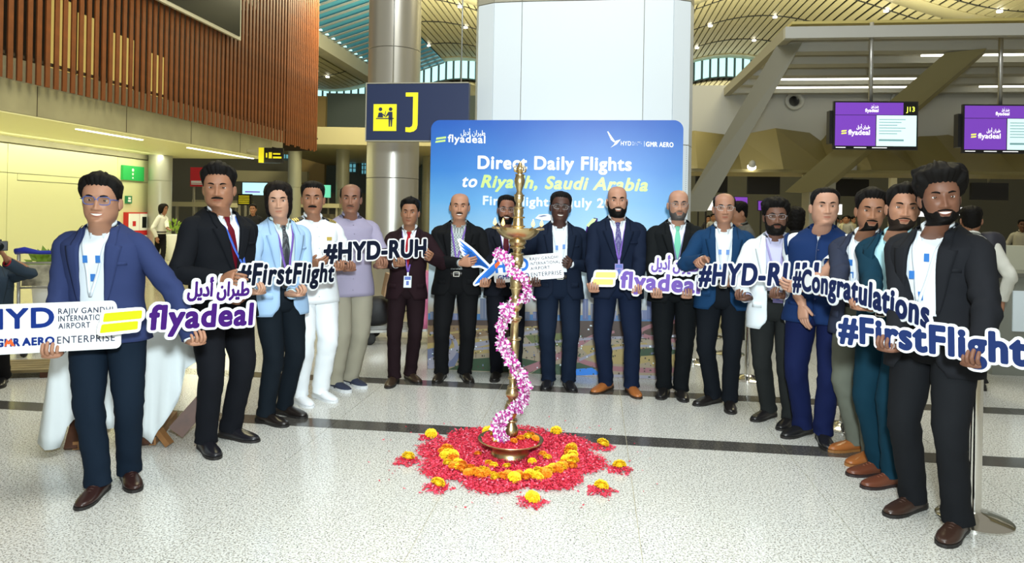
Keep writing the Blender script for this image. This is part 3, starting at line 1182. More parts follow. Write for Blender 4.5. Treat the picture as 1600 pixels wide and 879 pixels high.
def person(c):
    F = Fig(c)
    fc = c.get('face', {})
    fR, fL = c['feet']
    pr, pl_ = G(fR[0], fR[1]), G(fL[0], fL[1])
    if 'sep' in c:
        mid = (pr + pl_) / 2
        pr, pl_ = mid + (pr - mid) * c['sep'], mid + (pl_ - mid) * c['sep']
    root = (pr + pl_) / 2
    root.y += 0.02
    yaw = math.radians(c['yaw'])
    drop = c.get('drop', 0.0)
    if 'H' in c:
        H = c['H']
    else:
        H = P(c['head'][0], c['head'][1], root.y).z - c.get('hairtop', .02)
    s = H / 1.75
    e = empty('person', root, yaw, c['label'], 'person', c.get('group'))
    e.scale = (s, s, s)
    Ri = Matrix.Rotation(-yaw, 3, 'Z')

    def loc(wp):
        return (Ri @ (Vector(wp) - root)) / s
    hw = P(c['head'][0], c['head'][1] + 30, root.y)
    shv = (Ri @ Vector((hw.x - root.x, c.get('leany', 0.0), 0))) / s

    def sh(p):
        p = Vector(p)
        k = max(p.z, 0) / 1.63
        return Vector((p.x + shv.x * k, p.y + shv.y * k, p.z - drop * float(smooth(.15, .75, p.z))))

    def done(m, name, mats, parent=e, shift=True, **k):
        if shift and name not in HEADPARTS:
            # neck line: lower at the throat, higher at the nape
            bd_ = name == 'body'
            out_ = []
            for x, y, z in m.v:
                if z > 1.36:
                    t = smooth(1.36, 1.455, z)
                    if bd_:
                        t *= 1 - smooth(1.470, 1.500, z)
                    z += .28 * (max(min(y, .09), -.08) - .03) * t
                out_.append((x, y, z))
            m.v = out_
        if shift:
            m.v = [tuple(sh(p)) for p in m.v]
        return m.build(name, mats, parent, **k)
    sk = skin_mat(c['skin'])
    seed = (fR[0] * 3.7) % 50
    lo = c.get('low', False)

    # ---- arms: joints
    arms = {}
    l1, l2 = .285 * c.get('arm', 1.05), .255 * c.get('arm', 1.05)
    for sd, side in ((-1, 'R'), (1, 'L')):
        S = Vector((sd * (.160 * F.fat + .012), .005, 1.368))
        hs = c.get(side)
        if hs is None:
            hs = ('hang',)
        front = Ri @ Vector((0, -1, 0))
        if hs[0] == 'hang':
            W = Vector((sd * (.25 + .03 * (F.fat - 1) * 10), -.03, .86))
            a, n, lat = Vector((0, -.15, -1)), Vector((-sd, 0, 0)), Vector((0, -1, 0))
            curl, th = (18, 22, 15), (.7, .35, .25)
        elif hs[0] == 'grip':
            sgn_ = hs[1][2]
            nrm_ = sgn_.n
            T = loc(P(hs[1][0], hs[1][1], sgn_.depth(hs[1][0], hs[1][1])))
            T -= sh(Vector((0, 0, T.z))) - Vector((0, 0, T.z))
            nd = Ri @ Vector(hs[2])
            fr = Ri @ nrm_
            a, n = fr, nd
            kn = T + fr * .022 - nd * (.050 if nd.z > .8 else .022)
            W = kn - a * .088
            lat = a.cross(n) * (1 if side == 'L' else -1) * -1
            curl, th = (62, 55, 20), (.35, .35, .8)
        elif hs[0] == 'free':
            T = loc(P(*hs[1]))
            T -= sh(Vector((0, 0, T.z))) - Vector((0, 0, T.z))
            a, n = (Ri @ Vector(hs[2])).normalized(), (Ri @ Vector(hs[3]))
            W = T - a * .08
            lat = Ri @ Vector(hs[4]) if len(hs) > 4 else Vector((0, 0, 1))
            curl, th = (hs[5] if len(hs) > 5 else (28, 30, 20)), (.7, .45, .3)
        hint = Vector((sd * c.get('elbow', .75), .55, -.55))
        if 'hint' + side in c:
            hint = Vector(c['hint' + side])
        E_, W = ik(S, W, l1, l2, hint)
        arms[side] = (S, E_, W, a, n, lat, curl, th, sd)

    # ---- body: one continuous mesh from the hips to the crown, with arms, hands and ears
    m = MB()
    hp = c.get('hp', (0, 0, 0))     # head yaw, pitch (down +), roll in degrees
    HS = c.get('hs', 1.05)
    RH = Matrix.Rotation(math.radians(hp[0]), 4, 'Z') @ Matrix.Rotation(math.radians(hp[2]), 4, 'Y') @ Matrix.Rotation(math.radians(hp[1]), 4, 'X')
    piv = Vector((0, .015, 1.475))
    zc = 1.75 - .2352 * HS
    hfw = c.get('hfwd', .014)

    def hd(x, y, z):
        """head space -> local, turned on the neck"""
        p = Vector((x * HS, y * HS - hfw * float(smooth(1.42, 1.50, zc + z * HS)), zc + z * HS))
        k = float(smooth(1.44, 1.525, p.z))
        q = piv + RH @ (p - piv)
        return p.lerp(q, k)
    na = len(HANG)
    rows_ = []
    for z in (.86, .98, 1.10, 1.22, 1.32, 1.38, 1.41):
        w_, f_, b_ = F.torso(z, -.022)
        rows_.append([Vector((w_ * math.copysign(abs(math.sin(a)) ** (2 / TN), math.sin(a)), (-f_ if math.cos(a) > 0 else b_) * abs(math.cos(a)) ** (2 / TN), z)) for a in HANG])
    zz = np.concatenate([np.linspace(-.09, -.015, 5), np.linspace(-.010, .150, 48 if not lo else 24), np.linspace(.156, .2352, 16)])
    A2, Z2 = np.meshgrid(HANG, zz)
    X, Y, Z = headpt(A2, Z2, 0, fc)
    for i in range(len(zz)):
        rows_.append([hd(X[i, j], Y[i, j], Z[i, j]) for j in range(na)])
    m.grid(rows_, True, True, True)
    # ears
    for sx in (-1, 1):
        ex, ey, ez = headpt(np.array([sx * 1.62]), np.array([.105]), 0, fc)
        for (dx, dy, dz, rx, ry, rz) in ((.004, .012, 0, .0075, .017, .031), (.010, .020, .004, .005, .012, .026)):
            mm = MB()
            mm.ball((0, 0, 0), (rx, ry, rz), 10, 8)
            R2 = Matrix.Rotation(sx * -.35, 4, 'Z')
            m.add([hd(*(R2 @ Vector(p) + Vector((ex[0] + sx * dx, ey[0] + dy, .103 + dz)))) for p in mm.v], mm.f)
    # eyelids (skin) around each eye
    eyes = []
    for sx in (-1, 1):
        fx, fy, fz = face_patch(np.array([sx * .0325]), np.array([.1195]), 0, fc)
        ec = Vector((sx * .0325, fy[0] + .0098, .1195))
        eyes.append(ec)
        er = .0150
        for el0, el1 in (((15 if not c.get('squint') else 8), 90), (-90, (-21 if not c.get('squint') else -14))):
            g = []
            for i in range(6):
                t = math.radians(el0 + (el1 - el0) * i / 5)
                g.append([hd(*(ec + Vector((er * 1.12 * math.cos(t) * math.sin(q), -er * math.cos(t) * math.cos(q), er * math.sin(t))))) for q in np.linspace(-1.4, 1.4, 11)])
            m.grid(g, False)
    # arms and hands
    short = c.get('sleeve', 1.0)
    for side, (S, E_, W, a, n, lat, curl, th, sd) in arms.items():
        path = V3(catmull([(sd * .11, .005, 1.40), S, S.lerp(E_, .5), E_, E_.lerp(W, .5), W], 4))
        nn = len(path)
        rad = np.interp(np.linspace(0, 1, nn), [0, .2, .4, .6, .72, .9, 1], [.035, .050, .047, .041, .042, .031, .027])
        m.tube(path, list(rad), 14)
        hand_geo(m, W, a, n, lat, curl, th, c.get('hand', 1.08))
    done(m, 'body', sk)

    # ---- eyes, lips, teeth, brows
    for ec in eyes:
        m = MB()
        er = .0142
        g = []
        degs = [0.5, 10, 22, 31, 45, 70, 90]
        for t in degs:
            t = math.radians(t)
            g.append([hd(*(ec + Vector((1.1 * er * math.sin(t) * math.cos(q), -er * math.cos(t), er * math.sin(t) * math.sin(q))))) for q in [2 * PI * j / 14 for j in range(14)]])
        R_ = len(g)
        vs = [p for r in g for p in r]
        m.v = [tuple(p) for p in vs]
        for i in range(R_ - 1):
            for j in range(14):
                k = (j + 1) % 14
                m.f.append((i * 14 + j, (i + 1) * 14 + j, (i + 1) * 14 + k, i * 14 + k))
                m.m.append(1 if i < 3 else 0)
        m.f.append(tuple(range(14))); m.m.append(1)
        done(m, 'eye', [M_eyew, M_iris])

    def patch(x, z, off, name, mt, cols=None):
        """x, z, off: 2-d arrays over the face"""
        Xp, Yp, Zp = face_patch(x, z, off, fc)
        m = MB()
        m.grid([[hd(Xp[i, j], Yp[i, j], Zp[i, j]) for j in range(x.shape[1])] for i in range(x.shape[0])], False)
        return done(m, name, mt)
    hc = hair_mat(c.get('hair', (.012, .010, .009)))
    bc = hair_mat(c.get('beardcol', c.get('hair', (.012, .010, .009))))
    uu, vv = np.meshgrid(np.linspace(-1, 1, 13), np.linspace(-1, 1, 7))
    for sx in (-1, 1):
        x = sx * (.0325 + .0185 * uu)
        arch = .1385 + .004 * (1 - uu ** 2) + .002 * uu
        th = .0052 * (1 - .55 * np.clip(uu, 0, 1)) * c.get('brow', 1)
        patch(x, arch + th * vv, .0042 * (1 - vv ** 2) * (1 - uu ** 4) - .0010, 'eyebrow', bc if False else hc)
    lipc = cmat('lips', tuple(np.array(c['skin']) * np.array((.80, .52, .50)) + np.array((.03, 0, 0))), rough=.4)
    sm = c.get('smile', 0.0)
    lx = .0225 + .005 * sm
    op = .0052 * (sm > .5)
    curve = .0045 * sm * uu ** 2 - .0008 * uu ** 2 * (sm == 0)
    patch(lx * uu, .0482 + op * (1 - uu ** 2) + (.0046 * (1 - uu ** 2) ** .6) * (vv + 1) / 2 + curve, .0014 + .0012 * (1 - vv ** 2), 'upper_lip', lipc)
    patch(lx * .96 * uu, .0474 - op * (1 - uu ** 2) - (.0062 * (1 - uu ** 2) ** .6) * (1 - vv) / 2 + curve, .0014 + .0014 * (1 - vv ** 2), 'lower_lip', lipc)
    if sm > .5:
        patch(lx * .9 * uu, .048 + op * .98 * (1 - uu ** 2) * vv + curve, .0026 + 0 * uu, 'teeth', M_teeth)

    # ---- hair, moustache, beard grown from the head surface
    st = c.get('style', 'short')
    if st != 'none':
        hz = np.concatenate([np.linspace(-.02 if st != 'long' else -.06, .16, 34), np.linspace(.165, .2352, 18)])
        ha = np.linspace(-PI, PI, 73)[:-1]
        A2, Z2 = np.meshgrid(ha, hz)
        ad = np.abs(np.degrees(A2))
        front = c.get('hairline', .192)
        line = np.interp(ad, [0, 30, 42, 52, 62, 78, 84, 92, 104, 112, 125, 180], [front, front - .002, front - .004, front - .022, .150, .112, .112, .135, .138, .100, .055, .030])
        if st == 'long':
            line = np.interp(ad, [0, 15, 35, 50, 60, 68, 80, 120, 180], [front, front + .002, front - .014, .142, .10, .05, .015, -.03, -.045])
        line = line + .004 * np.sin(A2 * 37 + seed) * np.sin(A2 * 11 + 1.3)
        mk = (Z2 - line) / .016
        top, side = c.get('thick', (.022, .009))
        if st in ('horseshoe', 'receding'):
            up = np.interp(ad, [0, 60, 75, 95, 140, 180], [-.1, .10, .160, .172, .178, .182] if st == 'horseshoe' else [.0, .05, .19, .215, .24, .26])
            mk = np.minimum(mk, (up - Z2) / .02)
        T = side + (top - side) * smooth(.13, .205, Z2)
        if c.get('quiff'):
            T = T + c['quiff'] * smooth(.17, .21, Z2) * (1 - smooth(25, 75, ad))
        nz_ = np.zeros_like(T)
        fr = c.get('curl', (55, .12))
        for i in range(T.shape[0]):
            for j in range(T.shape[1]):
                aa = A2[i, j]
                nz_[i, j] = noise.noise(Vector((math.sin(aa) * .1 * fr[0] + seed, math.cos(aa) * .1 * fr[0], Z2[i, j] * fr[0])))
        T = T * (1 + fr[1] * 2 * nz_)
        off = -.004 + (T + .004) * smooth(0, 1.5, mk)
        X, Y, Z = headpt(A2, Z2, off, {k: v for k, v in fc.items() if k == 'wide'})
        m = MB()
        idx = {}
        for i in range(len(hz) - 1):
            for j in range(72):
                k = (j + 1) % 72
                q = [(i, j), (i, k), (i + 1, k), (i + 1, j)]
                if max(mk[t] for t in q) > 0:
                    f = []
                    for t in q:
                        if t not in idx:
                            idx[t] = len(m.v)
                            m.v.append(tuple(hd(X[t], Y[t], Z[t])))
                        f.append(idx[t])
                    m.f.append(tuple(f)); m.m.append(0)
        tr = [(len(hz) - 1, j) for j in range(72)]
        if all(t in idx for t in tr):
            m.f.append(tuple(idx[t] for t in tr)); m.m.append(0)
        done(m, 'hair', hc)
    if c.get('mous'):
        tk = c['mous']
        dr = c.get('mdroop', .004)
        patch(.032 * uu, .0605 - dr * np.abs(uu) ** 1.6 + .0068 * tk * (1 - .35 * np.abs(uu)) * vv, (.0055 + .003 * tk) * (1 - vv ** 2) ** .7 * (1 - uu ** 6) - .0012 + .001 * np.sin(uu * 40), 'moustache', bc)
    if c.get('beard'):
        th = c['beard']
        ba = np.radians(np.linspace(-88, 88, 71))
        bz = np.linspace(-.012, .125, 42)
        A2, Z2 = np.meshgrid(ba, bz)
        ad = np.abs(np.degrees(A2))
        up = np.interp(ad, [0, 10, 15, 19, 24, 40, 60, 74, 82, 88], [.0345, .034, .036, .056, .062, .052, .058, .086, .12, .12] if c.get('beardtype', 'full') == 'full' else [.033, .033, .036, .056, .058, .03, .0, -.05, -.05, -.05])
        mk = (up - Z2) / .010
        low_ = (Z2 + .010) / .006
        mk = np.minimum(mk, low_ + .3)
        T = th * (.55 + .45 * (1 - smooth(.02, .08, Z2)))
        off = -.002 + (T + .002) * smooth(0, 1.2, mk) + .0012 * np.sin(A2 * 60) * np.sin(Z2 * 500) * smooth(0, 1, mk)
        X, Y, Z = headpt(A2, Z2, off, fc)
        Z = Z - th * .9 * smooth(.03, -.01, Z2) * (1 - smooth(20, 60, ad))
        m = MB()
        idx = {}
        for i in range(41):
            for j in range(70):
                q = [(i, j), (i, j + 1), (i + 1, j + 1), (i + 1, j)]
                if max(mk[t] for t in q) > 0:
                    f = []
                    for t in q:
                        if t not in idx:
                            idx[t] = len(m.v)
                            m.v.append(tuple(hd(X[t], Y[t], Z[t])))
                        f.append(idx[t])
                    m.f.append(tuple(f)); m.m.append(0)
        done(m, 'beard', bc)
    if c.get('glasses'):
        gcol = c['glasses']
        gm = cmat('spectacle_frame', gcol, rough=.3)
        m = MB()
        yy = min(eyes[0].y, eyes[1].y) - .0300
        rx, rz = c.get('lens', (.0265, .019))
        r = c.get('rim', .0014)
        for sx in (-1, 1):
            pts = []
            for q in [2 * PI * j / 24 for j in range(25)]:
                cc, ss = math.cos(q), math.sin(q)
                pts.append(hd(sx * .0325 + rx * math.copysign(abs(cc) ** .7, cc), yy + .25 * abs(sx * .0325 + rx * cc) ** 1.35, .1175 + rz * math.copysign(abs(ss) ** .7, ss)))
            m.tube(pts, r, 6, 0, False)
            m.tube([hd(sx * .060, yy + .007, .124), hd(sx * .074, yy + .02, .125), hd(sx * .079, -.02, .123), hd(sx * .078, .018, .118)], r * 1.1, 6)
        m.tube([hd(-.008, yy + .001, .122), hd(0, yy - .002, .1245), hd(.008, yy + .001, .122)], r, 6)
        gl = done(m, 'spectacles', gm)
        for sx in (-1, 1):
            m = MB()
            vs = []
            for q in [2 * PI * j / 24 for j in range(24)]:
                cc, ss = math.cos(q), math.sin(q)
                vs.append(hd(sx * .0325 + rx * math.copysign(abs(cc) ** .7, cc), yy + .25 * abs(sx * .0325 + rx * cc) ** 1.35, .1175 + rz * math.copysign(abs(ss) ** .7, ss)))
            m.add(vs, [tuple(range(24))])
            done(m, 'lens', M_lens, gl, smooth=False)

    # ---- trousers
    tc = cloth(c['trouser'])
    m = MB()
    rows_ = []
    for z in np.linspace(1.045, .80, 9):
        w_, f_, b_ = F.torso(z, -.004)
        k = .3 * float(smooth(.88, .78, z))
        rows_.append([Vector((w_ * (1 - .15 * k) * math.copysign(abs(math.sin(a)) ** (2 / TN), math.sin(a)), (-f_ * (1 - k) if math.cos(a) > 0 else b_ * (1 - k)) * abs(math.cos(a)) ** (2 / TN), z)) for a in np.linspace(0, 2 * PI, 37)[:-1]])
    m.grid(wrinkle(rows_, .003, 14, seed), True, False, True)
    if drop > 0:
        m.v = [tuple(sh(p)) for p in m.v]
    feet = []
    for sd, fp_, pw in ((-1, fR, pr), (1, fL, pl_)):
        q = loc(pw)
        fy = math.radians(fp_[2]) - yaw
        dirf = Vector((math.sin(fy), -math.cos(fy), 0))
        lift = fp_[3] if len(fp_) > 3 else 0.0
        an = Vector((q.x, q.y, .075 + lift)) - dirf * .035
        feet.append((q, fy, lift))
        hip = Vector((sd * .090 * F.fat, .008, .885))
        hipw = sh(hip)
        kn, _ = ik(hipw, an, .41, .42, dirf + Vector((0, -.3, 0)))
        top_ = hipw + Vector((0, 0, .05 if drop < .2 else .0))
        path = V3(catmull([top_, hipw.lerp(kn, .25), hipw.lerp(kn, .65), kn, kn.lerp(an, .35), kn.lerp(an, .75), an + Vector((0, 0, -.02))], 5))
        nn = len(path)
        rad = np.interp(np.linspace(0, 1, nn), [0, .1, .25, .5, .7, .9, 1], np.array([.088, .098, .090, .071, .066, .061, .064]) * c.get('leg', 1.0) * (1 + (F.fat - 1) * .6))
        rr = tube_rows(path, list(rad), 22, 1.05, tuple(dirf))
        out = []
        for i, r_ in enumerate(rr):
            t = i / (nn - 1)
            amp = .005 + .012 * float(smooth(.80, 1, t)) + .008 * math.exp(-((t - .55) / .12) ** 2)
            out.append(wrinkle([r_], amp, 13, seed + sd, 1.5)[0])
        # legs are placed after the shift already
        inv = []
        for r_ in out:
            inv.append([Vector((p.x - shv.x * max(p.z, 0) / 1.63, p.y - shv.y * max(p.z, 0) / 1.63, p.z)) for p in r_])
        if drop > 0:
            m.grid(out[::-1], True, False, True)
        else:
            m.grid(inv[::-1], True, False, True)
    if drop > 0:
        done(m, 'trousers', tc, shift=False)
    else:
        done(m, 'trousers', tc)

    # ---- shoes
    sc_ = cmat('shoe_leather', c['shoe'], rough=.28 if not c.get('canvas') else .7, bump=.05, bscale=60)
    so = cmat('shoe_sole', c.get('sole', (.012, .010, .009)), rough=.6)
    for q, fy, lift in feet:
        R2 = Matrix.Translation((q.x, q.y, lift)) @ Matrix.Rotation(fy, 4, 'Z')
        m = MB()
        rows_ = []
        for y, hw, h, z0 in ((.118, .012, .052, .03), (.112, .030, .066, .020), (.085, .040, .082, .018), (.045, .040, .088, .018), (.0, .041, .080, .018), (-.05, .046, .064, .018), (-.10, .050, .052, .018), (-.14, .045, .044, .018), (-.17, .034, .038, .019), (-.188, .018, .031, .020), (-.192, .006, .026, .022)):
            r_ = []
            for j in range(16):
                t = 2 * PI * j / 16
                x = hw * math.copysign(abs(math.cos(t)) ** .75, math.cos(t))
                z = z0 + (h - z0) * (max(math.sin(t), 0) ** .8) if math.sin(t) >= 0 else z0 - .004 * abs(math.sin(t))
                if z > .055 and y > -.02:
                    x *= .82
                r_.append(R2 @ Vector((x, y, z)))
            rows_.append(r_)
        m.grid(rows_, True, True, True)
        shoe = done(m, 'shoe', sc_, shift=False)
        m = MB()
        out_ = [(.010, .122), (.032, .115), (.042, .085), (.040, .03), (.043, -.03), (.051, -.09), (.049, -.135), (.038, -.172), (.020, -.194), (.004, -.199)]
        ol = [(x, y) for x, y in out_] + [(-x, y) for x, y in out_[::-1]]
        m.grid([[R2 @ Vector((x, y, 0)) for x, y in ol], [R2 @ Vector((x, y, .016 if not c.get('canvas') else .026)) for x, y in ol]], True, True, True)
        m.grid([[R2 @ Vector((x * .95, y, 0.0)) for x, y in ol if y > .02], [R2 @ Vector((x * .97, y, .026)) for x, y in ol if y > .02]], True, True, True)
        done(m, 'sole', so, shoe, shift=False, smooth=False)
        if c.get('laces'):
            m = MB()
            for k, y in enumerate((-.035, -.055, -.075)):
                zt = .066 - .006 * k
                m.tube([R2 @ Vector((-.018, y, zt - .004)), R2 @ Vector((0, y - .004, zt + .004)), R2 @ Vector((.018, y, zt - .004))], .0028, 6)
            done(m, 'laces', cmat('lace', tuple(min(1, x * 1.6) for x in c['shoe']), rough=.8), shoe, shift=False)

    # ---- shirt
    shc = c['shirt']
    sm_ = c.get('shirtmat') or cloth(shc, .75)
    m = MB()
    tuck = c.get('tuck', True)
    outer = c.get('jacket') is None
    so_ = .004 if outer else -.008
    zlow = .95 if tuck else .79
    zz = np.concatenate([np.linspace(zlow, 1.36, 17), np.linspace(1.375, 1.475, 9)])
    rows_ = []
    for z in zz:
        fl = so_ + (.014 * float(smooth(1.02, .8, z)) if not tuck else .006 * math.exp(-((z - 1.04) / .05) ** 2) * outer)
        rows_.append([Vector(F.tpt(a, z, fl)) for a in np.linspace(0, 2 * PI, 49)[:-1]])
    m.grid(wrinkle(rows_, .004 if outer else .002, 11, seed + 3), True, True, False)
    ssl = c.get('shirtsleeve', short)
    if outer or c.get('vest'):
        for side, (S, E_, W, a, n, lat, curl, th, sd) in arms.items():
            add_sleeve(m, S, E_, W, sd, ssl, seed, 0.0 if not outer else .004, loose=(ssl < .9))
    done(m, 'shirt', sm_, solid=.003 if not tuck else 0)
    # collar: inner stand, fold, outer flap with points
    m = MB()
    gap = c.get('collargap', .16)
    for sx in (1, -1):
        rows_ = []
        for t in np.linspace(0, 1, 15):
            a = sx * (gap + (PI - gap) * t)
            nx, ny = math.sin(a), -math.cos(a)
            pt = max(0.0, 1 - t * 5)
            zt = 1.506 + .010 * t - .006 * pt
            zb = 1.462 + .012 * t
            o_ = .010
            stp = Vector((nx * .063, ny * .056 + .012, zb))
            top = Vector((nx * .067, ny * .060 + .012, zt))
            flp = Vector((nx * .075 + sx * .022 * pt, ny * .069 + .012 - .012 * pt, zt - .019 - .050 * pt))
            md = Vector((nx * .073 + sx * .008 * pt, ny * .067 + .012 - .005 * pt, zt - .005 - .008 * pt))
            rows_.append([stp, top, md, flp])
        m.grid(rows_, False)
    if c.get('jacket') != 'nehru':
        done(m, 'collar', c.get('collarmat') or sm_, solid=.002)
    if outer:
        m = MB()
        for z in np.linspace(zlow + .06, 1.42, 7):
            p = F.fpt(0, z, so_ + .006 + (.012 * float(smooth(1.02, .8, z)) if not tuck else 0))
            m.ball(p, (.0055, .003, .0055), 8, 4)
        done(m, 'buttons', cmat('button', tuple(x * .75 for x in shc), rough=.4))
    if tuck and not c.get('nobelt'):
        m = MB()
        bw = .010 if outer else -.001
        g = [[Vector(F.tpt(a, z, o_)) for a in np.linspace(0, 2 * PI, 49)[:-1]] for z, o_ in ((.985, bw - .004), (.985, bw), (1.02, bw), (1.02, bw - .004))]
        m.grid(g)
        bl = done(m, 'belt', cmat('belt_leather', (.015, .012, .010), rough=.35))
        m = MB()
        p = F.fpt(0, 1.002, bw + .003)
        for dz, w_ in ((.020, .026), (-.020, .026)):
            m.box((p[0] - w_, p[1] - .004, p[2] + dz - .003), (p[0] + w_, p[1] + .002, p[2] + dz + .003))
        for dx in (-.026, .026):
            m.box((p[0] + dx - .003, p[1] - .004, p[2] - .02), (p[0] + dx + .003, p[1] + .002, p[2] + .02))
        done(m, 'buckle', M_metal, bl, smooth=False)
    # ---- tie
    if c.get('tie'):
        tm = c.get('tiemat') or cloth(c['tie'], .5)
        m = MB()
        rows_ = []
        for z, w_, o_ in ((1.470, .017, .012), (1.455, .019, .018), (1.436, .014, .016), (1.428, .013, .010), (1.36, .022, .008), (1.26, .030, .006), (1.14, .037, .006), (1.05, .040, .006), (1.02, .004, .006)):
            p = F.fpt(0, z, so_)
            y = p[1] - o_
            if z > 1.42:
                y = min(y, -.066)
            rows_.append([Vector((-w_, y + .003, z)), Vector((0, y - .004, z)), Vector((w_, y + .003, z)), Vector((0, y + .008, z))])
        m.grid(rows_, True, True, True)
        done(m, 'tie', tm, smooth='auto')

    # ---- jacket
    jk = c.get('jacket')
    jo = .016
    if jk:
        jm = c.get('jackmat') or cloth(c['jcol'])
        hem = c.get('hem', .80)
        g0 = c.get('gap', .05)
        zb = c.get('button', 1.10)

        def gapx(z):
            if jk == 'nehru':
                return .001 + .012 * float(smooth(1.40, 1.47, z)) + .02 * float(smooth(hem + .05, hem, z))
            if jk == 'closed':
                if z > zb:
                    t = (z - zb) / (1.47 - zb)
                    return .002 + .066 * t ** .9
                return .002 + .07 * float(smooth(zb - .12, hem, z)) ** 2
            t = max(0, (z - zb) / (1.47 - zb))
            return g0 + (.070 - g0) * t + .05 * float(smooth(hem + .10, hem, z)) ** 2
        zz = np.concatenate([np.linspace(hem, 1.36, 24), np.linspace(1.372, 1.492, 12)])
        rows_ = []
        for z in zz:
            a0 = F.xa(gapx(z), z, jo)
            fl = jo + .012 * float(smooth(.98, .8, z))
            rows_.append([Vector(F.tpt(a, z, fl)) for a in np.linspace(a0, 2 * PI - a0, 53)])
        rows_ = wrinkle(rows_, .008, 8, seed + 9, 1.4)
        m = MB()
        m.grid(rows_, False)
        if jk != 'nehru':
            for side, (S, E_, W, a, n, lat, curl, th, sd) in arms.items():
                add_sleeve(m, S, E_, W, sd, 1.0, seed, .010)
        else:
            # armhole rims of the sleeveless waistcoat
            for sd in (-1, 1):
                pts = []
                for q in [2 * PI * j / 20 for j in range(21)]:
                    pts.append(Vector((sd * (.196 * F.fat + .012 * math.cos(q)), .005 + .075 * math.sin(q), 1.345 + .085 * math.cos(q))))
                m.tube(pts, .012, 8, 0, False)
        jacket = done(m, 'jacket' if jk != 'nehru' else 'waistcoat', jm, solid=.004)
        if jk != 'nehru':
            for sx in (1, -1):
                m = MB()
                rows_ = []
                z0 = zb - (.02 if jk == 'closed' else .04)
                for z in np.concatenate([np.linspace(z0, 1.372, 14), np.linspace(1.376, 1.490, 8)]):
                    g_ = gapx(z)
                    if z < 1.374:
                        t = (z - z0) / (1.372 - z0)
                        wl = .012 + .068 * t ** .8
                    else:
                        wl = .048 - .012 * float(smooth(1.40, 1.49, z))
                    o_ = jo + .007 + (.006 * float(smooth(z0, 1.3, z)))
                    rr = []
                    for t in (0, .25, .5, .75, 1):
                        p = F.fpt(g_ + wl * t, z, o_ - (.004 if t == 1 else 0))
                        rr.append(Vector((sx * p[0], p[1], p[2])))
                    rows_.append(rr)
                m.grid(rows_, False, flip=(sx < 0))
                done(m, 'lapel', jm, jacket, solid=.003, smooth='auto')
            if jk == 'closed':
                m = MB()
                for z in (zb - .015, zb - .105):
                    p = F.fpt(.012, z, jo + .010)
                    m.ball(p, (.009, .004, .009), 10, 5)
                done(m, 'button', cmat('jacket_button', tuple(x * .5 for x in c['jcol']), rough=.4), jacket)
            # flap pockets and breast welt
            for sx, z, x0, wd, hh in ((1, .93, .10, .13, .045), (-1, .93, .10, .13, .045), (1, 1.275, .085, .085, .018)):
                m = MB()
                rows_ = []
                for zz_ in (z + hh / 2, z - hh / 2):
                    rows_.append([Vector((sx * F.fpt(x0 + wd * t, zz_, 0)[0], F.fpt(x0 + wd * t, zz_, jo + .0075 + .012 * float(smooth(.98, .8, zz_)))[1], zz_)) for t in np.linspace(0, .55 if z < 1 else 1, 5)])
                m.grid(rows_, False, flip=(sx > 0))
                done(m, 'pocket', jm, jacket, solid=.004)
        else:
            m = MB()
            rows_ = []
            for t in np.linspace(0, 1, 25):
                a = .12 + (2 * PI - .24) * t
                nx, ny = math.sin(a), -math.cos(a)
                rows_.append([Vector((nx * .080, ny * .074 + .012, 1.455)), Vector((nx * .074, ny * .068 + .012, 1.505))])
            m.grid(rows_, False)
            done(m, 'stand_collar', jm, jacket, solid=.004)
            m = MB()
            for z in np.linspace(.88, 1.44, 6):
                p = F.fpt(.012, z, jo + .005)
                m.ball(p, (.007, .004, .007), 8, 5)
            done(m, 'button', cmat('vest_button', (.02, .03, .10), rough=.4), jacket)
            for sx, z, x0, wd in ((1, 1.27, .07, .08), (1, .95, .08, .09), (-1, .95, .08, .09)):
                m = MB()
                m.grid([[Vector((sx * F.fpt(x0 + wd * t, zz_, 0)[0], F.fpt(x0 + wd * t, zz_, jo + .006)[1], zz_)) for t in np.linspace(0, 1, 5)] for zz_ in (z + .01, z - .01)], False, flip=(sx > 0))
                done(m, 'pocket', jm, jacket, solid=.004)
        # shirt cuffs
        if jk != 'nehru':
            for side, (S, E_, W, a, n, lat, curl, th, sd) in arms.items():
                m = MB()
                d = (W - E_).normalized()
                m.tube([W - d * .03, W - d * .002], [.036, .035], 16, 0, False, 1.0)
                done(m, 'cuff', sm_, solid=.002)
    # ---- lanyard and badge
    if c.get('lanyard'):
        ln = c['lanyard']
        lm = cmat('lanyard', ln['col'], rough=.6)
        m = MB()
        zbdg = ln.get('z', 1.12)
        xb = ln.get('x', 0.0)
        for sx in (-1, 1):
            rows_ = []
            for t in np.linspace(0, 1, 14):
                z = 1.468 + (zbdg - 1.468) * t
                x = sx * (.072 * (1 - t) ** .9) + xb * t
                o_ = -.002 + (.030 if jk or outer else .02) * float(smooth(ln.get('lift', .55), 1, t)) + (.006 if outer else 0)
                hwd = .008
                pa, pb = F.fpt(x - hwd, z, o_), F.fpt(x + hwd, z, o_)
                rows_.append([Vector(pa) + Vector((0, -.006, 0)), Vector(pb) + Vector((0, -.006, 0))])
            m.grid(rows_, False)
        la = done(m, 'lanyard', lm, solid=.0015)
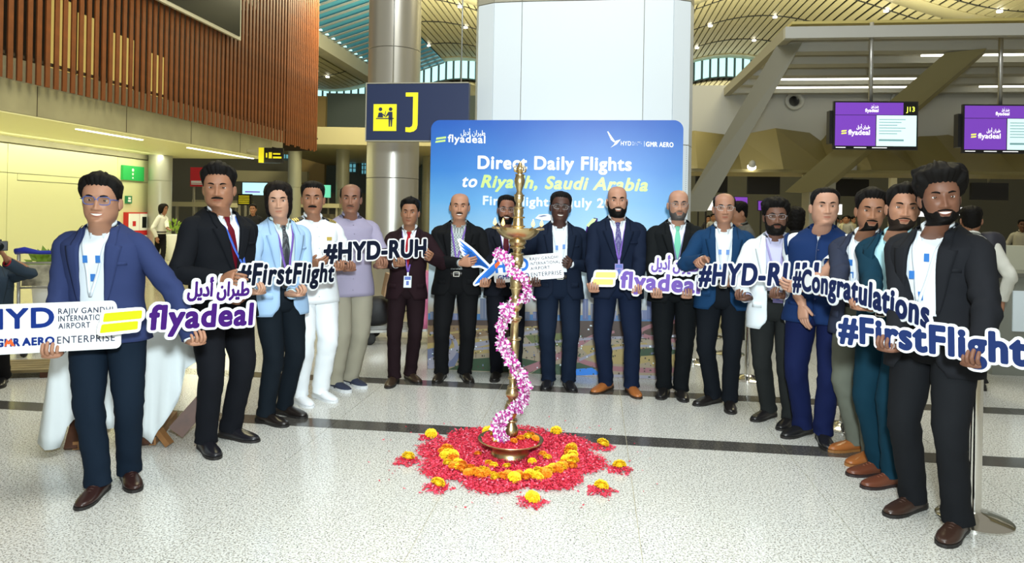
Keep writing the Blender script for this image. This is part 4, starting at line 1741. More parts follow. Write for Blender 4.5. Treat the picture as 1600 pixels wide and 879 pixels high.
        if ln.get('badge', True):
            p = Vector(F.fpt(xb, zbdg - .02, .03)) + Vector((0, -.008, 0))
            bw, bh = ln.get('size', (.036, .055))
            m = MB()
            m.box((p.x - bw, p.y - .002, zbdg - .03 - 2 * bh), (p.x + bw, p.y + .002, zbdg - .03))
            m.box((p.x - .008, p.y - .003, zbdg - .032), (p.x + .008, p.y + .003, zbdg + .004))
            bd = done(m, 'badge', cmat('badge', ln.get('card', (.72, .76, .80)), rough=.3), smooth=False)
            m = MB()
            m.box((p.x - bw * .8, p.y - .0032, zbdg - .034 - bh * .6), (p.x + bw * .8, p.y - .0021, zbdg - .036))
            m.box((p.x - bw * .35, p.y - .0032, zbdg - .034 - bh * 1.5), (p.x + bw * .35, p.y - .0021, zbdg - .036 - bh * .75))
            done(m, 'badge_print', cmat('badge_ink', ln.get('ink', (.05, .10, .40)), rough=.4), bd, smooth=False)
        for (bx, bz) in ln.get('marks', ()):
            p = Vector(F.fpt(bx, bz, .004)) + Vector((0, -.008, 0))
            m = MB()
            m.box((p.x - .012, p.y - .0015, p.z - .020), (p.x + .012, p.y + .0015, p.z + .020))
            done(m, 'lanyard_print', cmat('lanyard_ink', (.03, .16, .48), rough=.4), la, smooth=False)
    if c.get('watch'):
        S, E_, W, a, n, lat, curl, th, sd = arms[c['watch']]
        d = (W - E_).normalized()
        m = MB()
        m.tube([W - d * .045, W - d * .025], [.033, .0325], 16, 0, False)
        done(m, 'wristwatch', cmat('watch_band', c.get('watchcol', (.5, .5, .5)), rough=.25, metal=.7), solid=.003)
    ALL_PEOPLE.append((e, F, done, arms, c, seed))
    return e, F, done, arms


def add_sleeve(m, S, E_, W, sd, frac, seed, off, loose=False):
    S, E_, W = Vector(S), Vector(E_), Vector(W)
    pts = [Vector((sd * .09, .004, 1.412)), Vector((sd * .135, .004, 1.400)), S + Vector((sd * .002, 0, .002)), S.lerp(E_, .35), S.lerp(E_, .75), E_, E_.lerp(W, .3), E_.lerp(W, .7), W - (W - E_).normalized() * .012]
    if frac < .9:
        pts = pts[:4] + [S.lerp(E_, .62), S.lerp(E_, .86)]
        rk = [.036, .052, .063, .063, .064, .067]
    else:
        rk = [.036, .052, .063, .061, .057, .055, .051, .045, .042]
    path = V3(catmull(pts, 5))
    nn = len(path)
    rad = np.interp(np.linspace(0, 1, nn), np.linspace(0, 1, len(rk)), rk) + off * .5
    rr = tube_rows(path, list(rad), 22)
    out = []
    for i, r_ in enumerate(rr):
        t = i / (nn - 1)
        amp = .004 + .011 * math.exp(-((t - .60) / .14) ** 2) + .006 * float(smooth(.8, 1, t))
        out.append(wrinkle([r_], amp, 18, seed + 5 * sd, 1.0)[0])
    m.grid(out, True, True, False)
# ================================================================ hand-held signs
M_board = mat('foam_board_white', (0.80, 0.83, 0.85), 0.45)
M_navy = mat('ink_navy', (0.005, 0.008, 0.022), 0.45)
M_navyblue = mat('ink_blue_navy', (0.010, 0.018, 0.075), 0.45)
M_royal = mat('ink_royal', (0.008, 0.030, 0.20), 0.45)
M_purple = mat('ink_purple', (0.045, 0.008, 0.13), 0.45)
M_lilac = mat('ink_lilac', (0.17, 0.10, 0.40), 0.45)
M_lime = mat('ink_lime', (0.52, 0.66, 0.01), 0.45)
M_palelime = mat('ink_pale_lime', (0.78, 0.86, 0.20), 0.45)
M_greyink = mat('ink_grey', (0.06, 0.065, 0.10), 0.5)
M_orange = mat('ink_orange', (0.80, 0.13, 0.03), 0.45)
M_blue = mat('ink_bright_blue', (0.03, 0.17, 0.62), 0.45)
M_midblue = mat('ink_mid_blue', (0.012, 0.026, 0.105), 0.45)


for m_ in bpy.data.materials:
    if m_.name.startswith('ink_'):
        m_.node_tree.nodes['Principled BSDF'].inputs['Specular IOR Level'].default_value = .1
        m_.node_tree.nodes['Principled BSDF'].inputs['Roughness'].default_value = .7


class Sign:
    """a die-cut foam board: local x along the lettering, z up, front at y=0"""

    def __init__(s, bl, br, label, tilt=0.0):
        A, C = P(*bl), P(*br)
        s.L = (C - A).length
        x = (C - A).normalized()
        up = Vector((0, 0, 1))
        yb = up.cross(x).normalized()
        z = x.cross(yb)
        M = Matrix((x, yb, z)).transposed().to_4x4()
        M.translation = A
        s.e = empty('handheld_sign', (0, 0, 0), 0, label, 'sign', 'die-cut foam signs held by the group')
        s.e.matrix_world = M @ Matrix.Rotation(math.radians(tilt), 4, 'X')
        s.back = []
        s.A, s.n = A, -yb

    def depth(s, px, py):
        o = Vector((0, 0, CAMH))
        d = P(px, py, 1.0) - o
        return (s.A - o).dot(s.n) / d.dot(s.n)

    def text(s, body, x0, x1, z, h, m, bold=0.0, shear=0.0, name='lettering', y=0.0, back=True, space=1.1, ref=None, warp=None):
        T = fit_tris(text_tris(body, shear, space), x0 * s.L, x1 * s.L, z, h, ref)
        if warp:
            T = T.copy()
            T[..., 1] += warp(T[..., 0] / s.L)
        lp = grow_loops(T, max(.0009, h / 110), bold)
        plate(name, lp, .0012, m, s.e, 0, -.0013 + y)
        if back:
            s.back.append(T)

    def shape(s, pts, m, name='mark', back=True, round_=0.004, y=0.0):
        T = poly_tris(pts)
        lp = grow_loops(T, .0012, round_)
        plate(name, lp, .0012, m, s.e, 0, -.0013 + y)
        if back:
            s.back.append(T)

    def board(s, r, h=.0022, extra=()):
        T = np.concatenate(s.back + [poly_tris(p) for p in extra])
        lp = grow_loops(T, h, r, holes=False)
        plate('board', lp, .012, M_board, s.e, 0.0, 0.0)


def bird(s, x0, z0, w, h, mw, mb, mr=None):
    """wing feathers fanning up and a body sweeping to the right"""
    def q(pts):
        return [(x0 + a * w, z0 + b * h) for a, b in pts]
    for k in range(6):
        t = k / 5
        root = (.50 + .16 * (1 - t), .34 + .10 * t)
        tip = (.02 + .12 * t * t + .05 * t, .99 - .50 * t ** 1.05)
        wd = .050
        dx, dz = tip[0] - root[0], tip[1] - root[1]
        L = math.hypot(dx, dz)
        nx, nz = -dz / L * wd, dx / L * wd
        s.shape(q([(root[0] + nx * .5, root[1] + nz * .5), (root[0] + dx * .6 + nx * 1.0, root[1] + dz * .6 + nz), tip, (root[0] + dx * .6 - nx * .8, root[1] + dz * .6 - nz * .8), (root[0] - nx * .5, root[1] - nz * .5)]), mw, 'feather', round_=.002)
    s.shape(q([(.30, .02), (.42, .14), (.56, .24), (.72, .36), (.86, .46), (.99, .50), (.90, .38), (.78, .24), (.62, .14), (.44, .06)]), mb, 'bird_body', round_=.003)
    if mr:
        s.shape(q([(.82, .40), (.90, .46), (1.0, .51), (.93, .40), (.84, .32)]), mr, 'bird_head', y=-.0008, round_=.002)


# 1: white panel with HYD at the far left
s1 = Sign((-62, 549, 3.30), (188, 536, 3.50), 'white panel sign reading HYD and AERO ENTERPRISE, cut off by the left frame edge')
k = s1.L
fx = lambda px: (px + 62) / 250.0
s1.text('HYD', fx(-30), fx(80), .102, .094, M_royal, .0045)
for i, t in enumerate(('RAJIV GANDHI', 'INTERNATIONAL', 'AIRPORT')):
    s1.text(t, fx(88), fx((176, 178, 139)[i]),   .162 - .037 * i, .028, M_greyink, .0008, back=False)
s1.text('GMR', fx(-8), fx(27), .014, .036, M_royal, .003, back=False)
s1.shape([(fx(4) * k, .014), (fx(8) * k, .050), (fx(11) * k, .032), (fx(14) * k, .050), (fx(20) * k, .014), (fx(15) * k, .016), (fx(13) * k, .030), (fx(11) * k, .022), (fx(9) * k, .030), (fx(7) * k, .016)], M_orange, 'flame_mark', back=False, y=-.001, round_=.001)
s1.text('AERO', fx(32), fx(81), .014, .036, M_royal, .0028, back=False)
s1.text('ENTERPRISE', fx(86), fx(179), .014, .036, M_greyink, .0006, back=False)
s1.shape([(fx(-40) * k, .083), (fx(150) * k, .083), (fx(150) * k, .0845), (fx(-40) * k, .0845)], M_greyink, 'rule_line', back=False, round_=.0004)
s1.board(.026, extra=[[(0, .0), (fx(180) * k, .0), (fx(180) * k, .07), (fx(172) * k, .195), (0, .195)]])

# 2: purple airline sign at the left
s2 = Sign((158, 519, 3.36), (394, 507, 3.95), 'purple and lime airline sign with script above, held at the blue blazer and black suit')
k = s2.L
s2.shape([(.015 * k, .088), (.225 * k, .098), (.225 * k, .066), (.012 * k, .056)], M_lime, 'bar', round_=.006)
s2.shape([(.005 * k, .034), (.205 * k, .044), (.205 * k, .012), (.000 * k, .002)], M_lime, 'bar', round_=.006)
s2.text('flyadeal', .285, .995, .004, .125, M_purple, .0075, ref=.72)
s2.text(AR, .515, .955, .170, .078, M_purple, .0045, ref=.72, space=1.0)
s2.board(.022)

# 3
s3 = Sign((368, 447, 4.28), (522, 440, 5.15), 'first-flight hashtag sign held in front of the pale blue blazer')
s3.text('#FirstFlight', .01, .99, .006, .135, M_navy, .0075, shear=.10)
s3.board(.020)
# 4
s4 = Sign((505, 409, 5.38), (667, 400, 5.92), 'route hashtag sign in front of the lilac shirt and maroon suit')
s4.text('#HYD-RUH', .01, .99, .004, .142, M_navy, .0095, shear=.05)
s4.board(.020)
# 5
s5 = Sign((721, 445, 6.07), (884, 432, 5.96), 'airport sign with blue bird emblem behind the brass lamp')
k = s5.L
bird(s5, .01 * k, -.01, .40 * k, .41, M_blue, M_blue, M_orange)
s5.text('HYD', .345, .655, .085, .105, M_blue, .006)
for i, t in enumerate(('RAJIV GANDHI', 'INTERNATIONAL', 'AIRPORT')):
    s5.text(t, .675, (.945, .96, .86)[i], .165 - .042 * i, .027, M_greyink, .0003, back=False)
s5.text('ENTERPRISE', .675, .965, .022, .036, M_greyink, .0002, back=False)
s5.text('GMR AERO', .36, .655, .022, .036, M_royal, .002, back=False)
s5.board(.020, extra=[[(.34 * k, .01), (.965 * k, .01), (.965 * k, .195), (.34 * k, .195)]])
# 6
s6 = Sign((926, 446, 5.66), (1093, 459, 5.58), 'pale lilac airline sign with script above, held in front of navy and black suits')
k = s6.L
s6.shape([(.03 * k, .110), (.205 * k, .120), (.205 * k, .085), (.025 * k, .075)], M_palelime, 'bar', round_=.006)
s6.shape([(.01 * k, .050), (.185 * k, .060), (.185 * k, .025), (.005 * k, .015)], M_palelime, 'bar', round_=.006)
s6.text('flyadeal', .265, .995, .006, .135, M_lilac, .0085, ref=.72)
s6.text(AR, .54, .97, .180, .088, M_lilac, .0045, ref=.72, space=1.0)
s6.board(.024)
# 7
s7 = Sign((1091, 444, 5.27), (1283, 447, 4.52), 'slanted route hashtag sign held in front of the white jacket')
s7.text('#HYD-RUH', .01, .99, .004, .150, M_navyblue, .0085, shear=.22)
s7.board(.020)
# 8
s8 = Sign((1238, 447, 4.40), (1452, 505, 3.22), 'long sloping congratulations hashtag sign above the first-flight sign')
s8.text('#Congratulations', .008, .995, .000, .128, M_navyblue, .0075, ref=.70, warp=lambda t: .045 * np.sin(np.pi * np.clip(t, 0, 1)) * (1 - .6 * t) - .02)
s8.board(.020)
# 9
s9 = Sign((1310, 531, 3.52), (1604, 572, 2.84), 'blue first-flight hashtag sign nearest the camera at the right')
s9.text('#FirstFlight', .008, .998, .004, .122, M_midblue, .0080, shear=.0)
s9.board(.020)

# ================================================================ the backdrop
BL, BR = G(667, 576), G(667, 576) + (B(1, 0) - B(0, 0)) * 2.46
BRw = BL + (B(1, 0) - B(0, 0)).normalized() * 2.44
bdz = 2.46
bd = empty('event_backdrop', BL, 0, 'square printed backdrop, blue sky above a city, announcing direct flights', 'backdrop')
bxv = (BRw - BL).normalized()
ang = math.atan2(bxv.y, bxv.x)
bd.rotation_euler = (0, 0, ang)
BW = 2.44
nrm = Vector((bxv.y, -bxv.x, 0))


def bpx(px, py):
    """where the line of sight of a pixel meets the printed face, in panel metres"""
    o = Vector((0, 0, CAMH))
    d = P(px, py, 1.0) - o
    t = (BL - o).dot(nrm) / d.dot(nrm)
    p = o + d * t - BL
    return p.dot(bxv), p.z


M_print = mat('printed_sky', (0.2, 0.45, 0.85), 0.4)
nt = M_print.node_tree
tc_ = nt.nodes.new('ShaderNodeTexCoord'); sp_ = nt.nodes.new('ShaderNodeSeparateXYZ'); mr_ = nt.nodes.new('ShaderNodeMapRange')
mr_.inputs['From Max'].default_value = bdz
cr_ = nt.nodes.new('ShaderNodeValToRGB')
els = cr_.color_ramp.elements
els[0].position = 0; els[0].color = (.30, .24, .16, 1)
els[1].position = 1; els[1].color = (.008, .085, .42, 1)
for p_, c_ in ((.24, (.34, .28, .20)), (.30, (.42, .48, .52)), (.42, (.50, .66, .74)), (.56, (.27, .52, .74)), (.68, (.10, .34, .66)), (.80, (.028, .19, .56))):
    e_ = els.new(p_); e_.color = (*c_, 1)
nz_ = nt.nodes.new('ShaderNodeTexNoise'); nz_.inputs['Scale'].default_value = 1.6; nz_.inputs['Detail'].default_value = 3
ma_ = nt.nodes.new('ShaderNodeMath'); ma_.operation = 'MULTIPLY_ADD'; ma_.inputs[1].default_value = .10
nt.links.new(tc_.outputs['Object'], sp_.inputs[0]); nt.links.new(sp_.outputs['Z'], mr_.inputs['Value'])
nt.links.new(tc_.outputs['Object'], nz_.inputs['Vector']); nt.links.new(nz_.outputs['Fac'], ma_.inputs[0]); nt.links.new(mr_.outputs['Result'], ma_.inputs[2])
ms_ = nt.nodes.new('ShaderNodeMath'); ms_.operation = 'SUBTRACT'; ms_.inputs[1].default_value = .05
nt.links.new(ma_.outputs[0], ms_.inputs[0]); nt.links.new(ms_.outputs[0], cr_.inputs['Fac']); nt.links.new(cr_.outputs['Color'], nt.nodes['Principled BSDF'].inputs['Base Color'])


def rrect(x0, z0, x1, z1, r, n=8, bottom=True):
    pts = []
    for cx, cz, a0 in ((x1 - r, z1 - r, 0), (x0 + r, z1 - r, 90)) + (((x0 + r, z0 + r, 180), (x1 - r, z0 + r, 270)) if bottom else ()):
        for i in range(n + 1):
            a = math.radians(a0 + 90 * i / n)
            pts.append((cx + r * math.cos(a), cz + r * math.sin(a)))
    if not bottom:
        pts += [(x0, z0), (x1, z0)]
    return np.array(pts)


plate('panel', [rrect(0, 0.0, BW, bdz, .09, bottom=False)], .03, M_print, bd)
fr = MB()
for x in (.25, BW - .25):
    fr.bar((x, .04, 0.01), (x, .04, bdz - .1), .03, .03)
    fr.bar((x, .05, 0.015), (x, .50, 0.015), .03, .03)
    fr.bar((x, .05, 1.0), (x, .48, 0.03), .02, .02)
fr.build('stand_frame', M_grey, bd, smooth=False)
PW = mat('print_white', (.85, .88, .90), .4); PG = mat('print_lime', (.55, .80, .22), .4); PWB = mat('print_pale', (.70, .80, .86), .4)
_lay = [0]


def ptext(body, x0, x1, ybase, hpx, m, bold=0, shear=0, ref=None):
    a, z0 = bpx(x0, ybase[0]); b_, z1 = bpx(x1, ybase[1])
    hh = bpx(x0, ybase[0] - hpx)[1] - z0
    T = fit_tris(text_tris(body, shear, 1.1 if body != AR else 1.0), a, b_, 0, hh, ref)
    sl = (z1 - z0) / (b_ - a)
    T = T.copy()
    T[..., 1] += z0 + (T[..., 0] - a) * sl
    lp = grow_loops(T, max(.0010, hh / 80), bold)
    plate('lettering', lp, .001, m, bd, 0, -.0015)


def pshape(pts, m, name='printed_shape', y=None, round_=0):
    q = np.array([bpx(*p) for p in pts])
    q[:, 0] = q[:, 0].clip(0.004, BW - .004)
    q[:, 1] = q[:, 1].clip(0.004, bdz - .004)
    if y is None:
        _lay[0] += 1
        y = -.0008 - .00002 * _lay[0]
    plate(name, [q], .0005, m, bd, 0, y)


ptext('Direct Daily Flights', 747, 986, (263, 266), 19.5, PW, .0065)
ptext('to', 723, 745, (291.5, 292), 18.5, PW, .005, .25)
ptext('Riyadh, Saudi Arabia', 752, 1011, (292, 298), 18.5, PG, .0065, .25)
ptext('First Flight: 1 July 2025', 755, 979, (319.5, 325), 13.5, PWB, .0045)
ptext('flyadeal', 700, 758, (221.5, 223.5), 12, PW, .0030, ref=.72)
ptext(AR, 720, 758, (210.5, 211.5), 8, PW, .0012, ref=.72)
pshape([(682, 215), (697, 213), (697, 216), (681, 218)], PG, 'printed_bar')
pshape([(681, 220), (696, 218), (696, 221), (680, 223)], PG, 'printed_bar')
for i in range(5):
    t = i / 4
    pshape([(962, 222), (949 + 5 * t + 1.2, 205 + 12 * t), (948.6 + 5 * t, 205.6 + 12 * t), (957 + 2 * t, 219 + 3 * t)], PW, 'printed_feather')
pshape([(954, 230.5), (959, 226), (962, 220), (970, 217.5), (964, 225)], PW, 'printed_bird')
ptext('HYD', 970, 986, (227, 227.3), 6.6, PW, .0012)
for i in range(3):
    ptext(('RAJIV GANDHI', 'INTERNATIONAL', 'AIRPORT')[i], 987.5, (1003, 1004, 998)[i], (222.6 + 2.3 * i, 222.8 + 2.3 * i), 1.7, PW, .0002)
pshape([(1006.5, 220.5), (1007.1, 220.5), (1007.1, 229), (1006.5, 229)], PW, 'printed_rule')
ptext('GMR AERO', 1009.5, 1052, (228.6, 229.8), 7.2, PW, .0022)
# the printed city, road by road
CB = [mat('print_city_%d' % i, c, .45) for i, c in enumerate(((.07, .10, .24), (.13, .16, .30), (.10, .13, .20), (.20, .20, .32), (.05, .16, .36)))]
PT = mat('print_tan', (.22, .14, .07), .45); PBr = mat('print_brown', (.06, .035, .025), .45); PGn = mat('print_green', (.025, .06, .025), .45)
PPk = mat('print_pink_road', (.30, .13, .15), .45); PRd = mat('print_road', (.28, .27, .33), .45); PYl = mat('print_sand', (.36, .27, .10), .45)
PPool = mat('print_pool', (.02, .20, .70), .45); PCar = mat('print_car_park', (.13, .15, .25), .45); PLg = mat('print_grass', (.12, .14, .04), .45)
pshape([(668, 489), (1068, 494), (1068, 503), (668, 500)], CB[4])
rnd = random.Random(3)
x = 672
while x < 1062:
    w_ = rnd.uniform(5, 13)
    tall = 468 if (745 < x < 765 or 905 < x < 940 or 1000 < x < 1012) else 484
    t = tall + rnd.uniform(-4, 8)
    pshape([(x, 499), (x, t), (x + w_, t), (x + w_, 499.5)], CB[rnd.randrange(4)], 'printed_building')
    for wx in np.arange(x + 1.2, x + w_ - 1, 2.4):
        pshape([(wx, 497), (wx, t + 1.5), (wx + .7, t + 1.5), (wx + .7, 497)], PCar if rnd.random() < .6 else PRd, 'printed_window')
    x += w_ + rnd.uniform(-2, 5)
pshape([(668, 499), (1068, 502), (1068, 516), (668, 508)], PBr)
pshape([(668, 508), (760, 508), (800, 518), (720, 530), (668, 536)], PT)
pshape([(830, 505), (1068, 512), (1068, 530), (920, 528), (840, 520)], PBr)


def road(pts, wd, m, name='printed_road'):
    c = catmull([(p[0], p[1], 0) for p in pts], 7)
    L, R_ = [], []
    for i, p in enumerate(c):
        t = c[min(i + 1, len(c) - 1)] - c[max(i - 1, 0)]
        t = t / (np.hypot(t[0], t[1]) + 1e-9)
        w_ = wd[0] + (wd[1] - wd[0]) * i / (len(c) - 1)
        L.append((p[0] - t[1] * w_, p[1] + t[0] * w_))
        R_.append((p[0] + t[1] * w_, p[1] - t[0] * w_))
    pshape(L + R_[::-1], m, name)


pshape([(668, 536), (730, 528), (790, 530), (800, 548), (700, 556), (668, 560)], PYl)
pshape([(820, 524), (900, 518), (905, 535), (840, 545)], PLg)
pshape([(905, 540), (1010, 535), (1028, 562), (990, 570), (930, 566)], PYl)
pshape([(1010, 560), (1066, 552), (1066, 572), (1020, 572)], PYl)
pshape([(700, 577), (740, 560), (800, 556), (850, 566), (830, 582), (700, 580)], PGn)
pshape([(830, 590), (850, 570), (905, 566), (935, 574), (900, 588)], PGn)
pshape([(985, 546), (1050, 540), (1060, 552), (1000, 556)], PGn)
pshape([(890, 588), (900, 576), (925, 574), (940, 584), (938, 592)], PPool)
pshape([(668, 545), (690, 540), (720, 552), (710, 572), (668, 577)], PCar)
for pts, wd, m_ in (([(668, 566), (715, 545), (760, 535), (800, 524), (860, 514)], (5, 2), PRd), ([(668, 575), (700, 562), (713, 540), (700, 522), (672, 520)], (4, 2), PRd), ([(672, 556), (696, 545), (704, 532), (690, 528)], (2, 1.5), PCar),
                    ([(800, 586), (860, 562), (900, 540), (930, 524), (960, 518)], (6, 2), PPk), ([(740, 545), (830, 538), (900, 530), (1000, 526), (1068, 524)], (2, 2), PRd), ([(880, 545), (905, 562), (950, 574), (1010, 578), (1068, 578)], (3.5, 4), PPk),
                    ([(1068, 500), (1020, 508), (1000, 520), (1030, 530), (1068, 532)], (3, 3), PPk), ([(860, 592), (950, 588), (1068, 592)], (3, 4), PRd), ([(668, 524), (740, 516), (840, 510)], (1.6, 1.2), PYl), ([(1068, 545), (1000, 540), (940, 548), (905, 562)], (2, 2), PRd)):
    road(pts, wd, m_)
for i in range(26):
    x, y = rnd.uniform(700, 1060), rnd.uniform(528, 572)
    if 780 < x < 815:
        continue
    pshape([(x - .35, y), (x - .35, y - 7), (x - 2.4, y - 6.2), (x - .3, y - 9), (x + 2.4, y - 6.2), (x + .35, y - 7), (x + .35, y)], PBr, 'printed_palm')
m = MB()
for i in range(420):
    x, y = rnd.uniform(672, 1064), rnd.uniform(506, 590)
    a, z = bpx(x, y)
    if not (.02 < a < BW - .02 and .02 < z):
        continue
    w_, h_ = rnd.uniform(.004, .012), rnd.uniform(.003, .009)
    m.add([(a - w_, -.0095, z - h_), (a + w_, -.0095, z - h_), (a + w_ * .6, -.0095, z + h_), (a - w_ * .7, -.0095, z + h_)], [(0, 1, 2, 3)], rnd.choice((0, 0, 1, 1, 2, 3)))
tag(m.build('printed_detail', [PBr, PGn, PWB, PCar], bd, smooth=False), kind='stuff')
# the printed aircraft above the men
pshape([(836, 341), (842, 335), (856, 334), (870, 338), (872, 345), (850, 344)], PW, 'printed_aircraft')
pshape([(840, 338), (850, 335.5), (856, 337), (846, 339)], CB[1], 'printed_aircraft_window')
pshape([(912, 372), (918, 350), (928, 340), (934, 341), (930, 372)], M_purple, 'printed_tail')
pshape([(916, 352), (926, 341), (932, 342), (922, 356)], PG, 'printed_tail_stripe')

# ================================================================ the cast
DK = (.012, .010, .009)
BLACKSH = (.012, .012, .013)
UP = (0, 0, 1)
WHT = (.74, .78, .82)


def patterned(name, c1, c2, scale, kind='dots'):
    m = mat(name, c1, .55)
    nt = m.node_tree
    tcn = nt.nodes.new('ShaderNodeTexCoord')
    if kind == 'dots':
        t = nt.nodes.new('ShaderNodeTexVoronoi'); t.inputs['Scale'].default_value = scale; t.inputs['Randomness'].default_value = 0.1; out = t.outputs['Distance']
        a, b = .28, .36
    else:
        t = nt.nodes.new('ShaderNodeTexChecker'); t.inputs['Scale'].default_value = scale; out = t.outputs['Fac']
        a, b = .4, .6
    nt.links.new(tcn.outputs['Object'], t.inputs['Vector'])
    r = nt.nodes.new('ShaderNodeMapRange'); r.inputs['From Min'].default_value = a; r.inputs['From Max'].default_value = b
    nt.links.new(out, r.inputs['Value'])
    mx = nt.nodes.new('ShaderNodeMix'); mx.data_type = 'RGBA'
    mx.inputs['A'].default_value = (*c2, 1); mx.inputs['B'].default_value = (*c1, 1)
    nt.links.new(r.outputs['Result'], mx.inputs['Factor']); nt.links.new(mx.outputs['Result'], nt.nodes['Principled BSDF'].inputs['Base Color'])
    return m


GRP = 'people lined up in an arc behind the lamp'
S_MED, S_LIGHT, S_DARK, S_TAN = (.40, .215, .135), (.52, .31, .21), (.155, .075, .048), (.33, .165, .095)
BLUEL = dict(col=(.60, .66, .72), badge=False, z=1.10, marks=((-.035, 1.30), (.030, 1.30), (.004, 1.20)))
PURL = (.15, .07, .36)

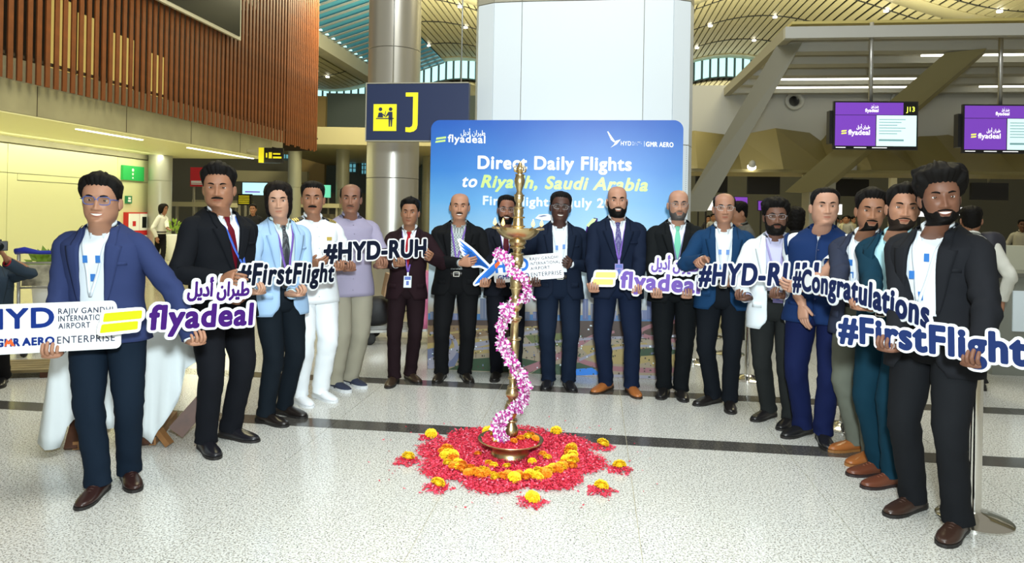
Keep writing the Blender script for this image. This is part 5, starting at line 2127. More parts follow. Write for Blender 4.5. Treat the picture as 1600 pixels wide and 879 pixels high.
cast = [
    dict(label='person in blue blazer and blue spectacles holding the HYD panel at the left front', head=(157, 270), feet=((150, 774, 8), (203, 752, 38)), yaw=8, skin=S_MED, hp=(10, 0, 2), smile=1,
         glasses=(.05, .09, .30), rim=.0026, lens=(.0275, .0205), thick=(.028, .012), quiff=.008, hairtop=.028, jacket='open', jcol=(.050, .075, .215), gap=.062, shirt=(.70, .76, .80), trouser=(.012, .026, .050), shoe=(.030, .012, .010), laces=True,
         fat=1.10, belly=.02, arm=1.15, lanyard=BLUEL, R=('grip', (80, 549, s1), UP), L=('grip', (306, 521, s2), UP), face=dict(wide=1.05, jaw=.05), hs=1.10, hem=.84),
    dict(label='person in black suit and dark red tie behind the purple airline sign', head=(345, 256), feet=((324, 704, 40), (367, 684, 68)), yaw=55, skin=S_TAN, hp=(-38, 0, 0), mous=1.0, thick=(.030, .007), quiff=.014, hairtop=.03,
         jacket='closed', jcol=(.011, .013, .018), shirt=WHT, tie=(.20, .008, .022), trouser=(.012, .014, .020), shoe=(.010, .010, .014), fat=1.10, belly=.015, lanyard=dict(col=(.03, .10, .48), z=1.12, x=.05, ink=(.02, .02, .03)),
         R=('free', (362, 436, 4.14), (.85, -.5, .1), (.3, .8, -.3), (0, 0, 1), (30, 35, 20)), L=('free', (366, 468, 4.36), (.8, -.5, 0), (.2, .6, .6)), face=dict(wide=1.06, jaw=.07), hs=1.08),
    dict(label='person in pale blue blazer and dark dotted tie holding a first-flight sign', head=(438, 282), feet=((420, 660, 60), (449, 647, 62)), yaw=40, skin=S_LIGHT, hp=(-22, 2, -3), style='long', thick=(.026, .020), hairline=.188, hairtop=.026, hair=(.016, .011, .009),
         jacket='open', jcol=(.33, .49, .70), gap=.05, shirt=(.62, .74, .74), tie=(.02, .022, .028), tiemat=patterned('tie_dots_black', (.015, .018, .024), (.20, .22, .24), 110), trouser=(.012, .020, .030), shoe=(.012, .009, .008),
         lanyard=dict(col=PURL, z=1.06, x=.0, badge=False), R=('grip', (403, 450, s3), UP), L=('grip', (466, 449, s3), UP), hs=1.06, hem=.78, arm=1.14),
    dict(label='person in white pilot uniform with gold striped epaulettes', head=(490, 282), feet=((470, 629, 42), (504, 622, 48)), yaw=36, skin=S_TAN, hp=(-22, 0, 0), mous=1.25, thick=(.018, .007), hairtop=.02,
         shirt=(.78, .82, .85), trouser=(.78, .82, .85), shoe=(.74, .77, .80), sole=(.70, .72, .74), tuck=False, sleeve=.55, fat=1.04, watch='R', R=('free', (497, 411, 5.36), (.9, -.4, .05), (.3, .7, .5), (0, 0, 1), (30, 35, 20)), L=('grip', (528, 410, s4), UP), hs=1.08, leg=1.08),
    dict(label='person in untucked lilac grey shirt and khaki trousers', head=(549, 287), feet=((526, 607, 48), (551, 601, 48)), yaw=28, skin=(.27, .135, .085), hp=(-17, 0, 0), style='receding', thick=(.012, .009), hairline=.210, hairtop=.004, mous=.5, beardcol=(.05, .04, .04),
         shirt=(.30, .275, .38), trouser=(.30, .28, .215), shoe=(.018, .025, .055), sole=(.60, .62, .64), canvas=True, tuck=False, sleeve=.6, fat=1.10, belly=.02, watch='R', watchcol=(.02, .02, .02), R=('grip', (547, 411, s4), UP), L=('grip', (596, 407, s4), UP), leg=1.15, hs=1.08),
    dict(label='person in dark maroon suit and red tie', head=(641, 308), feet=((614, 599, -5), (643, 593, 32)), yaw=6, skin=S_TAN, hp=(-4, 0, 0), thick=(.026, .008), quiff=.008, hairtop=.024, jacket='closed', jcol=(.030, .012, .017), shirt=WHT, tie=(.36, .012, .022),
         trouser=(.026, .012, .016), shoe=(.035, .022, .014), fat=.94, lanyard=dict(col=PURL, z=1.06, x=.01, card=(.66, .72, .72)), R=('grip', (625, 405, s4), UP), L=('grip', (668, 399, s4), (-.9, 0, .45)), hs=1.04),
    dict(label='person in black jacket over grey checked shirt holding the bird emblem sign', head=(718, 302), feet=((688, 592, -8), (728, 592, 18)), yaw=2, skin=(.45, .24, .15), hp=(2, 0, 0), smile=.9, mous=1.0, style='horseshoe', thick=(.008, .008), hairtop=.0, jacket='open', gap=.052, jcol=(.010, .011, .013),
         shirt=(.30, .34, .34), shirtmat=patterned('shirt_check_grey', (.42, .46, .46), (.14, .17, .17), 75, 'check'), trouser=(.010, .011, .013), shoe=(.012, .010, .008), fat=1.12, belly=.03, lanyard=dict(col=PURL, z=1.12, badge=False),
         R=('free', (733, 409, 6.02), (.9, -.35, .15), (.2, .9, .1), (0, 0, 1), (35, 40, 25)), L=('grip', (757, 437, s5), UP), face=dict(wide=1.06), hs=1.06),
    dict(label='person in spectacles, dark suit and maroon tie right behind the brass lamp', head=(790, 304), feet=((775, 590, -5), (806, 592, 12)), yaw=2, skin=(.28, .13, .08), hp=(0, 0, 4), smile=1, beard=.006, mous=.8, glasses=(.45, .46, .48), thick=(.022, .009), hairline=.200, hairtop=.02, jacket='closed', jcol=(.013, .016, .026),
         shirt=WHT, tie=(.16, .012, .022), trouser=(.012, .014, .022), shoe=(.010, .009, .008), lanyard=dict(col=PURL, z=1.10, badge=False), arm=1.1, R=('grip', (783, 438, s5), UP), L=('grip', (822, 434, s5), UP), hs=1.06),
    dict(label='person in spectacles, navy suit and open white collar right of the lamp', head=(874, 298), feet=((856, 603, -12), (889, 605, 8)), yaw=0, skin=(.075, .035, .025), hp=(-2, 0, 4), smile=1, glasses=(.30, .31, .33), thick=(.018, .010), hairtop=.018, jacket='open', gap=.060, jcol=(.012, .022, .050), shirt=(.74, .78, .82),
         trouser=(.012, .024, .055), shoe=(.010, .010, .012), fat=1.08, belly=.01, lanyard=dict(BLUEL, marks=((-.03, 1.26), (.032, 1.27), (.0, 1.17))), R=('grip', (838, 436, s5), UP), L=('grip', (886, 411, s5), (-.9, 0, .4)), face=dict(wide=1.04, nose=1.1), hs=1.08),
    dict(label='person in navy suit and purple dotted tie with tan shoes', head=(964, 291), feet=((944, 609, -38), (988, 614, 6)), yaw=-4, skin=(.47, .26, .175), hp=(0, 0, 0), smile=.6, style='none', beard=.011, mous=.9, hairtop=0, jacket='closed', jcol=(.012, .022, .055), shirt=WHT, tie=(.035, .03, .16),
         tiemat=patterned('tie_dots_purple', (.045, .03, .17), (.30, .30, .45), 120), trouser=(.012, .024, .066), shoe=(.34, .115, .030), sole=(.03, .015, .008), fat=1.06, lanyard=dict(col=(.16, .08, .40), z=1.13, card=(.25, .20, .50), size=(.034, .05)), R=('grip', (928, 447, s6), UP), L=('grip', (994, 457, s6), UP), hs=1.05, brow=1.3),
    dict(label='person in spectacles, black suit and mint green tie', head=(1059, 297), feet=((1037, 616, -22), (1064, 619, -5)), yaw=-10, skin=(.46, .26, .175), hp=(4, 0, 0), style='none', beard=.003, mous=.5, beardcol=(.20, .18, .17), hairtop=0, glasses=(.25, .25, .26), jacket='closed', jcol=(.011, .014, .016), shirt=WHT, tie=(.16, .52, .36),
         trouser=(.010, .013, .016), shoe=(.012, .011, .011), fat=1.10, belly=.02, lanyard=dict(col=(.12, .13, .26), z=1.13, badge=False), R=('grip', (1027, 457, s6), UP), L=('grip', (1071, 461, s6), UP), hs=1.05),
    dict(label='person in spectacles, bright blue blazer and white shirt', head=(1131, 301), feet=((1110, 629, -58), (1140, 637, -14)), yaw=-14, skin=(.40, .215, .14), hp=(2, 0, 0), style='receding', thick=(.014, .010), hairline=.212, hairtop=.004, glasses=(.5, .5, .5), jacket='open', gap=.055, jcol=(.014, .070, .19), shirt=(.76, .80, .83),
         trouser=(.011, .015, .022), shoe=(.012, .010, .010), fat=1.06, belly=.02, lanyard=dict(BLUEL, marks=((-.03, 1.27), (.03, 1.27), (-.02, 1.15))), R=('grip', (1096, 409, s7), (.75, 0, -.65)), L=('free', (1140, 440, 5.36), (-.5, -.7, .2), (-.3, .7, .3)), hs=1.05),
    dict(label='person in white jacket over lilac shirt', head=(1211, 307), feet=((1197, 652, -52), (1232, 664, -42)), yaw=-22, skin=(.16, .080, .052), hp=(8, 0, 0), thick=(.036, .020), curl=(42, .2), hairline=.182, hairtop=.034, beard=.011, mous=1.0, glasses=(.35, .33, .34), lens=(.027, .018), jacket='open', gap=.06, jcol=(.70, .76, .80),
         shirt=(.50, .50, .68), trouser=(.030, .034, .034), shoe=(.012, .011, .012), fat=1.04, belly=.02, hem=.74, lanyard=dict(col=(.30, .26, .50), z=1.10, x=.02, card=(.16, .14, .34)), R=('grip', (1160, 456, s7), UP), L=('grip', (1212, 455, s7), UP), hs=1.06),
    dict(label='person in royal blue sleeveless waistcoat over white short sleeves', head=(1285, 293), hfwd=.055, feet=((1250, 678, -58), (1287, 691, -14)), yaw=-34, skin=(.50, .29, .20), hp=(20, -2, 0), thick=(.014, .006), hairline=.200, hairtop=.014, jacket='nehru', vest=True, jcol=(.016, .050, .185), shirt=(.74, .80, .84), shirtsleeve=.55, sleeve=.55,
         trouser=(.012, .022, .105), shoe=(.012, .012, .013), fat=1.10, belly=.02, nobelt=True, hem=.82, watch='L', R=('free', (1255, 494, 4.68), (.05, -.2, -1), (.9, .4, 0), (-.3, -1, 0), (15, 20, 12)), hintR=(-.5, 1, -.2), L=('free', (1233, 450, 4.46), (-.95, -.2, .1), (.1, .9, .3), (0, 0, 1), (35, 40, 25)), face=dict(wide=1.05, jaw=.06), hs=1.06),
    dict(label='person in slate blue jacket and sage trousers beside the waistcoat', head=(1354, 293), hfwd=.065, hintR=(.1, 1, -.5), feet=((1329, 700, -78), (1360, 724, -66)), sep=.8, yaw=-52, skin=S_TAN, hp=(32, 2, 3), thick=(.026, .012), quiff=.008, hairtop=.026, beard=.0025, beardtype='goatee', mous=.8, jacket='open', gap=.062, jcol=(.052, .065, .115), shirt=(.74, .78, .82), trouser=(.25, .27, .215),
         shoe=(.33, .11, .028), sole=(.28, .12, .03), fat=1.02, lanyard=dict(BLUEL, marks=((-.03, 1.28), (-.02, 1.2))), arm=1.12, R=('grip', (1288, 464, s8), UP), L=('free', (1335, 462, 4.05), (-.6, -.6, 0), (-.2, .6, .6)), hs=1.06),
    dict(label='person in teal blue suit and pale blue shirt', head=(1404, 286), hfwd=.065, hintR=(.1, 1, -.5), feet=((1366, 739, -76), (1388, 757, -72)), yaw=-56, skin=(.40, .21, .13), hp=(34, 0, 3), smile=.4, thick=(.026, .012), quiff=.006, hairtop=.026, beard=.0032, beardcol=(.045, .03, .022), mous=.6, jacket='open', gap=.05, jcol=(.010, .060, .105), shirt=(.40, .66, .72), trouser=(.008, .055, .095),
         shoe=(.13, .040, .020), laces=True, sole=(.02, .01, .01), arm=1.08, R=('grip', (1346, 483, s8), UP), L=('free', (1385, 480, 3.66), (-.6, -.6, 0), (-.2, .6, .6)), hs=1.06),
    dict(label='person in charcoal suit and open white collar at the right front', arm=1.1, head=(1465, 256), hfwd=.075, feet=((1421, 796, -62), (1492, 835, -48)), yaw=-57, skin=(.19, .090, .055), hp=(35, 0, -4), smile=1, thick=(.052, .026), curl=(40, .22), hairline=.184, hairtop=.05, beard=.005, mous=.7, jacket='open', gap=.075, jcol=(.022, .024, .030), shirt=(.74, .80, .85), trouser=(.018, .020, .024),
         shoe=(.040, .020, .014), laces=True, lanyard=dict(BLUEL, marks=((-.045, 1.24), (.02, 1.33), (.0, 1.14))), fat=1.08, R=('grip', (1388, 545, s9), UP), L=('grip', (1522, 567, s9), UP), hs=1.06, hem=.76, elbow=1.3, hintR=(.1, 1, -.5), hintL=(1.7, .25, -.3)),
]
BUILT = []
for c in cast:
    c['group'] = GRP
    BUILT.append(person(c))

# pilot details: epaulettes, name bar, wings
e, F, done, arms = BUILT[3]
for sd in (-1, 1):
    m = MB()
    a, b_ = Vector((sd * .085, .004, 1.474)), Vector((sd * .182, .004, 1.446))
    m.bar(a, b_, .055, .010)
    ep = done(m, 'epaulette', cmat('epaulette_black', (.012, .012, .014), rough=.6), smooth=False)
    for k in range(4):
        p = a.lerp(b_, .42 + .16 * k)
        q = a.lerp(b_, .50 + .16 * k)
        m = MB(); m.bar(p, q, .057, .013)
        done(m, 'gold_stripe', M_gold, ep, smooth=False)
for x, z, w_, h_, nm, mt in ((-.075, 1.30, .030, .008, 'name_bar', M_card), (.085, 1.305, .020, .014, 'wings_pin', M_gold)):
    p = Vector(F.fpt(x, z, .012))
    m = MB(); m.box((x - w_, p.y - .003, z - h_), (x + w_, p.y + .006, z + h_))
    done(m, nm, mt, smooth=False)
for sx in (-1, 1):
    m = MB()
    m.grid([[Vector((sx * F.fpt(.045 + .10 * t, z, 0)[0], F.fpt(.045 + .10 * t, z, .010)[1], z)) for t in np.linspace(0, 1, 6)] for z in (1.285, 1.26, 1.16, 1.145)], False, flip=(sx > 0))
    done(m, 'breast_pocket', cloth((.76, .80, .83), .75), solid=.003)
# breast pocket of the lilac shirt, pen of the waistcoat
e, F, done, arms = BUILT[4]
m = MB()
m.grid([[Vector((F.fpt(.045 + .09 * t, z, 0)[0], F.fpt(.045 + .09 * t, z, .010)[1], z)) for t in np.linspace(0, 1, 6)] for z in (1.285, 1.16)], False, flip=True)
done(m, 'breast_pocket', cloth((.30, .275, .38), .75), solid=.003)
e, F, done, arms = BUILT[13]
p = Vector(F.fpt(.10, 1.27, .024))
m = MB(); m.tube([p + Vector((0, -.004, .035)), p + Vector((0, -.004, -.03))], .004, 8)
done(m, 'pen', M_metal)
# ================================================================ brass lamp with its garland
M_brass = mat('brass', (0.60, 0.46, 0.24), 0.30, metal=1.0, bump=0.10, bscale=60)
LC = G(797, 713)
lamp = empty('oil_lamp', (LC.x, LC.y, 0.012), 0, 'tall brass ceremonial oil lamp with lit wicks on red petals', 'lamp')
lamp.rotation_euler = (0, math.radians(1.0), 0)
px = .004086


def pr_(y):
    return (722 - y) * px


base = MB()
base.lathe([(.125, 0), (.128, .008), (.118, .018), (.112, .045), (.120, .062), (.165, .078), (.205, .098), (.209, .104), (.203, .106), (.160, .090), (.05, .078), (.03, .09)], 48)
base.build('base_dish', M_brass, lamp)
prof = [(.050, 690), (.055, 684), (.045, 678), (.030, 672), (.028, 664), (.036, 660), (.052, 653), (.054, 648), (.046, 643), (.026, 638), (.028, 634), (.046, 630), (.049, 626), (.040, 620), (.024, 615), (.026, 604), (.032, 585), (.038, 560), (.042, 548), (.036, 543), (.030, 538), (.030, 516), (.044, 512), (.030, 506), (.028, 498), (.044, 494), (.054, 489), (.050, 484), (.034, 480), (.026, 474), (.034, 466), (.044, 456), (.046, 448), (.036, 442), (.026, 437), (.030, 430), (.044, 424), (.050, 418), (.044, 412), (.028, 408), (.034, 402), (.050, 396), (.066, 391), (.060, 387)]
sm_ = MB(); sm_.lathe([(r * .86, pr_(y)) for r, y in prof], 32); sm_.build('stem', M_brass, lamp, smooth='auto')
for y_, r_ in ((668, .040), (640, .036), (616, .034), (602, .032), (541, .046), (508, .046), (477, .036), (462, .042), (439, .038), (428, .036), (409, .042), (399, .050)):
    rg = MB(); rg.lathe([(r_ * .6, pr_(y_) - .007), (r_ * .95, pr_(y_) - .006), (r_, pr_(y_)), (r_ * .95, pr_(y_) + .006), (r_ * .6, pr_(y_) + .007)], 28); rg.build('ring', M_brass, lamp, smooth='auto')
for y_, r_ in ((366, .046), (352, .042), (337, .036), (318, .034), (286, .030)):
    rg = MB(); rg.lathe([(r_ * .6, pr_(y_) - .006), (r_ * .95, pr_(y_) - .005), (r_, pr_(y_)), (r_ * .95, pr_(y_) + .005), (r_ * .6, pr_(y_) + .006)], 28); rg.build('ring', M_brass, lamp, smooth='auto')
ud = MB()
ud.lathe([(.03, pr_(388)), (.08, pr_(386)), (.115, pr_(380)), (.135, pr_(374)), (.142, pr_(370)), (.136, pr_(369)), (.10, pr_(375)), (.04, pr_(378))], 48)
for k in range(5):
    a = 2 * PI * k / 5 + .3
    d = Vector((math.cos(a), math.sin(a), 0))
    ud.bar(d * .125 + Vector((0, 0, pr_(371.5))), d * .172 + Vector((0, 0, pr_(369))), .030, .012)
ud.build('wick_dish', M_brass, lamp, smooth='auto')
tp = MB()
tp.lathe([(r * .66, pr_(y)) for r, y in ((.045, 378), (.056, 372), (.050, 362), (.046, 354), (.040, 350), (.048, 346), (.046, 340), (.034, 336), (.028, 330), (.042, 326), (.046, 322), (.036, 316), (.024, 312), (.034, 306), (.048, 300), (.052, 294), (.040, 288), (.024, 284), (.030, 281), (.022, 278), (.016, 275))], 28)
tp.build('upper_stem', M_brass, lamp, smooth='auto')
fn = MB()
fn.lathe([(.020, pr_(280)), (.026, pr_(276)), (.014, pr_(271)), (.010, pr_(268)), (.003, pr_(265))], 14)
for a in range(4):
    d = Vector((math.cos(a * PI / 2 + .4), math.sin(a * PI / 2 + .4), 0))
    fn.tube([d * .012 + Vector((0, 0, pr_(282))), d * .036 + Vector((0, 0, pr_(280))), d * .040 + Vector((0, 0, pr_(275))), d * .022 + Vector((0, 0, pr_(271)))], [.007, .008, .006, .003], 8)
fn.build('finial', M_brass, lamp)
M_flame = mat('flame', (1, .6, .15), .5, emit=1.7, ecol=(1.0, .60, .20))
M_wick = mat('wick', (.10, .06, .03), .9)
for k in range(5):
    a = 2 * PI * k / 5 + .3
    d = Vector((math.cos(a), math.sin(a), 0))
    p = d * .158 + Vector((0, 0, pr_(367.5)))
    b = MB(); b.tube([d * .12 + Vector((0, 0, pr_(370))), p + Vector((0, 0, .006))], .004, 6); b.build('wick', M_wick, lamp)
    b = MB(); b.lathe([(.002, 0), (.011, .010), (.012, .018), (.007, .034), (.001, .050)], 10); o = b.build('flame', M_flame, lamp); o.location = p + Vector((0, 0, .006))

M_orW = mat('orchid_white', (.78, .66, .76), .6)
M_orM = mat('orchid_magenta', (.40, .025, .24), .6)
gar = empty('orchid_garland', (LC.x, LC.y, 0), 0, 'magenta and white orchid garland wound around the brass lamp', 'garland')


def orchid_mesh(seed):
    r = random.Random(seed)
    m = MB()
    for k in range(6):
        a = 2 * PI * k / 6 + r.uniform(-.2, .2)
        L = r.uniform(.019, .025)
        w_ = .0085
        t = .35 + r.uniform(-.2, .25)
        d = Vector((math.cos(a) * math.cos(t), math.sin(a) * math.cos(t), math.sin(t)))
        sd = Vector((-math.sin(a), math.cos(a), 0))
        pts = [Vector((0, 0, 0)), d * L * .5 + sd * w_ + Vector((0, 0, .002)), d * L * 1.0, d * L * .5 - sd * w_ + Vector((0, 0, .002)), d * L * .55 + Vector((0, 0, -.002))]
        m.add(pts, [(0, 4, 1), (1, 4, 2), (2, 4, 3), (3, 4, 0)], 1 if k % 2 == (seed % 2) else 0)
    m.ball((0, 0, .004), .005, 6, 4, 1)
    return m


protos = [orchid_mesh(i).build('orchid', [M_orW, M_orM] if i % 3 else [M_orM, M_orW], None) for i in range(4)]
gp = [(776, 396), (789, 402), (800, 422), (818, 437), (825, 463), (799, 475), (788, 500), (786, 538), (799, 564), (815, 591), (821, 613), (811, 634), (790, 648), (779, 671), (787, 688)]
dep = [-.07, -.09, -.08, -.04, .04, -.03, -.06, -.07, -.08, -.07, -.03, -.03, -.06, -.07, -.08]
path = [P(x, y, LC.y + dd) for (x, y), dd in zip(gp, dep)]
pts = V3(catmull(path, 9))
used = set()
n = 0
for i, p in enumerate(pts):
    thick = .030 if i > 40 else .02
    for j in range(3 if i > 40 else 2):
        k = random.randrange(4)
        q = p + Vector((random.uniform(-thick, thick), random.uniform(-.025, .015), random.uniform(-.02, .02))) - Vector((LC.x, LC.y, 0))
        if k in used:
            o = share('orchid', protos[k], parent=gar)
        else:
            o = protos[k]; o.parent = gar; used.add(k)
        o.location = q
        o.rotation_euler = (PI / 2 + random.uniform(-.9, .9), random.uniform(-.9, .9), random.uniform(-3, 3))
        s_ = random.uniform(1.15, 1.6)
        o.scale = (s_,) * 3
b = MB(); b.tube([p - Vector((LC.x, LC.y, 0)) for p in pts], .006, 6); b.build('string', mat('garland_string', (.25, .25, .12), .8), gar)

# ================================================================ petal carpet (rangoli)
M_pet = [mat('rose_petal_a', (.60, .014, .045), .6), mat('rose_petal_b', (.70, .045, .10), .6), mat('rose_petal_c', (.46, .009, .028), .6), mat('rose_petal_d', (.80, .22, .30), .6)]
RC = Vector((LC.x, LC.y, 0))


def lobes(a):
    return .50 + .11 * abs(math.cos(a * 4.0 + math.radians(50))) ** .7


rp_ = random.Random(11)


def petals(m, n, inside, z0=0.002, hz=.014):
    c = 0
    while c < n:
        p, hgt = inside()
        c += 1
        a = rp_.uniform(0, 2 * PI)
        t1, t2 = rp_.uniform(-.7, .7), rp_.uniform(-.7, .7)
        L, w_ = rp_.uniform(.007, .012), rp_.uniform(.0045, .0075)
        R = Matrix.Rotation(a, 3, 'Z') @ Matrix.Rotation(t1, 3, 'X') @ Matrix.Rotation(t2, 3, 'Y')
        cz = Vector((p[0], p[1], z0 + hgt + rp_.uniform(0, hz)))
        vs = [cz + R @ Vector(v) for v in ((-L, 0, .002), (0, -w_, 0), (L, 0, .003), (0, w_, 0))]
        for v in vs:
            v.z = max(v.z, .0015)
        mi = rp_.choices((0, 1, 2, 3), (5, 4, 3, 1))[0]
        m.add(vs, [(0, 1, 2, 3)] if rp_.random() < .5 else [(0, 1, 2), (0, 2, 3)], mi)


def in_main():
    while True:
        a = rp_.uniform(0, 2 * PI)
        r = math.sqrt(rp_.random()) * (lobes(a) + rp_.gauss(0, .012))
        return (r * math.cos(a), r * math.sin(a) * 1.0), .010 * (1 - (r / .7) ** 2)


m = MB()
N = 96
vs = [(0, 0, .010)] + [((lobes(2 * PI * j / N) - .03) * math.cos(2 * PI * j / N), (lobes(2 * PI * j / N) - .03) * math.sin(2 * PI * j / N), .0012) for j in range(N)]
m.add(vs, [(0, 1 + j, 1 + (j + 1) % N) for j in range(N)], 2)
petals(m, 15000, in_main)
o = tag(m.build('rose_petal_carpet', M_pet, None, smooth=False), 'red rose petal carpet in a flower shape around the lamp', 'petals', kind='stuff')
o.location = RC


def in_dish():
    a = rp_.uniform(0, 2 * PI)
    r = math.sqrt(rp_.random()) * .185
    return (r * math.cos(a), r * math.sin(a)), .098 + .018 * (1 - r / .185)


m = MB(); petals(m, 1500, in_dish, 0.0, .012)
m.lathe([(.005, .10), (.185, .10), (.18, .106), (.06, .118), (.004, .12)], 24, 2)
o = tag(m.build('rose_petals', M_pet, None, smooth=False), 'red rose petals heaped in the lower brass dish', 'petals', kind='stuff'); o.location = RC + Vector((0, 0, .008))
spots = ((673, 684), (637, 721), (683, 763), (831, 785), (939, 767), (968, 734), (941, 699))
outer = []
for i, (x, y) in enumerate(spots):
    c = G(x, y)
    outer.append(c)
    rr_ = .078

    def in_small():
        a = rp_.uniform(0, 2 * PI)
        r = math.sqrt(rp_.random()) * rr_ * (1 + .2 * math.cos(5 * a) + rp_.gauss(0, .1))
        return (r * math.cos(a), r * math.sin(a)), .014 * max(0, 1 - r / rr_)
    m = MB(); petals(m, 330, in_small, .001, .008)
    o = tag(m.build('petal_mound', M_pet, None, smooth=False), 'small heap of red petals, number %s clockwise from the back left of the carpet' % ('one', 'seven', 'six', 'five', 'four', 'three', 'two')[i], 'petals', 'small petal heaps', 'stuff'); o.location = c
m = MB()


def in_stray():
    a = rp_.uniform(0, 2 * PI)
    r = rp_.uniform(.62, .95)
    return (r * math.cos(a), r * math.sin(a)), 0


petals(m, 70, in_stray, .001, .002)
o = tag(m.build('stray_petals', M_pet, None, smooth=False), 'stray red petals scattered on the granite', 'petals', kind='stuff'); o.location = RC

M_mgY = mat('marigold_yellow', (.85, .58, .01), .65); M_mgO = mat('marigold_orange', (.80, .27, .005), .65)


def marigold(seed):
    r = random.Random(seed)
    m = MB()
    for ring in range(6):
        t = ring / 5
        n = (12, 12, 11, 9, 7, 4)[ring]
        for k in range(n):
            a = 2 * PI * k / n + ring * .5 + r.uniform(-.1, .1)
            rad = .030 * math.cos(t * 1.35)
            z = .006 + .026 * math.sin(t * 1.45)
            d = Vector((math.cos(a), math.sin(a), 0))
            s_ = Vector((-math.sin(a), math.cos(a), 0))
            base_ = d * rad * .45 + Vector((0, 0, z * .8 + .004))
            w_ = .0095
            tip = d * (rad + .006) + Vector((0, 0, z + .004 + r.uniform(-.003, .003)))
            m.add([base_ - s_ * .003, tip - s_ * w_ + Vector((0, 0, .003)), tip + d * .003 - Vector((0, 0, .003)), tip + s_ * w_ + Vector((0, 0, .003)), base_ + s_ * .003], [(0, 1, 2), (0, 2, 4), (4, 2, 3)])
    m.ball((0, 0, .014), (.024, .024, .016), 10, 6)
    return m


mgp = {}


def put_marigold(loc, col, sc, label, group):
    key = (col, random.randrange(2))
    if key not in mgp:
        o = mgp[key] = marigold(key[1] + 5).build('marigold', M_mgY if col == 'y' else M_mgO, None)
    else:
        o = share('marigold', mgp[key])
    o.location = loc
    o.rotation_euler = (random.uniform(-.35, .35), random.uniform(-.35, .35), random.uniform(0, 6))
    o.scale = (sc,) * 3
    tag(o, label, 'flower', group)


for i, c in enumerate(outer):
    put_marigold(c + Vector((0, 0, .018)), 'y', 1.12, 'yellow marigold on small petal heap, number %s clockwise from the back left' % ('one', 'seven', 'six', 'five', 'four', 'three', 'two')[i], 'marigolds on the small heaps')
put_marigold(G(763, 680) + Vector((0, 0, .02)), 'y', 1.1, 'single yellow marigold on the rear left edge of the petal carpet', 'marigolds on the carpet edge')
put_marigold(G(869, 680) + Vector((0, 0, .02)), 'y', 1.1, 'single yellow marigold on the rear right edge of the petal carpet', 'marigolds on the carpet edge')
rm = random.Random(5)
for k in range(44):
    a = PI * .97 + (PI * 1.12) * k / 43
    for q in range(1 if k % 3 else 2):
        r = .40 + rm.uniform(-.035, .035)
        col = 'y' if rm.random() < (.75 if 12 < k < 40 else .4) else 'o'
        put_marigold(RC + Vector((r * math.cos(a), r * math.sin(a) * .98, .012 + rm.uniform(0, .006))), col, rm.uniform(.75, 1.1), 'yellow marigold in the ring on the red petals' if col == 'y' else 'orange marigold in the ring on the red petals', 'marigold ring on the carpet')
for k in range(12):
    a = rm.uniform(0, 2 * PI); r = rm.uniform(.08, .165)
    put_marigold(RC + Vector((r * math.cos(a), r * math.sin(a), .125)), 'o' if rm.random() < .7 else 'y', rm.uniform(.6, .85), 'marigold head lying among petals in the lower brass dish', 'marigolds in the brass dish')
for k in range(8):
    a = rm.uniform(PI, 2 * PI); r = rm.uniform(.19, .25)
    put_marigold(RC + Vector((r * math.cos(a), r * math.sin(a), .012)), 'y' if k % 3 else 'o', rm.uniform(.6, .85), 'marigold tucked against the foot of the brass lamp', 'marigolds at the lamp foot')

# ================================================================ stanchions
def stanchion(px_, py_, label, h=.96, r=.031, br=.17):
    c = G(px_, py_)
    e = empty('queue_post', (c.x, c.y, 0), 0, label, 'barrier post', 'queue barrier posts')
    b = MB(); b.lathe([(br, 0), (br, .010), (br * .93, .016), (br * .5, .034), (br * .22, .044), (r, .05)], 40); b.build('foot', M_chrome, e, smooth='auto')
    b = MB(); b.lathe([(r, .044), (r, h - .10)], 24); b.build('pole', M_chrome, e, smooth='auto')
    b = MB(); b.lathe([(r + .006, h - .10), (r + .008, h - .03), (r + .004, h), (.01, h + .004)], 24); b.build('belt_head', M_black, e, smooth='auto')
    return e


stanchion(1522, 812, 'chrome queue post behind the charcoal suit at the right front', br=.175)
stanchion(1318, 668, 'chrome queue post beside the sage trousers')
stanchion(1168, 592, 'chrome queue post between the blue blazer and the white jacket')
stanchion(1083, 566, 'chrome queue post beside the edge of the backdrop')
stanchion(1140, 553, 'distant chrome queue post seen behind dark trousers')
stanchion(1108, 526, 'farthest chrome queue post right of the backdrop')

# ================================================================ draped table at the left
M_cloth = mat('tablecloth_white', (.68, .74, .76), .8, bump=.05, bscale=25)
M_legw = mat('table_wood', (.08, .028, .012), .5, var=.2, vscale=12); M_legy = mat('table_wood_light', (.26, .12, .04), .45, var=.2, vscale=12)
tA = P(66, 517, 4.28); tB_ = P(288, 516, 4.48)
tab = empty('folding_table', (0, 0, 0), 0, 'folding wooden table hidden under a white cloth', 'table')
cx_, cy_ = (tA.x + tB_.x) / 2, (tA.y + tB_.y) / 2 + .30
rz_ = math.atan2(tB_.y - tA.y, tB_.x - tA.x)
hwid = (tB_ - tA).length / 2
tab.location = (cx_, cy_, 0); tab.rotation_euler = (0, 0, rz_)
b = MB(); b.box((-hwid + .03, -.30, .715), (hwid - .03, .30, .745)); b.build('table_top', M_legw, tab, smooth=False)
for x in (-hwid + .10, hwid - .28):
    for sg, mm_ in ((1, M_legw), (-1, M_legy)):
        b = MB(); b.bar((x, -.30 * sg, .012), (x, .27 * sg, .71), .075 if sg > 0 else .04, .03); b.build('leg', mm_, tab, smooth=False)
    b = MB(); b.bar((x + .03, -.30, .03), (x + .03, .30, .03), .04, .05); b.build('stretcher', M_legy, tab, smooth=False)
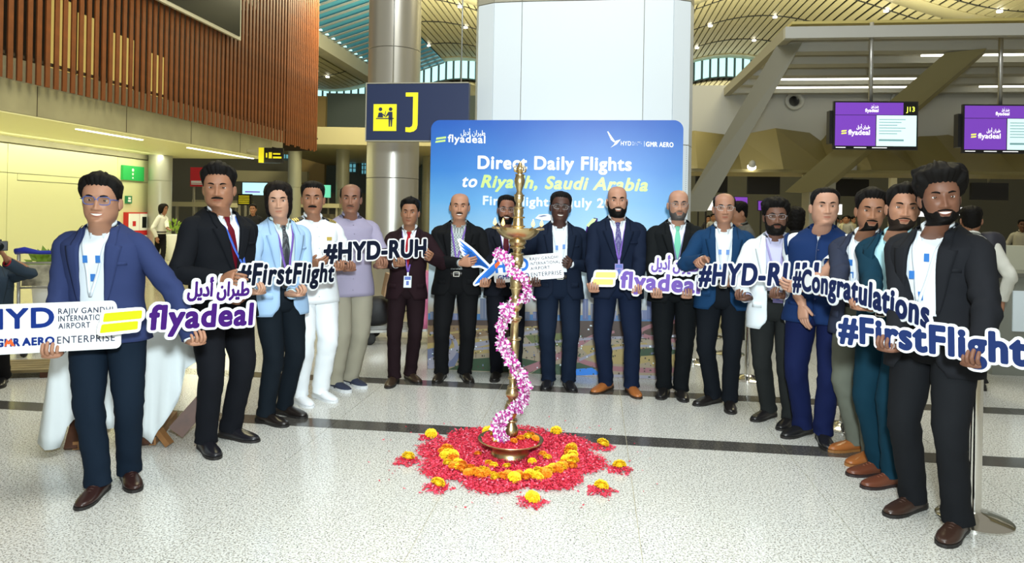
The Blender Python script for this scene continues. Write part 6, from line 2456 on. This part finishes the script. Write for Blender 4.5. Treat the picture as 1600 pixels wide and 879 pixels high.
b = MB(); b.bar((hwid - .12, -.27, .07), (hwid + .06, -.20, .28), .012, .11, up=(-.7, 0, .7)); b.build('side_board', M_legw, tab, smooth=False)
b = MB(); b.bar((hwid - .46, -.22, .40), (hwid - .14, -.33, .012), .05, .035); b.build('leg_tip', M_legy, tab, smooth=False)
cl_ = MB()
nper = 120
rows_ = []
per = []
for i in range(nper):
    t = i / nper * 4
    k, f = int(t), t % 1
    c_ = [(-hwid, -.32), (hwid, -.32), (hwid, .32), (-hwid, .32)]
    p, q = c_[k], c_[(k + 1) % 4]
    per.append((p[0] + (q[0] - p[0]) * f, p[1] + (q[1] - p[1]) * f, k, f))
rows_.append([(x * .02, y * .02, .755) for x, y, k, f in per])
rows_.append([(x * .97, y * .95, .756) for x, y, k, f in per])
rows_.append([(x, y, .750) for x, y, k, f in per])
for s_ in range(1, 11):
    u_ = s_ / 10
    r_ = []
    for x, y, k, f in per:
        if k == 0:
            drop_ = np.interp(f, [0, .07, .15, .25, .40, .47, .60, .70, .8, .93, 1], [.70, .70, .55, .51, .61, .60, .66, .72, .59, .34, .14])
        elif k == 1:
            drop_ = np.interp(f, [0, .3, .6, 1], [.14, .20, .25, .30])
        elif k == 3:
            drop_ = np.interp(f, [0, .5, 1], [.4, .55, .70])
        else:
            drop_ = .35
        nrm_ = ((0, -1), (1, 0), (0, 1), (-1, 0))[k]
        cn = min(f, 1 - f)
        wv = (.020 * math.sin(f * 26 + k) + .014 * math.sin(f * 47 + 1)) * u_ + .035 * u_ + .05 * u_ * math.exp(-(cn / .06) ** 2)
        lat_ = .012 * math.sin(f * 31) * u_
        r_.append((x + nrm_[0] * wv + abs(nrm_[1]) * lat_, y + nrm_[1] * wv, .75 - drop_ * u_))
    rows_.append(r_)
cl_.grid(rows_, True, True, False)
o = tag(cl_.build('tablecloth', M_cloth, None, solid=.003), 'white cloth draped over the folding table behind the blue blazer', 'tablecloth')
o.location = (cx_, cy_, 0); o.rotation_euler = (0, 0, rz_)

# ================================================================ luggage trolleys
M_blueh = mat('handle_blue', (.015, .03, .35), .4); M_alu = mat('trolley_alu', (.50, .50, .48), .35, metal=.8); M_rubber = mat('rubber', (.015, .015, .015), .7)


def trolley(px_, d, rz, label):
    c = P(px_, 400, d)
    e = empty('luggage_trolley', (c.x, c.y, 0), rz, label, 'trolley', 'luggage trolleys')
    for sx in (-1, 1):
        b = MB(); b.tube(V3(catmull([(sx * .29, .38, .10), (sx * .30, .40, .55), (sx * .31, .42, .98), (sx * .31, .38, 1.02)], 4)), .018, 10); b.build('upright', M_alu, e)
        b = MB(); b.bar((sx * .26, -.45, .18), (sx * .29, .40, .16), .035, .03); b.build('side_rail', M_alu, e, smooth=False)
    b = MB(); b.tube([(-.33, .38, 1.03), (-.24, .36, 1.045), (-.10, .36, 1.02), (.10, .36, 1.02), (.24, .36, 1.045), (.33, .38, 1.03)], [.035, .038, .022, .022, .038, .035], 12); b.build('handle', M_blueh, e)
    for z in (.34, .62, .90):
        b = MB(); b.tube([(-.30, .40, z), (.30, .40, z)], .012, 8); b.build('cross_tube', M_alu, e)
    for k in range(5):
        b = MB(); b.bar((-.22 + .11 * k, -.45, .17), (-.22 + .11 * k, .38, .17), .03, .02); b.build('platform_bar', M_alu, e, smooth=False)
    b = MB(); b.box((-.27, .385, .64), (.27, .395, .88)); b.build('advert_panel', mat('advert', (.30, .28, .20), .5, var=.6, vscale=9), e, smooth=False)
    for wx, wy in ((-.26, .34), (.26, .34), (0, -.46)):
        b = MB()
        n = 20
        b.grid([[(wx + dx, wy + r * math.cos(2 * PI * j / n), .075 + r * math.sin(2 * PI * j / n)) for j in range(n)] for r, dx in ((.03, -.02), (.07, -.02), (.075, 0), (.07, .02), (.03, .02))], True, True, True)
        b.build('wheel', M_rubber, e)
    return e, c


trolley(62, 7.4, math.radians(20), 'luggage trolley with blue handle in front of the cream wall')
trolley(628, 8.2, math.radians(95), 'luggage trolley loaded with a pink bag behind the maroon suit')
trolley(1178, 9.4, math.radians(70), 'luggage trolley behind the queue posts at the right')


def soft_box(name, c, size, m, label, cat, rz=0.0, power=.55, sag=.0, n=18):
    b = MB()
    rows = []
    for i in range(11):
        t = -PI / 2 + PI * i / 10
        ct_, st_ = abs(math.cos(t)) ** power, math.copysign(abs(math.sin(t)) ** power, math.sin(t))
        r = []
        for j in range(n):
            a = 2 * PI * j / n
            ca, sa = math.cos(a), math.sin(a)
            x = size[0] * ct_ * math.copysign(abs(ca) ** power, ca)
            y = size[1] * ct_ * math.copysign(abs(sa) ** power, sa)
            z = size[2] * st_
            k = 1 + .05 * noise.noise(Vector((x * 9, y * 9, z * 9)))
            r.append((x * k, y * k, size[2] + z * k - sag * (x / size[0]) ** 2))
        rows.append(r)
    b.grid(rows, True, True, True)
    o = tag(b.build(name, m, None), label, cat)
    o.location = c; o.rotation_euler = (0, 0, rz)
    return o


q = P(600, 400, 8.15)
soft_box('travel_bag', (q.x - .16, q.y + .05, .19), (.26, .20, .17), mat('bag_black', (.012, .012, .014), .6), 'black travel bag lying on the loaded trolley', 'bag')
b = MB(); b.box((-.13, -.14, 0), (.13, .14, .26)); b.box((-.132, -.03, .255), (.132, .03, .262), 1)
o = tag(b.build('carton', [mat('carton_brown', (.38, .24, .14), .8, var=.1), mat('carton_tape', (.50, .38, .22), .4)], None, smooth=False), 'brown carton standing on the trolley beside the maroon suit', 'box'); o.location = (q.x + .14, q.y - .12, .55); o.rotation_euler = (0, .18, .3)
q = P(664, 400, 7.95)
soft_box('duffel_bag', (q.x - .02, q.y + .1, .185), (.20, .22, .34), mat('bag_pink', (.62, .16, .30), .6, var=.25, vscale=6), 'pink plastic wrapped bag leaning on the loaded trolley', 'bag', .2)
q = P(62, 400, 7.4)
for i, (dx, cc) in enumerate(((-.15, (.22, .07, .02)), (.02, (.03, .03, .03)), (.14, (.40, .36, .20)))):
    b = MB(); b.box((-.075, -.10, 0), (.075, .10, .24 + .03 * i)); b.box((-.05, -.102, .12), (.05, -.1005, .2), 1)
    o = tag(b.build('parcel', [mat('parcel', cc, .6), mat('parcel_print', (.5, .48, .4), .5)], None, smooth=False, bevel=.006), ('rust brown parcel on the trolley by the cream wall', 'black parcel in the middle of the trolley by the cream wall', 'straw coloured parcel on the trolley by the cream wall')[i], 'box')
    o.location = (q.x + dx, q.y - .1 + .05 * i, .185)
    o.rotation_euler = (0, 0, .35)
# low slatted platform at the left edge
pf = empty('slatted_platform', G(8, 592), math.radians(14), 'low slatted wooden platform at the left edge behind the sign', 'platform')
for k in range(5):
    b = MB(); b.box((-1.0, .10 * k, .05), (.42, .10 * k + .085, .075)); b.build('plank', mat('plank', (.22, .17, .08), .5, var=.2, vscale=6) if k == 0 else pf.children[0].data.materials[0], pf, smooth=False)
for x in (-.9, .3):
    b = MB(); b.box((x - .03, 0, 0), (x + .03, .49, .05)); b.build('bearer', M_legw, pf, smooth=False)

# ================================================================ hanging J sign
js = empty('hanging_sign', (0, 0, 0), 0, 'hanging navy sign with yellow letter J and counter pictogram', 'sign')
jl, jr = P(572, 219, 8.05), P(731, 217, 7.90)
x_ = (jr - jl); jw = Vector((x_.x, x_.y, 0)).length
js.location = jl; js.rotation_euler = (0, 0, math.atan2(x_.y, x_.x))
jh = .665
M_sgn = mat('sign_navy', (.018, .030, .085), .4); M_sy = mat('sign_yellow', (.90, .80, .02), .45, emit=.15, ecol=(.9, .8, .02))
b = MB(); b.box((0, 0, 0), (jw, .10, jh)); b.build('panel', M_sgn, js, smooth=False, bevel=.004)
b = MB(); b.box((-.012, -.006, jh), (jw, .106, jh + .012)); b.box((-.012, -.006, -.012), (jw, .106, 0)); b.box((-.012, -.006, 0), (0, .106, jh)); b.build('rim', M_grey, js, smooth=False)
for x in (.3, jw - .1):
    b = MB(); b.tube([(x, .05, jh + .01), (x, .05, 3.0)], .008, 8); b.build('hanger', M_alu, js)
plate('letter', [np.array([(.472, .560), (.62, .560), (.62, .18), (.61, .135), (.575, .105), (.53, .095), (.475, .100), (.475, .155), (.525, .152), (.553, .168), (.560, .20), (.560, .512), (.472, .512)])], .002, M_sy, js, 0, -.003)
plate('pictogram_panel', [np.array([(.085, .11), (.365, .11), (.365, .425), (.085, .425)])], .002, M_sy, js, 0, -.003)


def jd(pts, nm='pictogram'):
    plate(nm, [np.array(pts)], .001, M_sgn, js, 0, -.0048)


def disc(cx0, cz0, r, n=16):
    return [(cx0 + r * math.cos(2 * PI * i / n), cz0 + r * math.sin(2 * PI * i / n)) for i in range(n)]


jd(disc(.17, .365, .022)); jd(disc(.293, .365, .022))
jd([(.118, .262), (.333, .262), (.333, .250), (.118, .250)])
jd([(.135, .268), (.150, .325), (.192, .325), (.205, .268)])
jd([(.195, .30), (.225, .275), (.238, .34), (.230, .342), (.220, .295), (.20, .315)])
jd([(.268, .335), (.315, .335), (.318, .25), (.312, .16), (.298, .16), (.295, .24), (.291, .24), (.288, .16), (.273, .16), (.270, .25), (.268, .295), (.235, .270), (.230, .278)])

# ================================================================ check-in monitors
M_sp = mat('screen_purple', (.12, .03, .30), .3, emit=.75, ecol=(.19, .055, .50)); M_sw = mat('screen_pale', (.6, .8, .8), .3, emit=.8, ecol=(.62, .85, .85)); M_sk = mat('screen_black', (.005, .005, .006), .25)
M_sl = mat('screen_white_ink', (.9, .9, .9), .3, emit=.9, ecol=(.95, .95, .95)); M_sy2 = mat('screen_yellow', (.8, .9, .1), .3, emit=.9, ecol=(.85, .95, .1)); M_sg = mat('screen_grey_ink', (.2, .4, .42), .3, emit=.35, ecol=(.25, .45, .48))


def monitor(px0, px1, py0, py1, d, label, gate=True):
    a, c = P(px0, py1, d), P(px1, py0, d)
    W_, H_ = c.x - a.x, c.z - a.z
    e = empty('monitor', a, math.radians(-4), label, 'monitor', 'check-in monitors')
    b = MB(); b.box((-.01, 0, -.01), (W_ + .01, .05, H_ + .01)); b.build('housing', M_black, e, smooth=False)
    b = MB(); b.box((-.05, .05, .08), (W_ * .9, .16, H_ - .12)); b.build('rear_box', M_black, e, smooth=False)
    for x0, z0, x1, z1, m_, nm in ((.01, .725, .83, .985, M_sp, 'header'), (.838, .725, .99, .985, M_sk, 'desk_number_field'), (.01, .065, .50, .715, M_sp, 'logo_field'), (.51, .065, .99, .715, M_sw, 'notice_field'), (.01, .0, .99, .055, M_sk, 'ticker')):
        plate(nm, [np.array([(x0 * W_, z0 * H_), (x1 * W_, z0 * H_), (x1 * W_, z1 * H_), (x0 * W_, z1 * H_)])], .001, m_, e, 0, -.0015)

    def tx(body, x0, x1, z, h, m_, bold=.0, ref=None):
        T = fit_tris(text_tris(body), x0 * W_, x1 * W_, z * H_, h * H_, ref)
        plate('screen_text', grow_loops(T, max(.0014, h * H_ / 40), bold), .0005, m_, e, 0, -.0028)
    tx('flyadeal', .37, .53, .785, .075, M_sl, .002, .72)
    tx(AR, .44, .53, .875, .055, M_sl, .0012, .72)
    tx('flyadeal', .17, .43, .30, .11, M_sl, .003, .72)
    tx(AR, .27, .43, .43, .075, M_sl, .0016, .72)
    for zz_ in (.31, .36):
        plate('screen_bar', [np.array([(.085 * W_, zz_ * H_), (.145 * W_, (zz_ + .01) * H_), (.15 * W_, (zz_ + .04) * H_), (.09 * W_, (zz_ + .03) * H_)])], .0005, M_sy2, e, 0, -.0028)
    if gate:
        tx('J13', .865, .965, .80, .10, M_sy2, .003)
    for i in range(6):
        plate('notice_line', [np.array([(.54 * W_, (.62 - .06 * i) * H_), ((.86 - .05 * (i % 3)) * W_, (.62 - .06 * i) * H_), ((.86 - .05 * (i % 3)) * W_, (.635 - .06 * i) * H_), (.54 * W_, (.635 - .06 * i) * H_)])], .0005, M_sg, e, 0, -.0028)
    plate('notice_line', [np.array([(.54 * W_, .17 * H_), (.84 * W_, .17 * H_), (.84 * W_, .21 * H_), (.54 * W_, .21 * H_)])], .0005, M_sg, e, 0, -.0028)
    for i in range(3):
        plate('ticker_text', [np.array([((.02 + .22 * i) * W_, .02 * H_), ((.14 + .25 * i) * W_, .02 * H_), ((.14 + .25 * i) * W_, .035 * H_), ((.02 + .22 * i) * W_, .035 * H_)])], .0005, M_sl, e, 0, -.0028)
    b = MB(); b.tube([(W_ * .47, .10, H_), (W_ * .47, .10, 4.43 - a.z)], .030, 14); b.build('pole', M_alu, e)
    return e


monitor(1303, 1429, 161, 232, 9.9, 'hanging check-in monitor marked J13')
monitor(1505, 1634, 166, 238, 9.9, 'hanging check-in monitor cut by the right frame edge', False)
for i, (px0, px1, py0, py1, d) in enumerate(((1087, 1137, 275, 300, 19), (1168, 1219, 276, 303, 19), (1303, 1358, 280, 306, 19), (1518, 1576, 286, 312, 16))):
    a, c = P(px0, py1, d), P(px1, py0, d)
    e = empty('monitor', a, 0, ('dark monitor back nearest the backdrop', 'dark monitor back above the white jacket', 'dark monitor back above the blue waistcoat', 'dark monitor back right of the charcoal suit')[i], 'monitor', 'far monitors seen from behind')
    b = MB(); b.box((0, 0, 0), (c.x - a.x, .08, c.z - a.z)); b.build('housing', M_sk, e, smooth=False)
    b = MB(); b.tube([((c.x - a.x) / 2, .04, c.z - a.z), ((c.x - a.x) / 2, .04, 3.45 - a.z)], .03, 10); b.build('pole', M_alu, e)
for i, (px0, px1, py0, py1, d, m_) in enumerate(((1085, 1098, 306, 326, 26, M_sp), (1091, 1116, 308, 328, 24, M_sl), (1148, 1168, 308, 318, 26, M_sp), (1185, 1194, 314, 328, 25, M_sp), (1299, 1316, 319, 335, 18, M_sl), (1425, 1450, 322, 338, 15, M_sl), (1490, 1514, 324, 336, 15, M_sl))):
    a, c = P(px0, py1, d), P(px1, py0, d)
    e = empty('lit_screen', a, 0, ('purple screen at the edge of the backdrop', 'white screen left of the bright blue blazer', 'small violet screen right of the bright blue blazer', 'violet screen just left of the white jacket', 'white screen just right of the blue waistcoat', 'white screen above the teal suit', 'white screen right of the charcoal suit')[i], 'screen', 'far lit screens')
    b = MB(); b.box((0, 0, 0), (c.x - a.x, .02, c.z - a.z)); b.build('display', m_, e, smooth=False)
    b = MB(); b.box((-.02, .02, -.02), (c.x - a.x + .02, .08, c.z - a.z + .02)); b.build('housing', M_black, e, smooth=False)
    b = MB(); b.box(((c.x - a.x) / 2 - .03, .03, -a.z), ((c.x - a.x) / 2 + .03, .06, 0)); b.build('post', M_black, e, smooth=False)

# ================================================================ left background signs and fittings
M_gsign = mat('sign_green', (.02, .42, .10), .45, emit=.1); M_red = mat('sign_red', (.50, .015, .02), .45, emit=.1)


def wall_item(name, v0, v1, z0, z1, m, label, cat, proud=.05):
    e = empty(name, B(-14.78, (v0 + v1) / 2, z0), BROT, label, cat)
    b = MB(); b.box((-.02, -(v1 - v0) / 2, 0), (proud, (v1 - v0) / 2, z1 - z0)); b.build('panel', m, e, smooth=False)
    return e, proud, v1 - v0, z1 - z0


e, pr2, w_, h_ = wall_item('information_sign', 19.75, 20.75, 2.42, 2.88, M_gsign, 'green sign high on the cream wall', 'sign', .06)
for zc_, r_ in ((.33, .05), (.20, .04), (.08, .03)):
    b = MB(); b.lathe([(r_, 0), (r_, .004)], 12)
    b.v = [(p[2] + pr2 + .001, p[0] - .05, p[1] + zc_) for p in b.v]
    b.build('symbol', PW, e, smooth=False)
e, pr2, w_, h_ = wall_item('first_aid_sign', 19.95, 20.20, 1.68, 1.92, mat('sign_dark_green', (.01, .20, .09), .4), 'small square green first aid sign on the cream wall', 'sign')
b = MB(); b.box((pr2, -.07, .05), (pr2 + .004, .07, .11)); b.box((pr2, -.06, .13), (pr2 + .004, .06, .2)); b.build('symbol', PW, e, smooth=False)
e, pr2, w_, h_ = wall_item('defibrillator_station', 19.9, 20.9, .1, 1.4, M_red, 'red and white emergency cabinet on the cream wall', 'cabinet', .16)
b = MB(); b.box((pr2, -.5, .72), (pr2 + .01, 0.0, 1.26)); b.build('white_panel', PW, e, smooth=False)
b = MB(); b.box((pr2, .02, .72), (pr2 + .01, .48, 1.26)); b.build('white_panel', PW, e, smooth=False)
b = MB(); b.box((pr2 + .01, .14, .8), (pr2 + .02, .34, 1.16)); b.build('cabinet_window', M_blackglass, e, smooth=False)
b = MB(); b.box((pr2 + .01, -.32, .86), (pr2 + .02, -.18, 1.02)); b.build('symbol', M_red, e, smooth=False)
b = MB(); b.box((pr2, .05, .1), (pr2 + .006, .4, .16)); b.box((pr2, .05, .3), (pr2 + .006, .4, .36)); b.box((pr2, .05, .5), (pr2 + .006, .4, .56)); b.build('print_line', PW, e, smooth=False)


def far_sign(name, px0, px1, py0, py1, d, m, label, cat='sign', legs=True, trims=()):
    a, c = P(px0, py1, d), P(px1, py0, d)
    e = empty(name, a, 0, label, cat)
    W_, H_ = c.x - a.x, c.z - a.z
    b = MB(); b.box((0, 0, 0), (W_, .12, H_)); b.build('panel', m, e, smooth=False)
    for (x0, z0, x1, z1, mm) in trims:
        b = MB(); b.box((x0 * W_, -.012, z0 * H_), (x1 * W_, -.001, z1 * H_)); b.build('printing', mm, e, smooth=False)
    if legs:
        for x in (.1, .9):
            b = MB(); b.box((W_ * x - .04, .03, -a.z), (W_ * x + .04, .09, 0)); b.build('support', M_grey, e, smooth=False)
    return e


far_sign('red_sign', 297, 350, 262, 291, 30, M_red, 'red sign on posts behind the black suit and red tie', trims=((.03, .18, .9, .30, PW), (.03, .1, .6, .15, PW)))
far_sign('wayfinding_sign', 404, 442, 231, 254, 21.6, M_sk, 'black and yellow direction sign under the slat screen end', legs=False, trims=((0, 0, .22, 1, M_sy), (.30, .35, .36, .65, M_sy), (.42, .3, .55, .7, M_sy), (.60, .3, .95, .42, M_sy), (.60, .55, .9, .65, M_sy)))
M_led = mat('led_cyan', (.4, .7, .8), .3, emit=1.0, ecol=(.45, .80, .95)); M_ledg = mat('led_green', (.2, .7, .4), .3, emit=.8, ecol=(.15, .75, .50))
wb = [o for o in bpy.data.objects if o.name == 'wayfinding_sign'][0]
b = MB(); b.box((-1.6, .13, .34), (.3, .2, .42)); b.build('bracket', M_grey, wb, smooth=False)
far_sign('led_display', 377, 436, 286, 304, 29, M_led, 'glowing pale blue display between the black suit and pale blue blazer', 'screen', trims=((.0, 0, .03, 1, M_sk), (.1, .2, .5, .3, M_sp)))
far_sign('led_display', 487, 516, 289, 308, 33, M_ledg, 'small green display beside the white pilot uniform', 'screen', trims=((.1, .1, .4, .9, M_led),))
far_sign('departure_board', 371, 393, 303, 320, 27, M_sk, 'black departure board with amber lines right of the black suit', 'screen', trims=tuple((.08, .12 + .16 * i, .85, .2 + .16 * i, M_sy) for i in range(5)))
for i, (px0, px1, py0, py1, d) in enumerate(((268, 340, 316, 322, 27), (300, 372, 313, 318, 33), (430, 530, 318, 323, 32))):
    a, c = P(px0, py1, d), P(px1, py0, d)
    e = empty('shop_kiosk', (a.x, a.y, 0), 0, ('small kiosk with cream roof left of the black suit', 'farther kiosk with cream roof behind the black suit', 'low kiosk behind the pilot uniform')[i], 'kiosk')
    W_ = c.x - a.x
    b = MB(); b.box((0, 0, a.z), (W_, 2.0, c.z)); b.build('roof', M_farcream, e, smooth=False)
    b = MB(); b.box((.15, .3, 0), (W_ - .15, 1.7, .95)); b.build('counter', M_farwall, e, smooth=False)
    for x in (.15, W_ - .15):
        b = MB(); b.box((x - .04, .1, 0), (x + .04, .2, a.z)); b.build('post', M_grey, e, smooth=False)
    b = MB(); b.box((.4, 1.0, .95), (W_ - .4, 1.1, a.z - .3)); b.build('back_shelf', mat('shop_goods', (.30, .26, .16), .6, var=.5, vscale=3), e, smooth=False)


# potted plants by the wall
def plant(px_, d, label, r=.22, h0=.35):
    c = P(px_, 400, d)
    e = empty('potted_plant', (c.x, c.y, 0), 0, label, 'plant', 'potted plants by the cream wall')
    b = MB(); b.lathe([(.13, 0), (.19, h0), (.20, h0 + .02), (.17, h0 + .02), (.16, h0 - .03)], 20); b.build('pot', PW, e)
    b = MB()
    rr = random.Random(int(px_))
    for k in range(90):
        a, t = rr.uniform(0, 2 * PI), rr.uniform(.1, 1.4)
        d_ = Vector((math.cos(a) * math.cos(t), math.sin(a) * math.cos(t), math.sin(t)))
        o_ = Vector((0, 0, h0)) + d_ * rr.uniform(.3, 1) * r
        s_ = d_.orthogonal().normalized()
        b.add([o_, o_ + d_ * .06 + s_ * .03, o_ + d_ * .13, o_ + d_ * .06 - s_ * .03], [(0, 1, 2, 3)])
    b.build('leaves', mat('leaf_green', (.20, .34, .03), .5), e)


plant(76, 8.6, 'green potted plant behind the luggage trolley handle', .2, .75)
plant(268, 20.5, 'bright green potted plant beside the walking person in white blouse', .42, .75)

# ================================================================ background people
bgp = 'people in the far hall'
person(dict(label='person in white blouse and black trousers walking past the grey column', head=(254, 324), H=1.64, feet=((240, 418, 85), (254, 421, 80)), yaw=82, skin=S_TAN, style='long', thick=(.03, .03), hairtop=.02, shirt=(.62, .62, .56), trouser=(.012, .012, .013), shoe=(.05, .04, .03), fat=.86, low=True, group=bgp, tuck=True,
            R=('hang',), L=('free', (268, 372, 16.9), (.8, -.2, -.5), (0, 0, 1))))
person(dict(label='person in dark clothes by the kiosks right of the black suit', head=(395, 322), H=1.68, feet=((392, 421, 10), (399, 421, 10)), yaw=10, skin=S_TAN, hairtop=.02, shirt=(.03, .03, .035), trouser=(.02, .02, .022), shoe=BLACKSH, low=True, group=bgp))
person(dict(label='person in grey shirt in profile behind bright blue blazer and white jacket', head=(1158, 318), H=1.74, feet=((1152, 530, -80), (1166, 530, -85)), yaw=-80, hp=(-8, 8, 0), skin=S_TAN, thick=(.03, .012), hairtop=.03, shirt=(.20, .19, .16), trouser=(.03, .03, .03), shoe=BLACKSH, low=True, group=bgp))
person(dict(label='person in black seen from behind, between white jacket and waistcoat', head=(1243, 323), H=1.66, feet=((1235, 545, 175), (1250, 545, 185)), yaw=180, skin=S_TAN, thick=(.04, .03), style='long', hairtop=.03, shirt=(.03, .03, .03), trouser=(.03, .03, .03), shoe=BLACKSH, low=True, group=bgp))
person(dict(label='person in white shirt with backpack, back turned, behind the charcoal suit', head=(1518, 300), H=1.68, feet=((1510, 606, 150), (1530, 606, 160)), yaw=150, skin=S_TAN, hairtop=.02, shirt=(.62, .62, .56), trouser=(.03, .03, .03), shoe=BLACKSH, low=True, group=bgp, tuck=False))
person(dict(label='person in pale clothes behind the counter at the right frame edge', head=(1597, 345), H=1.62, feet=((1588, 455, -20), (1601, 455, -20)), yaw=-30, skin=S_DARK, hairtop=.02, shirt=(.45, .43, .36), trouser=(.03, .03, .03), shoe=BLACKSH, low=True, group=bgp))
person(dict(label='person in denim jacket crouching with a raised camera at the left edge', head=(-22, 372), H=1.68, drop=.42, feet=((-26, 592, 20), (2, 600, 30)), yaw=48, skin=S_TAN, hair=(.20, .07, .02), hairtop=.02, jacket='open', jcol=(.055, .085, .125), shirt=(.30, .02, .03), trouser=(.015, .015, .018), shoe=BLACKSH, low=True, group='onlookers at the left edge',
            R=('free', (-8, 392, 5.72), (.3, -.4, .8), (.6, -.6, 0)), L=('free', (6, 392, 5.75), (-.1, -.5, .8), (-.6, -.6, 0))))
cm = P(-2, 384, 5.62)
e = empty('camera_body', cm, math.radians(40), 'small black camera held up by the crouching person in denim', 'camera')
b = MB(); b.box((-.06, -.03, -.04), (.06, .03, .04)); b.box((-.02, -.02, .04), (.02, .02, .055)); b.build('body', M_black, e, smooth=False, bevel=.006)
b = MB(); b.lathe([(.03, 0), (.032, .05), (.028, .06)], 16); b.v = [(p[0], -p[2] - .03, p[1]) for p in b.v]; b.build('lens', M_blackglass, e)
rc = random.Random(21)
for i in range(12):
    x = rc.choice([rc.uniform(1092, 1200), rc.uniform(1300, 1335), rc.uniform(1088, 1130)])
    d = rc.uniform(24, 34)
    py = 335 + 1643 / d
    person(dict(label='small distant person in the crowded far hall right of the backdrop', head=(x, 335), H=rc.uniform(1.58, 1.76), feet=((x - 2, py + 3, 0), (x + 3, py + 3, 0)), yaw=rc.uniform(-90, 90), skin=S_TAN, hairtop=.02, shirt=rc.choice([(.3, .3, .3), (.45, .42, .3), (.05, .05, .06), (.2, .08, .06)]), trouser=(.03, .03, .04), shoe=BLACKSH, low=True, group='crowd in the far hall'))

# backpack of the traveller
q = P(1536, 400, 6.3)
soft_box('backpack', (q.x + .10, q.y + .05, 1.02), (.12, .10, .22), mat('pack_dark', (.02, .02, .03), .7), 'dark backpack worn by the turned person in white shirt', 'backpack', .4)

# check-in counter at the right edge
q = P(1598, 500, 6.9)
cn = empty('check_in_counter', (q.x, q.y, 0), BROT, 'grey granite check-in counter at the right frame edge', 'counter')
b = MB(); b.box((-.28, 0, 0), (1.6, .7, 1.0)); b.build('body', mat('counter_grey', (.20, .21, .18), .35), cn, smooth=False)
b = MB(); b.box((-.33, -.06, 1.0), (1.65, .76, 1.04)); b.build('worktop', mat('counter_top', (.12, .12, .10), .2), cn, smooth=False)
b = MB(); b.box((-.10, -.015, .45), (.12, -.001, .86)); b.build('notice', PWB, cn, smooth=False)
b = MB(); b.box((-.2, .5, 1.04), (1.5, .62, 1.30)); b.build('upstand', mat('counter_cream', (.45, .45, .34), .4), cn, smooth=False)
soft_box('garland_heap', (q.x - .12, q.y + .1, 1.04), (.09, .05, .02), mat('garland_red', (.6, .02, .04), .7, bump=.5, bscale=90), 'red flower garland lying on the check-in counter', 'garland')
cab = empty('desk_cabinet', (P(1596, 400, 11.5).x, 11.5, 0), BROT, 'cream desk cabinet with shelf line behind the counter at the right edge', 'cabinet')
b = MB(); b.box((-.35, 0, 0), (2.0, .6, 1.15)); b.build('body', mat('cabinet_cream', (.50, .50, .38), .4), cab, smooth=False)
b = MB(); b.box((-.40, -.05, .92), (2.05, .62, .96)); b.build('shelf_edge', PWB, cab, smooth=False)
